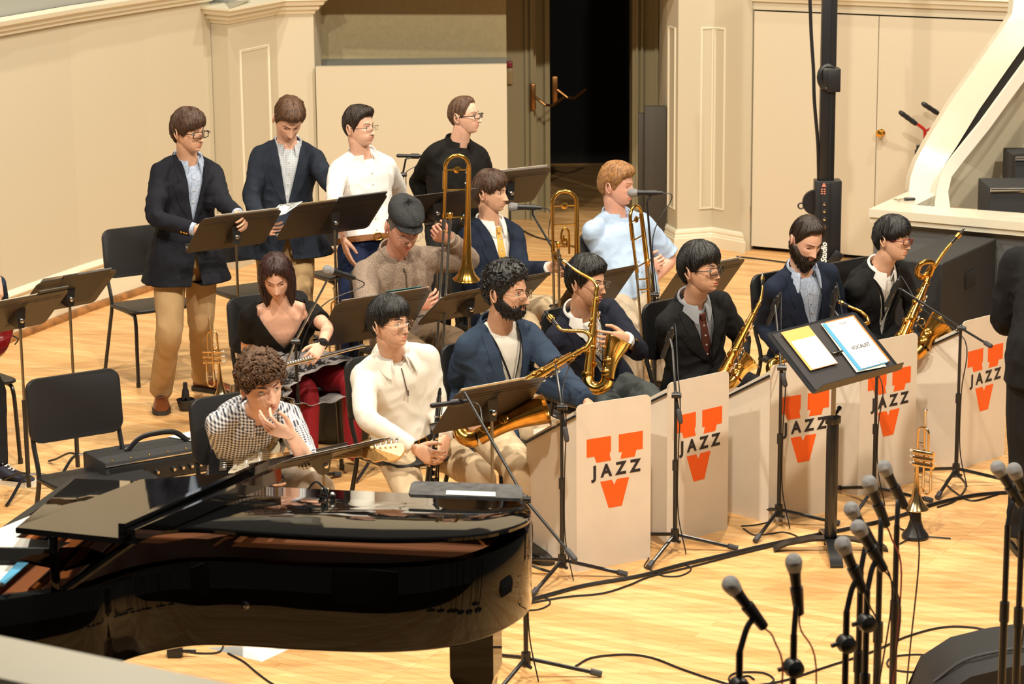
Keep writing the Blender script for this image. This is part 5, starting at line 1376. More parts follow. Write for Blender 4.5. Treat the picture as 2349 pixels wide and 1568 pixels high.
chair(ctr.x, ctr.y, yw - 3, 'empty black chair right behind the standing man at the left end')
q = H(264 + 231, 699 - 34, .46) - H(264, 699, .46)
chair(ctr.x + q.x, ctr.y + q.y, yw - 3, 'empty black chair between the woman and the standing men, its seat left of her hair')
q2 = H(264 + 456, 699 - 72, .46) - H(264, 699, .46)
chair(ctr.x + q2.x, ctr.y + q2.y, yw - 3, 'empty black chair with its seat behind the man with the tan belt')
f = H(66, 1296) - a; chair(ctr.x + f.x, ctr.y + f.y, yw - 3, 'empty black chair at far left front beside the amplifier')
CL = {5: 'black chair under the man in the flat cap', 6: 'black chair under the man with the yellow necktie', 7: 'black chair under the blond man', 8: 'black chair under the woman in red tights', 9: 'black chair under the curly-haired guitarist',
      10: 'black chair under the clarinettist in the cream pullover', 11: 'black chair under the man in the blue suit jacket', 12: 'black chair under the man behind the upright saxophone', 13: 'black chair under the man with the maroon tie', 14: 'black chair under the man with the long dark beard', 15: 'black chair under the man with red glasses', 16: 'black chair under the bass guitarist at the left picture edge'}
for i, B in PEOPLE.items():
    if i in CL:
        z = .455; p = B.pel + B.pf * (.18 if i == 9 else .06); chair(p.x, p.y, B.J['pyaw'], CL[i])

def make_music_stand(w=.50, h=.32, slope=45, hz=1.0, folder=None, extra=0, dm=None, lowz=None):
    "pole at origin, musician on the +y side, desk hinge at height hz"
    t = thing('music_stand', '', 'music stand', group='black music stands')
    a = rad(slope); v = V((0, -math.cos(a), math.sin(a))); n = V((0, math.sin(a), math.cos(a))); X = V((1, 0, 0)); c = V((0, .012, hz)) + n * .02
    dm = dm or DESKM
    m = MB(); pr = rrect(w, h, .028, 3)
    P0 = [c + X * x + v * y for x, y in pr]; m.slab(P0, .003)
    for yy in (h * .36, h * .30): m.slab([c - n * .0025 + X * x + v * y for x, y in ((-w * .46, yy), (w * .46, yy), (w * .46, yy + .004), (-w * .46, yy + .004))], .002)
    d = obj('desk', m, dm, t, smooth=False)
    m = MB(); b = c - v * (h / 2); m.slab([b + X * x + n * y for x, y in ((-w / 2 + .02, 0), (w / 2 - .02, 0), (w / 2 - .02, .05), (-w / 2 + .02, .05))], .003)
    m.slab([b + X * x + n * .05 + v * y for x, y in ((-w / 2 + .02, 0), (w / 2 - .02, 0), (w / 2 - .02, .012), (-w / 2 + .02, .012))], .003); obj('lip', m, dm, t, smooth=False)
    m = MB(); pr = [(-.028, -.11), (.028, -.11), (.020, .11), (-.020, .11)]; m.slab([c - n * .003 + X * x + v * y for x, y in pr][::-1], .012)
    m.hexa([V((x, y, hz - .055 + z)) for x, y, z in ((-.018, -.012, 0), (.018, -.012, 0), (.018, .014, 0), (-.018, .014, 0))] + [c - n * .004 + X * x + v * y for x, y in ((-.03, .05), (.03, .05), (.03, -.06), (-.03, -.06))]); obj('tilt_bracket', m, BLKMET, t)
    m = MB(); m.lathe([(.013, -.008), (.014, 0), (.010, .004), (.002, .006)], 14, ax=(0, -1, .1), o=(0, -.022, hz - .012)); obj('tilt_knob', m, CHROME, t)
    lz = lowz or hz * .52
    m = MB(); m.cyl((0, 0, lz - .1), (0, 0, hz - .03), .0075, n=10); obj('upper_pole', m, STEEL, t)
    m = MB(); m.cyl((0, 0, .03), (0, 0, lz), .0125, n=10); m.cyl((0, 0, lz), (0, 0, lz + .012), .014, n=10); obj('lower_pole', m, BLKMET, t)
    for k in range(3):
        q = rad(90 + 120 * k); m = MB(); m.tube(smooth_line([(.0, 0, .10), (.08 * math.cos(q), .08 * math.sin(q), .09), (.2 * math.cos(q), .2 * math.sin(q), .035), (.27 * math.cos(q), .27 * math.sin(q), .010)], 4), .010, 8, flat=(1, .6)); obj('leg', m, BLKMET, t)
    t['c'] = tuple(c); t['v'] = tuple(v); t['n'] = tuple(n)
    return t
def stand_at(px, py, y, yaw, slope, label, w=.5, h=.32, z=None, **k):
    p = D(px, py, y) if z is None else H(px, py, z)
    if VERB: print('stand', (px, py), 'z', round(p.z, 2), 'y', round(p.y, 2))
    t = make_music_stand(w, h, slope, p.z, **k); place(t, (p.x, p.y, 0), yaw); t['label'] = label
    return t, p
def on_desk(t, x, y, off=.004):
    M = t.matrix_basis; c, v, n = V(t['c']), V(t['v']), V(t['n']); return M @ (c + V((1, 0, 0)) * x + v * y + n * (off + .003))
def sheet(t, x, y, w, h, label, name='sheet_music', m=PAPER, rot=0, off=.001, th=.0012, lines=False, group=None, cat='paper'):
    mb = MB(); c, s = math.cos(rad(rot)), math.sin(rad(rot)); pts = [on_desk(t, x + a * c - b * s, y + a * s + b * c, off) for a, b in ((-w / 2, -h / 2), (w / 2, -h / 2), (w / 2, h / 2), (-w / 2, h / 2))]
    mb.slab(pts, th); o = obj(name, mb, m, None, world='base', smooth=False); tag(o, label, cat, group); return o
FOLD = mat('black_folder', (.018, .017, .017), .5)
stands = {}
def S(k, *a, **kw): stands[k] = stand_at(*a, **kw)
S('1', 541, 537, 13.62, 34, 45, 'music stand before the standing man at the left end of the back row')
S('2', 767, 505, 13.85, 36, 45, 'wide music stand with folder before the man in the white checked shirt', w=.62)
S('3', 1000, 483, 14.15, 36, 42, 'music stand before the man in the black shirt, behind the flat cap')
S('4', 1170, 437, 14.75, 32, 48, 'music stand right of the man in the black shirt, near the doorway')
S('5', 862, 737, 12.75, 36, 50, 'large music stand in front of the man in the flat cap, teal-edged folder on it', w=.60, h=.36)
S('6', 1076, 703, 13.05, 42, 40, 'music stand right of the trombonist in the flat cap, sheet on its lip')
S('7', 1165, 676, 13.85, 40, 40, 'music stand partly hidden behind the curly black hair of the bearded man')
S('8', 1372, 668, 13.95, 42, 50, 'music stand just behind the head of the man with the upright saxophone')
S('9', 1612, 655, 13.9, 40, 50, 'music stand behind the head of the man with the maroon tie', w=.54)
S('10', 45, 728, 0, 46, 42, 'left of the two music stands at the left picture edge', z=.93)
S('11', 159, 679, 0, 44, 42, 'right of the two music stands at the left picture edge', z=.96)
S('12', 742, 1058, 10.25, 40, 24, 'low-tilted music stand before the guitarist, behind the piano', w=.56)
S('13', 1128, 938, 10.95, 36, 48, 'music stand in front of the man in the blue suit jacket', w=.5)
sheet(stands['1'][0], .03, .03, .40, .29, 'open sheet music on the stand at the left end of the back row')
sheet(stands['2'][0], -.16, .02, .24, .31, 'yellowed sheet music on the wide stand of the standing men', m=mat('old_paper', (.72, .60, .40), .7))
sheet(stands['2'][0], .13, .03, .32, .32, 'open black folder on the right half of the wide stand', 'folder', FOLD, th=.008, cat='folder')
sheet(stands['2'][0], .10, .02, .28, .28, 'white sheets lying in the black folder on the wide stand', off=.010)
sheet(stands['5'][0], .0, .02, .54, .36, 'brown folder with a teal page edge on the stand of the man in the cap', 'folder', mat('brown_folder', (.10, .07, .05), .5), th=.006, cat='folder')
sheet(stands['5'][0], .12, .06, .22, .29, 'teal sheet inside the brown folder of the man in the cap', 'sheet_music', mat('teal_paper', (.05, .28, .30), .6), off=.008)
sheet(stands['6'][0], -.10, .0, .28, .30, 'dark folder on the stand right of the trombonist in the cap', 'folder', FOLD, th=.006, cat='folder')
sheet(stands['6'][0], -.12, -.02, .24, .26, 'white sheet inside the dark folder right of the trombonist in the cap', off=.008)
sheet(stands['7'][0], .06, .02, .30, .26, 'white sheets on the stand partly hidden by curly black hair')
sheet(stands['11'][0], .05, .03, .30, .30, 'black folder on the right of the two stands at the left edge', 'folder', FOLD, th=.010, cat='folder', off=.003)
sheet(stands['11'][0], -.12, .04, .22, .30, 'sheet music on the right of the two stands at the left edge')
sheet(stands['10'][0], -.03, .02, .40, .30, 'white sheet music on the left of the two stands at the left edge')
sheet(stands['10'][0], .14, .06, .18, .26, 'black folder on the left of the two stands at the left edge', 'folder', FOLD, th=.006, cat='folder', off=.004)
sheet(stands['12'][0], .0, .01, .50, .31, 'sheets of music on the guitarist\'s stand', off=.002)
sheet(stands['13'][0], -.05, .02, .36, .32, 'sheets of music on the stand before the blue suit jacket')
sheet(stands['4'][0], .0, .03, .42, .30, 'sheet music on the stand near the doorway')
sheet(stands['9'][0], .05, .03, .34, .30, 'sheet music on the stand behind the maroon tie man')
# loose sheet held by the man reading
B = PEOPLE.get(2)
if B:
    pts = [D(604, 500, 14.28), D(676, 470, 14.34), D(688, 452, 14.42), D(625, 470, 14.40)]
    pts = [D(608, 503, 14.2), D(655, 490, 14.15), D(694, 462, 14.3), D(640, 470, 14.35)]
    m = MB(); m.slab(pts, .001); st = MB()
    o = obj('sheet_music', m, PAPER, None, world='base', smooth=False); tag(o, 'printed sheet of music held in the hand of the reading man', 'paper')
    a_, b_, c2, d2 = pts; n_ = (b_ - a_).cross(d_ if False else (d2 - a_)).normalized(); n_ = n_ if n_.z > 0 else -n_
    for r in np.linspace(.15, .9, 7):
        for k in range(5):
            u = r + k * .014; p = a_.lerp(d2, u).lerp(b_.lerp(c2, u), .08); q = a_.lerp(d2, u).lerp(b_.lerp(c2, u), .92); st.tube([p + n_ * .002, q + n_ * .002], .0004, 4)
    obj('printed_staves', st, mat('ink', (.05, .05, .05), .7), o, world=True)

# conductor's stand in the foreground with folders
base = H(1905, 1262); yaw_c = 180 + 44
p = V((H(1905, 1262).x, H(1905, 1262).y, 0))
hinge = D(1925, 806, p.y); 
t = thing('music_stand', 'large black conductor stand holding open folders, front centre right', 'music stand', p, rad(yaw_c), group='black music stands')
a = rad(40); v = V((0, -math.cos(a), math.sin(a))); n = V((0, math.sin(a), math.cos(a))); X = V((1, 0, 0)); c = V((0, 0, hinge.z)); W_, H_ = .66, .37
m = MB(); m.slab([c + X * x + v * y for x, y in rrect(W_, H_, .02, 3)], .004); obj('desk', m, BLACKM, t, smooth=False)
m = MB(); b = c - v * (H_ / 2); m.slab([b + X * x + n * y for x, y in ((-W_ / 2, 0), (W_ / 2, 0), (W_ / 2 - .03, .055), (-W_ / 2 + .03, .055))], .004); obj('lip', m, mat('worn_black', (.03, .027, .022), .35), t, smooth=False)
m = MB(); m.cyl((0, 0, .5), (0, 0, hinge.z), .011, n=12); m.box((0, 0, hinge.z - .03), (.07, .05, .07), ch=.005); obj('upper_pole', m, STEEL, t)
zt2 = D(1912, 972, p.y).z; m = MB(); m.box((0, 0, zt2 / 2 + .02), (.05, .035, zt2 - .03), ch=.004); m.box((-.014, -.02, zt2 / 2), (.006, .01, zt2 - .05)); m.box((.014, -.02, zt2 / 2), (.006, .01, zt2 - .05)); m.box((0, 0, zt2 + .02), (.062, .05, .04), ch=.006); m.cyl((0, 0, zt2 + .03), (-.07, -.02, zt2 + .06), .008); m.ball((-.07, -.02, zt2 + .06), .012); obj('lower_post', m, BLKMET, t)
for k in range(4):
    q = rad(45 + 90 * k); d = V((math.cos(q), math.sin(q), 0)); e = V((-d.y, d.x, 0)); m = MB()
    m.loft([[V((0, 0, z)) + d * r + e * w + V((0, 0, h)) for w, h in ((-.03, 0), (.03, 0), (.03, .012), (-.03, .012))] for r, z in ((.0, .055), (.08, .055), (.20, .035), (.255, .012), (.27, 0))]); obj('foot', m, BLKMET, t)
CS = t; t['c'] = tuple(c); t['v'] = tuple(v); t['n'] = tuple(n)
sheet(CS, .0, .0, .60, .34, 'open black ring folder on the conductor stand', 'folder', mat('nylon_folder', (.035, .032, .034), .7, bump=.5, bscale=300), th=.010, cat='folder')
def dk(x, y, w, h, lab, m, off, name='sheet_music', rot=0): return sheet(CS, x, y, w, h, lab, name, m, rot, off)
OR = mat('orange_paper', (.85, .42, .12), .6); WH = mat('white_paper', (.9, .9, .9), .6)
dk(.155, .045, .20, .235, 'orange sheet with handwriting on the left half of the conductor folder', OR, .012, 'cover_sheet')
dk(.150, .015, .18, .17, 'small white page lying on the orange sheet of the conductor folder', WH, .014, 'sheet_music')
dk(-.130, .0, .215, .30, 'cream sheets fanned under the vocalist page', mat('cream_paper', (.82, .74, .60), .6), .012, rot=3)
dk(-.170, .012, .215, .29, 'bright orange cover showing behind the vocalist page', mat('deep_orange', (.85, .20, .03), .6), .014, 'cover_sheet')
dk(-.140, .004, .215, .29, 'blue-edged sheet under the vocalist page', mat('blue_paper', (.08, .35, .65), .6), .016)
vp = dk(-.158, .006, .205, .285, 'white page reading VOCALIST on the conductor folder', WH, .018)
def desk_text(t, s, x, y, size, par, m, off, bold=0):
    me = text_mesh(s, size, .0003, bold=bold); M = t.matrix_basis; c, v, n = V(t['c']), V(t['v']), V(t['n']); A = M @ basis(V((-1, 0, 0)), v, n, c + V((1, 0, 0)) * x + v * y + n * off)
    me.transform(A); return obj('lettering', me, m, par, world=True, smooth=False)
INK = mat('ink', (.05, .05, .05), .7)
desk_text(CS, 'VOCALIST', -.158, -.02, .030, vp, INK, .0235); desk_text(CS, 'VOCALIST', -.158, .125, .012, vp, INK, .0235); desk_text(CS, 'spring big band concert', .158, -.045, .009, vp, INK, .0235) if 0 else None

# ------------------------------------------------------------------ band fronts with the V JAZZ emblem
BOARD = mat('front_board', (.74, .66, .56), .32, coat=.15, var=.05, vscale=6); ORG = mat('emblem_orange', (.90, .115, .008), .45); BLK = mat('emblem_black', (.012, .012, .02), .5)
def front(pa, pb, label, hh=.80, i=0):
    A, Bp = H(*pa), H(*pb); d = (Bp - A); d.z = 0; L = d.length; d.normalize(); nrm = V((d.y, -d.x, 0)); w = .405; dep = .34
    yaw = math.atan2(d.y, d.x)
    t = thing('band_front', label, 'band stand', A, yaw, group='white jazz band fronts in a row')
    th = .004
    rr = lambda x0, x1, z1, r: [(x0, 0), (x1, 0)] + [(x1 - r + r * math.cos(q), z1 - r + r * math.sin(q)) for q in np.linspace(0, PI / 2, 5)] + [(x0 + r - r * math.sin(q), z1 - r + r * math.cos(q)) for q in np.linspace(0, PI / 2, 5)]
    m = MB(); poly = rr(0, w, hh, .03); m.add([(x, 0, z) for x, z in poly] + [(x, th, z) for x, z in poly], [tuple(range(len(poly))), tuple(range(2 * len(poly) - 1, len(poly) - 1, -1))] + [(k, len(poly) + k, len(poly) + (k + 1) % len(poly), (k + 1) % len(poly)) for k in range(len(poly))]); obj('front_panel', m, BOARD, t, smooth=False)
    for x in (0, w - th):
        m = MB(); sk = -.07 if x == 0 else .07; pts = [V((x, th, 0)), V((x + sk, dep, 0)), V((x + sk, dep, hh - .23)), V((x, th, hh - .025))]; m.slab(pts, th); obj('side_panel', m, BOARD, t, smooth=False)
    m = MB(); m.slab([V((.0, .03, hh - .09)), V((w, .03, hh - .09)), V((w + .03, dep, hh - .25)), V((-.03, dep, hh - .25))], .004); m.slab([V((-.03, dep - .002, hh - .25)), V((w + .03, dep - .002, hh - .25)), V((w + .03, dep + .01, hh - .19)), V((-.03, dep + .01, hh - .19))], .004); obj('music_shelf', m, BOARD, t, smooth=False)
    m = MB(); m.tube([(-.006, .0, hh - .05), (-.075, dep, hh - .245)], .006, 6); obj('edge_binding', m, BLACKM, t)
    # emblem
    LW_, LH, lx, lz = .305, .345, .055, hh - .17
    def E(u, v): return (lx + u * LW_, lz - v * LH)
    blocks = [[(0, 0), (.43, 0), (.43, .20), (.405, .245), (.43, .34), (.17, .34), (.135, .25), (0, .25)], [(.57, 0), (1, 0), (1, .25), (.885, .25), (.855, .34), (.60, .34), (.63, .245), (.57, .245)], [(.24, .615), (.445, .615), (.49, .69), (.535, .615), (.755, .615), (.625, 1), (.39, 1)]]
    for bl in blocks:
        m = MB(); q = [E(*p_) for p_ in bl]; N = len(q); m.add([(x, -.0012, z) for x, z in q] + [(x, .001, z) for x, z in q], [tuple(range(N)), tuple(range(2 * N - 1, N - 1, -1))] + [(k, N + k, N + (k + 1) % N, (k + 1) % N) for k in range(N)]); obj('emblem', m, ORG, t, smooth=False)
    me = text_mesh('JAZZ', .082, .0006, spacing=1.62, bold=.0030); me.transform(Matrix.Translation(V((lx + .49 * LW_ + .012, -.0012, lz - .478 * LH))) @ Matrix.Rotation(PI / 2, 4, 'X')); obj('lettering', me, BLK, t, smooth=False)
    M = Matrix.Translation(A) @ Matrix.Rotation(yaw, 4, 'Z')
    def sh(x, f, ww, l, lab, mm, o_):
        z0, z1 = hh - .09, hh - .25; g = lambda xx, ff: V((xx, .03 + (dep - .03) * ff, z0 + (z1 - z0) * ff + .008 + o_)); mb = MB(); mb.slab([M @ g(x, f), M @ g(x + ww, f), M @ g(x + ww, f + l), M @ g(x, f + l)], .002)
        oo = obj('sheet_music' if mm is PAPER else 'folder', mb, mm, None, world='base', smooth=False); tag(oo, lab, 'paper' if mm is PAPER else 'folder')
    pos = ['first', 'second', 'third', 'fourth', 'fifth'][i]
    sh(.03, .04, .34, .9, f'black folder lying behind the {pos} band front from the left', FOLD, .0); sh(.02, .10, .19, .85, f'white sheet on the folder behind the {pos} band front from the left', PAPER, .006)
    return t
for i, (pa, pb, lab) in enumerate([((1323, 1312), (1487, 1281), 'white jazz band front nearest the piano, fully unobstructed emblem'), ((1529, 1250), (1684, 1208), 'white jazz band front second from the piano'),
                                   ((1762, 1200), (1918, 1170), 'middle white jazz band front, behind the post of the conductor stand'), ((1967, 1137), (2102, 1104), 'white jazz band front with the trumpet standing at its lower right'), ((2197, 1076), (2303, 1043), 'white jazz band front farthest right beside the person in black')]):
    front(pa, pb, lab, i=i)

# ------------------------------------------------------------------ microphones and stands
def mic_geo(p, d, mbb, mbg, k=1.0, pencil=False):
    d = V(d).normalized(); 
    if pencil: mbb.tube([p, p - d * .15 * k], .011, 12, round_=1); mbg.tube([p + d * .002, p - d * .03 * k], .0115, 12); return p - d * .11 * k
    mbb.tube([p - d * .030 * k, p - d * .055 * k, p - d * .17 * k, p - d * .178 * k], [.020 * k, .0165 * k, .0115 * k, .011 * k], 14)
    mbg.ball(p - d * .008 * k, (.0255 * k,) * 3, 16); mbg.tube([p - d * .012 * k, p - d * .036 * k], [.0258 * k, .021 * k], 16)
    return p - d * .125 * k
def microphone(p, d, label, par=None, pencil=False, k=1.0, group=None):
    b, g = MB(), MB(); q = mic_geo(V((0, 0, 0)), d, b, g, k, pencil); t = thing('microphone', label, 'microphone', p, group=group)
    obj('body', b, BLACKM, t); obj('grille', g, MESHM if not pencil else BLACKM, t); return p + q
def tripod(t, M0, r=.34, rot=20, z=.14):
    for k in range(3):
        a = rad(rot + 120 * k); d = V((math.cos(a), math.sin(a), 0)); m = MB(); m.cyl(d * .02 + V((0, 0, z)), d * r + V((0, 0, .015)), .009, n=8); o = obj('leg', m, BLKMET, t)
        m = MB(); m.tube([d * (r - .035) + V((0, 0, .026)), d * (r + .01) + V((0, 0, .013))], .014, 8); obj('foot', m, RUBBER, o)
    m = MB(); m.cyl((0, 0, z - .03), (0, 0, z + .03), .020, n=12); m.cyl((0, -.02, z - .02), (.02, -.045, z - .02), .008, n=8); obj('hub', m, BLKMET, t)
def boom_stand(base, label, clamp_px, tip_px, tip_y, tail_px=None, tail_y=None, mic=None, rot=20, r=.29, bm=None, mic_label='', pencil=False, group='black microphone stands', z_h=.085, pole=True, clampy=None):
    bp = H(*base) if len(base) == 2 else V((base[0], base[1], 0)); t = thing('microphone_stand', label, 'microphone stand', bp, 0, group)
    cl = D(*clamp_px, bp.y); cl = V((bp.x, bp.y, cl.z)); L = lambda p: V(p) - bp
    if pole:
        tripod(t, None, r, rot, z_h); m = MB(); m.cyl((0, 0, z_h), (0, 0, cl.z * .55), .0105, n=10); obj('lower_pole', m, BLKMET, t)
        m = MB(); m.cyl((0, 0, cl.z * .5), L(cl), .008, n=10); m.cyl((0, 0, cl.z * .55 - .02), (0, 0, cl.z * .55 + .03), .015, n=10); obj('upper_pole', m, BLKMET, t)
    tip = D(*tip_px, tip_y)
    if tail_px: tail = D(*tail_px, tail_y)
    else: tail = cl
    m = MB(); m.tube([L(tail), L(cl), L(tip)], .0062, 8); 
    bo = obj('boom', m, bm or BLKMET, t)
    m = MB(); m.cyl(L(cl) + V((-.02, -.012, 0)), L(cl) + V((.025, -.018, 0)), .013, n=10); m.ball(L(cl), .017, 10); obj('clamp', m, BLKMET, t)
    if tail_px:
        d = (tail - cl).normalized(); m = MB(); m.tube([L(tail) - d * .05, L(tail)], .0125, 10, round_=1); obj('counterweight', m, RUBBER, bo)
    if mic:
        mp = D(*mic[:2], mic[2]); dd = (mp - tip) if len(mic) < 4 else V(mic[3]); end = microphone(mp, dd, mic_label, pencil=pencil)
        m = MB(); m.tube([L(tip), L(end)], .006, 8); dq = V(dd).normalized(); m.tube([L(end) - dq * .02, L(end) + dq * .03], .0165, 10); obj('mic_clip', m, BLACKM, t)
        cb = MB(); e2 = V(dd).normalized(); s = mp - e2 * (.18 if not pencil else .15)
        cb.tube(smooth_line([L(s), L(s - e2 * .05 + V((0, 0, -.03))), L(tip.lerp(cl, .3)) + V((.02, -.02, -.04)), L(cl) + V((.02, -.02, -.06)), V((.012, -.012, cl.z * .6)), V((.014, -.012, .2)), V((.05, -.05, .006))], 6), .003, 6); obj('cable', cb, BLACKM, t)
    return t
def yb(px, py): return H(px, py).y
boom_stand((1290, 1326), 'tripod microphone stand before the band front nearest the piano', (1284, 932), (1276, 850), yb(1290, 1326) + .12, (1300, 1008), yb(1290, 1326) - .03, (1232, 852, yb(1290, 1326) + .45, (-.62, .25, -.42)), rot=2, mic_label='small black microphone aimed at the saxophone lying across the lap', pencil=True)
boom_stand((1548, 1266), 'tripod microphone stand before the second band front', (1547, 905), (1543, 800), yb(1548, 1266) + .15, (1561, 966), yb(1548, 1266) - .03, (1520, 818, yb(1548, 1266) + .25, (-.25, .15, -.8)), rot=2, mic_label='short silver-ringed microphone over the second band front', pencil=True)
boom_stand((1786, 1208), 'tripod microphone stand left of the conductor stand', (1796, 842), (1778, 700), yb(1786, 1208) + .4, (1801, 882), yb(1786, 1208) - .02, (1762, 742, yb(1786, 1208) + .45, (-.25, .15, -.8)), rot=2, mic_label='short black microphone left of the conductor folder', pencil=True)
boom_stand((2004, 1156), 'tripod microphone stand right of the conductor stand post', (2010, 845), (1905, 700), yb(2004, 1156) + .5, None, None, (1908, 722, yb(2004, 1156) + .5, (-.1, .15, -.9)), rot=2, mic_label='small microphone between the bearded man and the red glasses man', pencil=True)
boom_stand((2192, 1112), 'tripod microphone stand with long boom before the farthest band front', (2196, 752), (2070, 665), yb(2192, 1112) + .35, (2272, 793), yb(2192, 1112) - .3, (2032, 700, yb(2192, 1112) + .4, (-.35, .1, -.8)), rot=2, mic_label='black microphone before the baritone saxophonist', pencil=True)
boom_stand((1207, 1556), 'tripod microphone stand at the tail of the piano with a diagonal boom', (1207, 1143), (1066, 900), yb(1207, 1556) + .35, (1318, 1282), yb(1207, 1556) - .25, (992, 930, yb(1207, 1556) + .4, (-1, .1, -.15)), rot=2, r=.30, mic_label='black microphone with a white band before the music stand', pencil=True)
boom_stand((1003, 1262), 'dark microphone stand at the clarinettist\'s knees', (1003, 985), (1008, 868), yb(1003, 1262) + .1, (994, 1062), yb(1003, 1262) - .03, (1006, 852, yb(1003, 1262) + .12, (-.05, 0, 1)), rot=30, mic_label='black microphone standing upright before the cream pullover', pencil=True)
boom_stand((688, 1122), 'microphone stand with a chrome boom leaning toward the woman', (683, 782), (752, 640), yb(688, 1122) + .05, (642, 868), yb(688, 1122) - .05, (748, 618, yb(688, 1122) + .02, (-.75, -.5, .35)), rot=50, bm=CHROME, mic_label='silver-grilled microphone at the end of the chrome boom')
boom_stand((712, 800), 'slim microphone stand before the reading man', (690, 505), (682, 400), yb(712, 800) + .0, None, None, (658, 388, yb(712, 800) + .02, (-.95, -.1, .12)), rot=10, mic_label='black microphone level with the plaid shirt', pencil=True)
boom_stand((932, 832), 'microphone stand between the white shirt and the black shirt', (931, 400), (931, 364), yb(932, 832), None, None, (913, 357, yb(932, 832), (-1, -.1, .05)), rot=10, mic_label='black microphone between the white shirt and the black shirt', pencil=True)
boom_stand((1335, 960), 'microphone stand with its boom rising toward the yellow necktie man', (1302, 682), (1222, 492), yb(1335, 960) + .35, None, None, (1172, 474, yb(1335, 960) + .33, (-1, -.1, .06)), rot=10, mic_label='silver-grilled microphone before the man with the yellow necktie')
boom_stand((1500, 985), 'microphone stand before the blond man', (1493, 675), (1484, 462), yb(1500, 985), None, None, (1446, 442, yb(1500, 985), (-1, -.05, .02)), rot=10, mic_label='silver-grilled microphone at the lips of the blond man')
# cluster of vocal microphones in the foreground
FG = [(1672, 1335, 1.42, (-.45, -.1, .62), 1697, 'left foreground microphone, nearest the picture bottom'), (1820, 1282, 1.40, (-.12, -.1, .95), 1822, 'second foreground microphone from the left, upright'),
      (1931, 1243, 1.36, (-.35, -.1, .8), 1943, 'foreground microphone leaning over the one with the round clutch at centre'), (1966, 1205, 1.36, (-.45, -.1, .75), 1990, 'foreground microphone in the middle of the crowded group'), (1950, 1163, 1.34, (-.45, -.1, .75), 1975, 'foreground microphone left at the top of the crowded group'),
      (1992, 1102, 1.34, (-.35, -.1, .85), 2020, 'foreground microphone above the crowded group, in front of the cables'), (2026, 1067, 1.30, (-.42, -.1, .8), 2058, 'highest foreground microphone of the group, left of the trumpet'),
      (2286, 1068, 1.34, (-.45, -.1, .7), 2312, 'left of the two microphones at the right picture edge'), (2324, 1073, 1.36, (-.35, -.1, .7), 2345, 'right of the two microphones at the right picture edge')]
for k, (px, py, z, d, sx, lab) in enumerate(FG):
    mp = H(px, py, z); end = microphone(mp, d, lab, group='handheld vocal microphones on foreground stands')
    sp = D(sx, py + 120, mp.y - .02); base = V((sp.x, sp.y, 0)); t = thing('microphone_stand', 'stand holding the ' + lab.replace('microphone', 'mic', 1) if 0 else 'straight stand under the ' + ' '.join(lab.split(',')[0].split()[:11]), 'microphone stand', base, 0, group='straight stands of the foreground microphones')
    L = lambda q: V(q) - base; zc = end.z - .10
    m = MB(); dq = V(d).normalized(); m.tube([L(end) + dq * .035, L(end) - dq * .05], [.020, .015], 12); m.tube(smooth_line([L(end) - dq * .0 + V((.0, 0, -.01)), (L(end) * .5 + V((0, 0, zc + .03)) * .5), V((0, 0, zc))], 4), .009, 8); obj('mic_clip', m, BLACKM, t)
    m = MB(); m.cyl((0, 0, .02), (0, 0, zc - .32), .0135, n=12); obj('lower_pole', m, BLKMET, t)
    m = MB(); m.cyl((0, 0, zc - .34), (0, 0, zc), .0105, n=12); m.cyl((0, 0, zc - .34), (0, 0, zc - .27), .017, n=12); obj('upper_pole', m, BLKMET, t)
    if k in (0, 1, 2, 3): m = MB(); m.lathe([(.010, -.03), (.026, -.022), (.030, 0), (.026, .022), (.010, .03)], 16, ax=(.3, -1, 0), o=(0, -.005, zc - .10)); m.cyl((-.02, 0, zc - .10), (-.045, -.01, zc - .105), .007); obj('clutch', m, BLACKM, t)
    m = MB(); m.lathe([(.13, 0), (.135, .006), (.12, .018), (.03, .026), (.016, .04)], 28); obj('base', m, BLKMET, t)
    m = MB(); s = mp - dq * .178; m.tube(smooth_line([L(s), L(s) - dq * .05, L(s) + V((.05, -.02, -.16)), V((.05, -.02, zc - .5)), V((.03, -.02, zc - .9)), V((.05, -.03, .03))], 6), .003, 6); obj('cable', m, mat('red_cable', (.25, .03, .02), .5) if k in (0, 1, 5) else BLACKM, t)
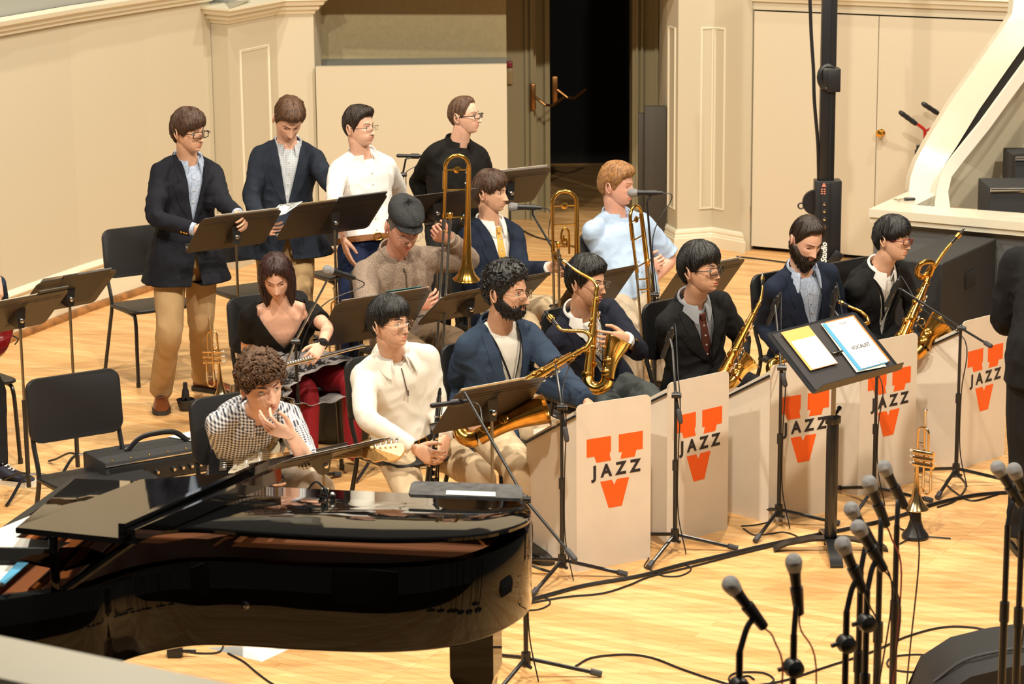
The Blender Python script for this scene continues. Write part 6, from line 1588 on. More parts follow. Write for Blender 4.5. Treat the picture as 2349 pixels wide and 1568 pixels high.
# ================================================================== instruments
BLKMP = mat('ebonite', (.008, .008, .008), .2, coat=.5)
PEARL = mat('pearl', (.75, .72, .66), .2, coat=.4)
def sax(A, Bb, bell, label, kind='alto', br=BRASS, neck=None, belllen=.52, k=None, name='saxophone', flare=1.0):
    "A top of the body, Bb bottom bow, bell = direction of the bell side"
    A, Bb = V(A), V(Bb); ax = (Bb - A); L = ax.length; z = -ax.normalized(); b = V(bell); yv = -(b - z * b.dot(z)).normalized(); xv = yv.cross(z)
    M = basis(xv, yv, z, A); k = k or L / .62
    t = thing(name, label, 'saxophone', M=M)
    r = lambda u: (.0115 + .0235 * u) * k
    bw = .062 * k
    m = MB(); pts = [(0, 0, .0)] + [(0, 0, -L * u) for u in np.linspace(.05, .93, 12)]; rr = [r(0)] + [r(u) for u in np.linspace(.05, .93, 12)]
    bow = [(0, -bw + bw * math.cos(q), -L * .93 - bw * math.sin(q)) for q in np.linspace(.25, PI - .1, 9)]; m.tube(pts + bow, rr + [.036 * k + .004 * k * i / 8 for i in range(9)], 20)
    for zz in (-.02, -L * .90): m.tube([(0, 0, zz - .006), (0, 0, zz + .006)], r(-zz / L) + .003, 20)
    obj('body', m, br, t)
    m = MB(); bl = L * belllen; rad_ = [.040, .041, .043, .046, .052, .062, .074, .083]; zz = np.linspace(0, bl, 8) ** 1.0
    pb = [V((0, -2 * bw - .10 * k * (u / bl) ** 2 * .5, -L * .93 + u)) for u in zz]; m.tube(pb + [pb[-1] + (pb[-1] - pb[-2]).normalized() * .004], [a * k * (1 + (flare - 1) * (i / 7)) for i, a in enumerate(rad_)] + [.0835 * k], 26, cap=False)
    m.tube([p for p in pb[::-1]], [a * k * (1 + (flare - 1) * (i / 7)) - .0015 for i, a in enumerate(rad_)][::-1], 26, cap=False)
    e, d = pb[-1], (pb[-1] - pb[-2]).normalized(); x, y, _ = frame_of(d); m.tube([e + (x * math.cos(q) + y * math.sin(q)) * .0825 * k * flare for q in [2 * PI * i / 26 for i in range(26)]], .003 * k, 6, closed=True)
    obj('bell', m, br, t)
    # neck and mouthpiece
    nk = neck or [(0, 0, 0), (0, 0, .035), (0, .02, .068), (0, .06, .085), (0, .11, .075), (0, .155, .05)]
    pts = smooth_line([V(q) * k if neck is None else V(q) for q in nk], 5); m = MB(); m.tube(pts, interp_r([.0125 * k, .0115 * k, .0085 * k, .0075 * k], len(pts)), 14); m.tube([pts[2], pts[4]], .0145 * k, 14); nko = obj('neck', m, br, t)
    d = (pts[-1] - pts[-3]).normalized(); m = MB(); e = pts[-1]; m.tube([e - d * .01, e + d * .03 * k, e + d * .075 * k, e + d * .10 * k], [.0115 * k, .0125 * k, .010 * k, .003 * k], 14, flat=(1, .8)); mo = obj('mouthpiece', m, BLKMP, t)
    m = MB(); m.tube([e + d * .030 * k, e + d * .058 * k], .0145 * k, 14); m.ball(e + d * .037 * k + V((0, .0, .016 * k)), .004 * k, 8); m.ball(e + d * .051 * k + V((0, .0, .016 * k)), .004 * k, 8); obj('ligature', m, br, mo)
    # key cups
    rnd = random.Random(len(label)); 
    for i in range(15):
        u = .08 + .82 * i / 14; an = [-.5, .35, -.15, .6, -.8][i % 5] + (.9 if i % 4 == 3 else 0); rc = (.009 + .012 * u) * k; dr = V((math.sin(an), -math.cos(an) * -1 if 0 else math.cos(an), 0)); dr = V((math.sin(an * 1.6), .35 if i % 3 else -.9, 0)).normalized()
        c = V((0, 0, -L * u)) + dr * (r(u) + .006 * k); m = MB(); m.lathe([(rc, 0), (rc * 1.02, .004 * k), (rc * .7, .007 * k), (rc * .15, .008 * k)], 14, ax=dr, o=c); m.tube([c + dr * .008 * k, c + dr * .009 * k + V((.012 * k, 0, .012 * k))], .0018 * k, 5); obj('key_cup', m, br, t)
    for i in range(3):
        an = (1.2, 2.0, -1.3)[i]; dr = V((math.sin(an), math.cos(an), 0)); m = MB(); m.cyl(dr * (r(.1) + .012 * k) + V((0, 0, -L * .08)), dr * (r(.9) + .012 * k) + V((0, 0, -L * .88)), .0022 * k, n=6)
        for u in np.linspace(.1, .85, 8): q = dr * (r(u) + .004) + V((0, 0, -L * u)); m.cyl(q, q + dr * .010 * k, .0025 * k, n=5)
        obj('key_rod', m, br, t)
    for i in range(6):
        u = (.22, .28, .34, .52, .58, .64)[i]; dr = V((.75, -.65, 0)).normalized(); c = dr * (r(u) + .016 * k) + V((0, 0, -L * u)); m = MB(); m.lathe([(.008 * k, 0), (.009 * k, .003 * k), (.004 * k, .0045 * k)], 12, ax=dr, o=c); obj('pearl_key', m, PEARL, t)
    for i in range(2):
        c = pb[1 + 2 * i] + V((-.045 * k, 0, 0)); m = MB(); m.lathe([(.024 * k, 0), (.024 * k, .006 * k), (.018 * k, .01 * k), (.003, .011 * k)], 18, ax=(-1, 0, 0), o=c); m.tube([c + V((-.014 * k, -.03 * k, .0)), c + V((-.024 * k, 0, .0)), c + V((-.014 * k, .03 * k, .0))], .0018 * k, 5); obj('bell_key', m, br, t)
    m = MB(); m.cyl((0, -r(.55), -L * .60), tuple(pb[4] + V((0, .045 * k, 0))), .003 * k, n=6); m.tube([V((0, -bw + .02 * k * math.cos(q), -L * .60 + .02 * k * math.sin(q))) for q in [2 * PI * i / 14 for i in range(14)]], .0025 * k, 5, closed=True); obj('body_brace', m, br, t)
    return t, M
if 11 in PEOPLE:
    sax(D(1336, 802, 11.25), D(1052, 968, 11.18), (.1, -.65, -.75), 'tenor saxophone lying across the lap of the man in the blue suit jacket', br=DKBRASS, belllen=.50, flare=.85, k=.98,
        neck=[(0, 0, 0), (0, .0, .02), (0, .03, .06), (0, .075, .055), (0, .115, .005), (0, .15, -.035), (0, .19, -.045)])
if 12 in PEOPLE:
    sax(D(1368, 668, 12.0), D(1348, 882, 11.82), (1, -.45, 0), 'upright tenor saxophone standing before the man in the ink-navy blazer', br=BRASS, belllen=.42, k=.82,
        neck=[(0, 0, 0), (0, .0, .025), (0, .02, .052), (0, .06, .075), (0, .11, .10), (0, .15, .125)])
if 13 in PEOPLE:
    sax(D(1736, 706, 12.25), D(1652, 872, 12.05), (.6, -.8, -.1), 'alto saxophone tilted beside the man with the maroon tie', br=DKBRASS, belllen=.26, k=.74, flare=.8,
        neck=[(0, 0, 0), (0, .0, .03), (0, .004, .06), (0, .014, .09), (0, .026, .115), (0, .04, .14)])
if 14 in PEOPLE:
    sax(D(1985, 742, 12.85), D(1762, 838, 12.55), (0, -.8, -.6), 'saxophone lying flat before the man with the long beard', br=BRASS, belllen=.44, k=.80,
        neck=[(0, 0, 0), (0, .0, .02), (0, .03, .035), (0, .08, .03), (0, .12, .005), (0, .15, -.012)])
if 15 in PEOPLE:
    A_, B_ = D(2128, 640, 13.0), D(2062, 792, 12.82)
    t, M = sax(A_, B_, (.9, -.4, 0), 'large baritone saxophone before the man with red glasses', br=DKBRASS, belllen=.40, k=1.0, flare=1.0,
        neck=[(0, 0, 0), (.0, .0, .05), (.0, -.01, .10), (.0, -.02, .16), (.0, -.03, .2), (0, -.045, .245)])
    Mi = M.inverted(); m = MB(); Lp = [Mi @ D(x, y, 13.0 + dy) for x, y, dy in ((2132, 632, 0), (2140, 606, 0), (2128, 600, -.03), (2112, 606, -.05), (2104, 624, -.03), (2112, 636, 0), (2126, 628, .03), (2136, 612, .03))]
    m.tube(smooth_line(Lp, 6), .015, 14); obj('upper_bow', m, DKBRASS, t)

def trombone(O, up, side, label, H1=.70, W=.128, slide=.62, slide_dir=None, fatt=False, bellr=.095, br=BRASS):
    "O = centre of the bell rim, up = along the tubes away from the bell, side = towards the slide"
    z = V(up).normalized(); x = V(side); x = -(x - z * x.dot(z)).normalized(); y = z.cross(x); M = basis(x, y, z, O); t = thing('trombone', label, 'trombone', M=M); r = W / 2
    m = MB(); prof = [(bellr, 0), (bellr * .93, .006), (bellr * .66, .03), (bellr * .48, .065), (bellr * .36, .11), (.022, .20), (.016, .32), (.0125, H1 - r)]
    m.lathe(prof, 32, cap=(0, 0)); m.lathe([(a - .0015, h) for a, h in prof], 32, cap=(0, 0)); m.tube([(bellr * math.cos(q), bellr * math.sin(q), 0) for q in [2 * PI * i / 40 for i in range(40)]], .0028, 6, closed=True); obj('bell', m, br, t)
    m = MB(); m.tube([(-r + r * math.cos(q), 0, H1 - r + r * math.sin(q)) for q in np.linspace(0, PI, 17)] + [(-W, 0, H1 - r - .01)], .0105, 14)
    for xx in (0, -W): m.tube([(xx, 0, H1 - r - .12), (xx, 0, H1 - r - .02)], .0125, 14)
    obj('tuning_slide', m, br, t)
    zr = .34; m = MB(); m.tube([(-W, 0, H1 - r), (-W, 0, zr)], .0085, 12); m.tube([(-W, 0, zr + .03), (-W, 0, zr - .02)], .0115, 12); obj('gooseneck', m, br, t)
    m = MB()
    for zz, rr_ in ((H1 - r - .015, .004), (H1 - r - .125, .0045), (zr + .01, .0045)): m.cyl((-.01, 0, zz), (-W + .008, 0, zz), rr_, n=8)
    m.lathe([(.004, -.006), (.018, -.003), (.020, 0), (.018, .006), (.004, .012)], 18, ax=(0, -1, 0), o=(-W / 2, 0, H1 - r - .015)); obj('brace', m, br, t)
    # slide: two tubes in depth, slightly splayed in the plane of the picture
    sd = V(slide_dir or (0, 0, -1)); Mi = M.to_3x3().inverted(); sdl = (Mi @ sd).normalized() if slide_dir else sd
    a = V((-W, 0, zr)); b2 = a + V((.022, -.07, 0)) ; m = MB()
    for q in (a, b2): m.cyl(q, q + sdl * slide, .0072, n=12); m.cyl(q + V((0, 0, .015)), q + sdl * .06, .0095, n=12)
    m.tube(smooth_line([a + sdl * slide, a.lerp(b2, .15) + sdl * (slide + .03), a.lerp(b2, .5) + sdl * (slide + .043), a.lerp(b2, .85) + sdl * (slide + .03), b2 + sdl * slide], 5), .0095, 12); obj('hand_slide', m, mat('nickel', (.55, .52, .46), .18, metal=1), t)
    m = MB(); m.cyl(a + sdl * .06, b2 + sdl * .06, .005, n=8); m.cyl(a + sdl * .12, b2 + sdl * .12, .005, n=8); obj('slide_brace', m, br, t)
    m = MB(); m.lathe([(.005, -.05), (.006, -.02), (.010, .0), (.0165, .012), (.0165, .018), (.012, .017), (.004, .004)], 18, o=b2 + V((0, 0, .035))); obj('mouthpiece', m, br, t)
    if fatt:
        m = MB(); z1 = H1 - r - .13; q = -W / 2
        m.tube(smooth_line([(q + .022, -.01, zr - .03), (q + .022, -.01, z1 - .05), (q + .012, -.01, z1 - .02), (q, -.01, z1 - .012), (q - .012, -.01, z1 - .02), (q - .022, -.01, z1 - .05), (q - .022, -.01, zr + .05), (q - .012, -.01, zr + .02), (q, -.01, zr + .012), (q + .008, -.01, zr + .03), (q + .008, -.01, z1 - .09), (q, -.01, z1 - .07), (q - .008, -.01, z1 - .09), (q - .008, -.01, zr + .08)], 5), .0065, 10)
        m.lathe([(.02, -.02), (.024, -.016), (.024, .016), (.02, .02)], 18, ax=(0, 1, 0), o=(-W + .02, -.02, zr - .04)); obj('valve_tubing', m, br, t)
    return t
if 5 in PEOPLE:
    O = D(1070, 640, 13.28); T_ = D(1076, 356, 13.22); trombone(O, T_ - O, (-1, -.15, 0), 'trombone held upright with its bell down by the man in the flat cap', H1=(T_ - O).length, W=.128, slide=.80, slide_dir=D(1003, 870, 13.0) - D(1024, 505, 13.24), bellr=.073)
if 6 in PEOPLE:
    O = D(1326, 700, 13.9); T_ = D(1322, 437, 13.86); trombone(O, T_ - O, (-1, -.1, 0), 'trombone with valve tubing held upright by the yellow necktie man', H1=(T_ - O).length, W=.138, slide=.45, fatt=True, bellr=.085)
if 7 in PEOPLE:
    O = D(1500, 730, 14.25); T_ = D(1468, 466, 14.2); trombone(O, T_ - O, (-.55, -.85, 0), 'trombone standing between the blond man and his microphone stand', H1=(T_ - O).length, W=.128, slide=.55, bellr=.08, slide_dir=(.08, 0, -1))

def trumpet(base, rz, label, tilt=0, k=1.0, group='trumpets standing bell down'):
    t = thing('trumpet', label, 'trumpet', base, rz, group)
    if tilt: t.rotation_euler = (0, rad(tilt), rz)
    r = .0058; m = MB(); prof = [(.061, 0), (.057, .006), (.038, .028), (.024, .06), (.015, .11), (.009, .18), (r, .26)]
    m.lathe(prof, 28, cap=(0, 0)); m.lathe([(a - .001, h) for a, h in prof], 28, cap=(0, 0)); m.tube([(.0612 * math.cos(q), .0612 * math.sin(q), 0) for q in [2 * PI * i / 32 for i in range(32)]], .002, 6, closed=True); w = .058
    m.tube([(0, 0, .26), (0, 0, .38)] + [(-w / 2 + w / 2 * math.cos(q), 0, .38 + w / 2 * math.sin(q)) for q in np.linspace(0, PI, 11)] + [(-w, 0, .30), (-w, 0, .25)], r, 10); obj('bell', m, mat('trumpet_brass', (.85, .60, .30), .15, metal=1), t); tb = MATS['trumpet_brass']
    m = MB(); m.tube([(-w * .55, -.008, .42), (-w * .55, -.008, .10)] + [(-w * .9 + w * .35 * math.cos(q), -.008, .10 - w * .35 * math.sin(q)) for q in np.linspace(0, PI, 9)] + [(-w * 1.25, -.008, .24)], r * .95, 10); obj('leadpipe', m, tb, t)
    m = MB(); m.tube([(-w * .55, -.008, .11), (-w * .55, -.008, .17)], r * 1.35, 10); m.tube([(-w * 1.25, -.008, .11), (-w * 1.25, -.008, .17)], r * 1.35, 10); m.cyl((-w * .55, -.008, .14), (-w * 1.25, -.008, .14), .003); m.cyl((0, 0, .33), (-w * .55, -.008, .33), .0025, n=6); m.cyl((0, 0, .16), (-w * .55, -.008, .16), .0025, n=6); obj('tuning_slide', m, SILVER, t)
    for i in range(3):
        z = .225 + i * .030; m = MB(); m.cyl((-.085, .004, z), (.010, .004, z), .0118, n=16); m.cyl((-.092, .004, z), (-.085, .004, z), .0126, n=16); m.cyl((.010, .004, z), (.017, .004, z), .0126, n=16); vo = obj('valve', m, tb, t)
        m = MB(); m.cyl((.017, .004, z), (.032, .004, z), .003, n=8); m.cyl((.032, .004, z), (.035, .004, z), .0085, n=12); obj('finger_button', m, PEARL, vo)
    m = MB(); m.lathe([(.004, -.07), (.0055, -.03), (.008, -.01), (.0130, 0), (.0135, .004), (.010, .003), (.002, -.008)], 16, o=(-w * .55, -.008, .49)); obj('mouthpiece', m, SILVER, t)
    m = MB(); m.tube([(-w * .3, -.02, .28 + .016 * math.sin(q)) if 0 else (-w * .2 + .014 * math.cos(q), -.012, .30 + .014 * math.sin(q)) for q in [2 * PI * i / 12 for i in range(12)]], .002, 5, closed=True); obj('finger_ring', m, tb, t)
    return t
b = H(517, 944); trumpet((b.x - .02, b.y, .075), rad(-8), 'trumpet standing bell down beside the brown shoes', tilt=-2)
t = thing('trumpet_stand', 'low peg stand under the trumpet beside the brown shoes', 'instrument stand', (b.x - .02, b.y, 0))
for k in range(3): q = rad(100 + 120 * k); m = MB(); m.tube([(0, 0, .03), (.10 * math.cos(q), .10 * math.sin(q), .006)], .006, 6); obj('leg', m, BLACKM, t)
m = MB(); m.cyl((0, 0, .02), (0, 0, .16), .008, .005); obj('peg', m, BLACKM, t)
b = H(784, 868); trumpet((b.x, b.y, .075), rad(-20), 'trumpet standing between the woman and the large music stand')
t = thing('trumpet_stand', 'low peg stand under the trumpet near the woman', 'instrument stand', b)
for k in range(3): q = rad(100 + 120 * k); m = MB(); m.tube([(0, 0, .03), (.10 * math.cos(q), .10 * math.sin(q), .006)], .006, 6); obj('leg', m, BLACKM, t)
m = MB(); m.cyl((0, 0, .02), (0, 0, .16), .008, .005); obj('peg', m, BLACKM, t)
b = H(2099, 1233); trumpet((b.x - .0, b.y, .148), rad(140), 'trumpet standing bell down on the black cone by the band fronts')
t = thing('trumpet_stand', 'black cone-shaped stand with thin floor legs holding up the trumpet', 'instrument stand', b)
m = MB(); m.lathe([(.064, 0), (.066, .012), (.062, .02), (.040, .05), (.028, .09), (.024, .15), (.008, .20)], 28); obj('cone', m, RUBBER if 0 else BLACKM, t)
for k in range(3): q = rad(-10 + 120 * k); m = MB(); m.tube([(0, 0, .01), (.17 * math.cos(q), .17 * math.sin(q), .005)], .004, 6); obj('leg', m, BLACKM, t)
# mutes
b = H(427, 940); t = thing('plunger_mute', 'black cup mute with a tapered stem standing on the floor right of the brown shoe', 'mute', b); m = MB(); m.lathe([(.038, 0), (.040, .004), (.052, .058), (.056, .064), (.054, .066), (.036, .012), (.02, .008)], 28, cap=(1, 1)); obj('cup', m, BLACKM, t)
m = MB(); m.lathe([(.024, .01), (.026, .06), (.021, .11), (.014, .135), (.013, .165), (.009, .165)], 20); obj('stem', m, BLACKM, t); m = MB(); m.prism([(-.010, -.012), (.012, -.004), (.004, .014)], 0, .001); m.v = [(x, -.0262, .072 + y) for x, y, z in m.v]; m.add([(x, -.0255, z) for x, y, z in m.v[:3]], [(0, 1, 2)]); obj('emblem', m, SILVER, t)
b = H(538, 925); t = thing('cup_mute', 'silver metal mute beside the trumpet, behind the gingham shoulder', 'mute', b); m = MB(); m.lathe([(.044, 0), (.048, .03), (.030, .065), (.027, .066), (.024, .11), (.020, .11)], 24); obj('shell', m, mat('alu', (.5, .45, .38), .3, metal=1), t)
# flute in the woman's lap
if 8 in PEOPLE:
    B = PEOPLE[8]; a, b = D(655, 838, B.wr[1].y - .10), D(836, 792, B.wr[1].y + .05); t = thing('flute', 'silver flute lying across the lap of the woman in red tights', 'flute', a); d = b - a; m = MB(); m.tube([(0, 0, 0), tuple(d)], .0095, 14); m.tube([tuple(d * .3), tuple(d * .33)], .012, 14); m.tube([tuple(d * .95), tuple(d)], .011, 14); obj('tube', m, SILVER, t)
    for i in range(10): m = MB(); q = d * (.04 + .032 * i); m.lathe([(.008, 0), (.008, .004), (.002, .005)], 12, ax=(0, -.5, .85), o=q + V((0, -.005, .0095))); obj('key', m, SILVER, t)
# clarinet held upright
if 10 in PEOPLE:
    B = PEOPLE[10]; w = B.wr[1]; a, b = D(1008, 905, w.y - .06), D(985, 1172, w.y - .16); t = thing('clarinet', 'black clarinet held upright by the man in the cream pullover', 'clarinet', a); d = b - a
    m = MB(); m.tube([(0, 0, 0), tuple(d * .12), tuple(d * .8), tuple(d * .95), tuple(d)], [.008, .013, .0135, .022, .030], 18); m.tube([tuple(d * -.06), (0, 0, 0)], [.005, .011], 14); obj('body', m, BLKMP, t)
    for u in (.18, .5, .85): m = MB(); m.tube([tuple(d * u), tuple(d * (u + .015))], .0165, 16); obj('ring', m, SILVER, t)
    for i in range(8): m = MB(); q = d * (.24 + .065 * i); m.lathe([(.008, 0), (.008, .003), (.002, .004)], 12, ax=(.4, -.9, 0), o=q + V((.005, -.012, 0))); obj('key', m, SILVER, t)
# electric guitar
def guitar(bodyc, headp, label, name, bm, scale=1.0, face=(0, -.75, .66), pick=True, frets=21, headlen=.17, pegs=6, neckm=None):
    bodyc, headp = V(bodyc), V(headp); x = (headp - bodyc).normalized(); n = V(face); n = (n - x * n.dot(x)).normalized(); y = n.cross(x); M = basis(x, y, n, bodyc); t = thing(name, label, 'guitar', M=M); s = scale
    out = [(-.20, .0), (-.19, .09), (-.13, .155), (-.05, .150), (.01, .120), (.06, .115), (.12, .150), (.19, .155), (.20, .125), (.14, .085), (.115, .05), (.115, -.045), (.14, -.06), (.155, -.085), (.12, -.12), (.05, -.115), (-.0, -.115), (-.06, -.135), (-.13, -.145), (-.185, -.08)]
    pl = [tuple(p * s) for p in cr(out, 5, True)]; m = MB()
    m.loft([[V((px_ * f, py_ * f, z * s)) for px_, py_ in pl] for f, z in ((.95, -.022), (.99, -.016), (1, -.008), (1, .008), (.99, .016), (.95, .022))]); obj('body', m, bm, t, angle=60)
    if pick:
        pk = [(-.02, -.105), (.06, -.095), (.125, -.09), (.115, -.02), (.13, .06), (.10, .10), (.05, .09), (-.02, .10), (-.09, .06), (-.07, .0), (-.10, -.06)]; pl = [tuple(p * s) for p in cr(pk, 4, True)]; m = MB(); m.loft([[V((a, b_, z)) for a, b_ in pl] for z in (.021 * s, .0245 * s)]); obj('pickguard', m, mat('cream_plastic', (.62, .56, .42), .4), t, smooth=False)
    for xx in (-.07, -.02, .04): m = MB(); m.box((xx * s, 0, .027 * s), (.018 * s, .075 * s, .010 * s), ch=.004); obj('pickup', m, PEARL, t)
    m = MB(); m.box((-.125 * s, 0, .026 * s), (.035 * s, .075 * s, .008 * s), ch=.002)
    for i in range(6): m.box((-.125 * s, (-.026 + .0105 * i) * s, .033 * s), (.03 * s, .008 * s, .007 * s), ch=.002)
    obj('bridge', m, CHROME, t)
    L = (headp - bodyc).length; nl = L - headlen * s * .5; nm = neckm or mat('maple_neck', (.72, .42, .15), .3, coat=.4); m = MB(); m.loft([[V((xx, w * a, z)) for a, z in ((-1, .030), (1, .030), (.8, .018), (.3, .008), (-.3, .008), (-.8, .018))] for xx, w in ((.09 * s, .028 * s), (nl, .021 * s))]); ne = obj('neck', m, nm, t, angle=30)
    m = MB()
    for i in range(frets): xx = nl - (nl + .15 * s) * (1 - 2 ** (-(i + 1) / 12)); 
    for i in range(frets):
        xx = nl - (nl + .12 * s) * (1 - 2 ** (-(i + 1) / 12))
        if xx > .1 * s: m.box((xx, 0, .0312), (.0018, .046 * s, .0022))
    obj('frets', m, SILVER, ne)
    hd = [(0, .021), (.02, .030), (.06, .028), (.14, .034), (.175, .030), (.185, .0), (.165, -.035), (.13, -.048), (.09, -.040), (.05, -.045), (.03, -.030), (0, -.021)]; m = MB(); pl = [(nl + p[0] * s * headlen / .17, p[1] * s) for p in cr(hd, 3, True)]; m.prism(pl, .010, .024); obj('headstock', m, nm, ne, smooth=False)
    for i in range(pegs):
        xx = nl + (.03 + .023 * i * 6 / pegs) * s * headlen / .17; m = MB(); m.cyl((xx, .018 * s, .024), (xx, .018 * s, .038), .004, n=8); m.cyl((xx, .03 * s, .017), (xx, .052 * s, .017), .003, n=6); m.ball((xx, .057 * s, .017), (.007, .009, .006), 8); obj('tuning_peg', m, CHROME, ne)
    m = MB()
    for i in range(pegs): y_ = (-.026 + .0105 * i * 5 / (pegs - 1)) * s; m.cyl((-.11 * s, y_, .037 * s), (nl, y_ * .7, .034), .0007, n=4)
    obj('strings', m, SILVER, t, smooth=False); return t
if 9 in PEOPLE:
    B = PEOPLE[9]; y0_ = B.pel.y - .30
    t = guitar(D(580, 1062, y0_ + .06), D(880, 1040, y0_ - .08), 'black electric guitar with cream pickguard and maple neck on the guitarist\'s lap', 'electric_guitar', mat('black_gloss', (.006, .006, .007), .08, coat=1), scale=1.02)
    tree = B.shirt_tree; m = MB(); pts = [ray_front(B, tree, .02 + .07 * q, .55 + .38 * q, .006) for q in np.linspace(0, 1, 8)]; pts = pts + [B.neck + B.cx * .07 + B.up * .02, B.neck - B.cf * .09 + B.cx * .02]
    m.tube(smooth_line(pts, 3), .016, 8, flat=(1, .2), up=B.cx); o = obj('guitar_strap', m, mat('woven_strap', (.45, .32, .16), .8, var=.6, vscale=120), t, world=True)
if 16 in PEOPLE:
    B = PEOPLE[16]; guitar(D(-68, 745, B.pel.y - .25), D(-350, 660, B.pel.y - .3), 'dark red bass guitar, its lower bout showing at the left picture edge', 'bass_guitar', mat('red_burst', (.16, .006, .006), .12, coat=1), scale=1.12, frets=20, pegs=4)
    m = MB(); m.tube(smooth_line([D(2, 767, B.pel.y - .2), D(15, 763, B.pel.y - .2), D(30, 770, B.pel.y - .2), D(42, 778, B.pel.y - .2), D(34, 790, B.pel.y - .2)], 4), .004, 6); o = obj('guitar_cable', m, BLACKM, None, world='base'); tag(o, 'short black cable hanging from the bass guitar at the left edge', 'cable')
# ================================================================== grand piano
LACQ = mat('piano_lacquer', (.0025, .0025, .0028), .035, spec=.3)
zl = 1.0
Pa, Pb = H(165, 1095, zl), H(1190, 1143, zl); hx = (Pb - Pa).normalized(); hy = V((hx.y, -hx.x, 0))       # hinge direction, and towards the camera
phi = rad(7.3); lidv = hy * math.cos(phi) + V((0, 0, math.sin(phi))); lidn = V((0, 0, 1)) * math.cos(phi) - hy * math.sin(phi)
pt = thing('grand_piano', 'black lacquered grand piano in the foreground, its lid raised a little', 'piano', (Pa.x, Pa.y, 0))
def lidpt(px, py, off=0): return onplane(px, py, Pa + lidn * off, lidn)
out_px = [(162, 1096), (300, 1102), (640, 1117), (1120, 1142), (1185, 1150), (1213, 1170), (1219, 1196), (1202, 1228), (1130, 1266), (1030, 1291), (880, 1302), (700, 1298), (560, 1290), (440, 1288), (330, 1306), (260, 1327), (213, 1343), (100, 1362), (-60, 1385), (-235, 1375)]
rimP = [H(x, y, zl - .045) for x, y in out_px]
rimC = [V((p.x, p.y, 0)) for p in rimP]
mid_ = sum(rimC, V((0, 0, 0))) / len(rimC)
def ringz(P_, z, inset=0): 
    out = []
    n = len(P_)
    for i in range(n):
        a, b, c2 = P_[i - 1], P_[i], P_[(i + 1) % n]; t1 = (b - a).normalized(); t2 = (c2 - b).normalized(); nr = (V((t1.y, -t1.x, 0)) + V((t2.y, -t2.x, 0))); nr = nr.normalized() if nr.length > 1e-6 else V((0, 0, 0)); out.append(V((b.x, b.y, z)) - nr * inset * SG)
    return out
area_ = sum(rimC[i - 1].x * rimC[i].y - rimC[i].x * rimC[i - 1].y for i in range(len(rimC)))
SG = 1 if area_ > 0 else -1
dense = [V((*p, 0)) for p in [tuple(q)[:2] for q in cr([(p.x, p.y) for p in rimC[1:-1]], 5)]]; dense = [rimC[0]] + dense + [rimC[-1]]
m = MB(); zt_, zb_ = zl - .045, .635
rg = [ringz(dense, zb_, .03), ringz(dense, zb_ + .012, .006), ringz(dense, zb_ + .02, 0), ringz(dense, zt_ - .006, 0), ringz(dense, zt_, .004), ringz(dense, zt_, .055), ringz(dense, zt_ - .16, .055)]
m.loft(rg, cap=(1, 1)); obj('case', m, LACQ, pt, world=True, angle=50)
# iron plate and strings inside
m = MB(); q = ringz(dense, zt_ - .14, .07); m.add(q, [tuple(range(len(q)))]); obj('iron_plate', m, mat('plate_bronze', (.34, .10, .018), .45, metal=.2), pt, world=True, smooth=False)
for k in range(4):
    m = MB(); p0 = H(-150 + 90 * k, 1372 - 10 * k, zt_); q0 = p0 - hy * 1.0; p0 = p0 - hy * .16; p0.z = q0.z = zt_ - .06; m.tube([p0, p0.lerp(q0, .5) + V((0, 0, .01)), q0], .016, 8); obj('plate_rib', m, MATS['plate_bronze'], pt, world=True)
# lid: a thick board of the same outline, hinged on the far side
lid_px = [(170, 1096), (640, 1116), (1120, 1138), (1185, 1143), (1212, 1158), (1219, 1176), (1202, 1196), (1130, 1219), (1030, 1229), (880, 1232), (700, 1225), (560, 1216), (415, 1208), (250, 1226), (36, 1208)]
L3 = [lidpt(x, y) for x, y in lid_px]
c2d = [((p - Pa).dot(hx), (p - Pa).dot(lidv)) for p in L3]
dn = cr([c2d[0]] + c2d[1:-1] + [c2d[-1]], 5)
def lidring(off, ins):
    P_ = [V((a, b, 0)) for a, b in [tuple(q) for q in dn]]; A_ = sum(P_[i - 1].x * P_[i].y - P_[i].x * P_[i - 1].y for i in range(len(P_))); sg = 1 if A_ > 0 else -1; o_ = []
    for i in range(len(P_)):
        t1 = (P_[i] - P_[i - 1]); t2 = (P_[(i + 1) % len(P_)] - P_[i]); t1 = t1.normalized() if t1.length > 1e-6 else t2.normalized(); t2 = t2.normalized() if t2.length > 1e-6 else t1; nr = V((t1.y, -t1.x, 0)) + V((t2.y, -t2.x, 0)); nr = nr.normalized() if nr.length > 1e-6 else V((0, 0, 0))
        p = P_[i] - nr * ins * sg; o_.append(Pa + hx * p.x + lidv * p.y + lidn * off)
    return o_
m = MB(); m.loft([lidring(-.022, .008), lidring(-.018, .0), lidring(-.008, -.002), lidring(-.002, .002), lidring(0, .010)]); obj('lid', m, LACQ, pt, world=True, angle=30)
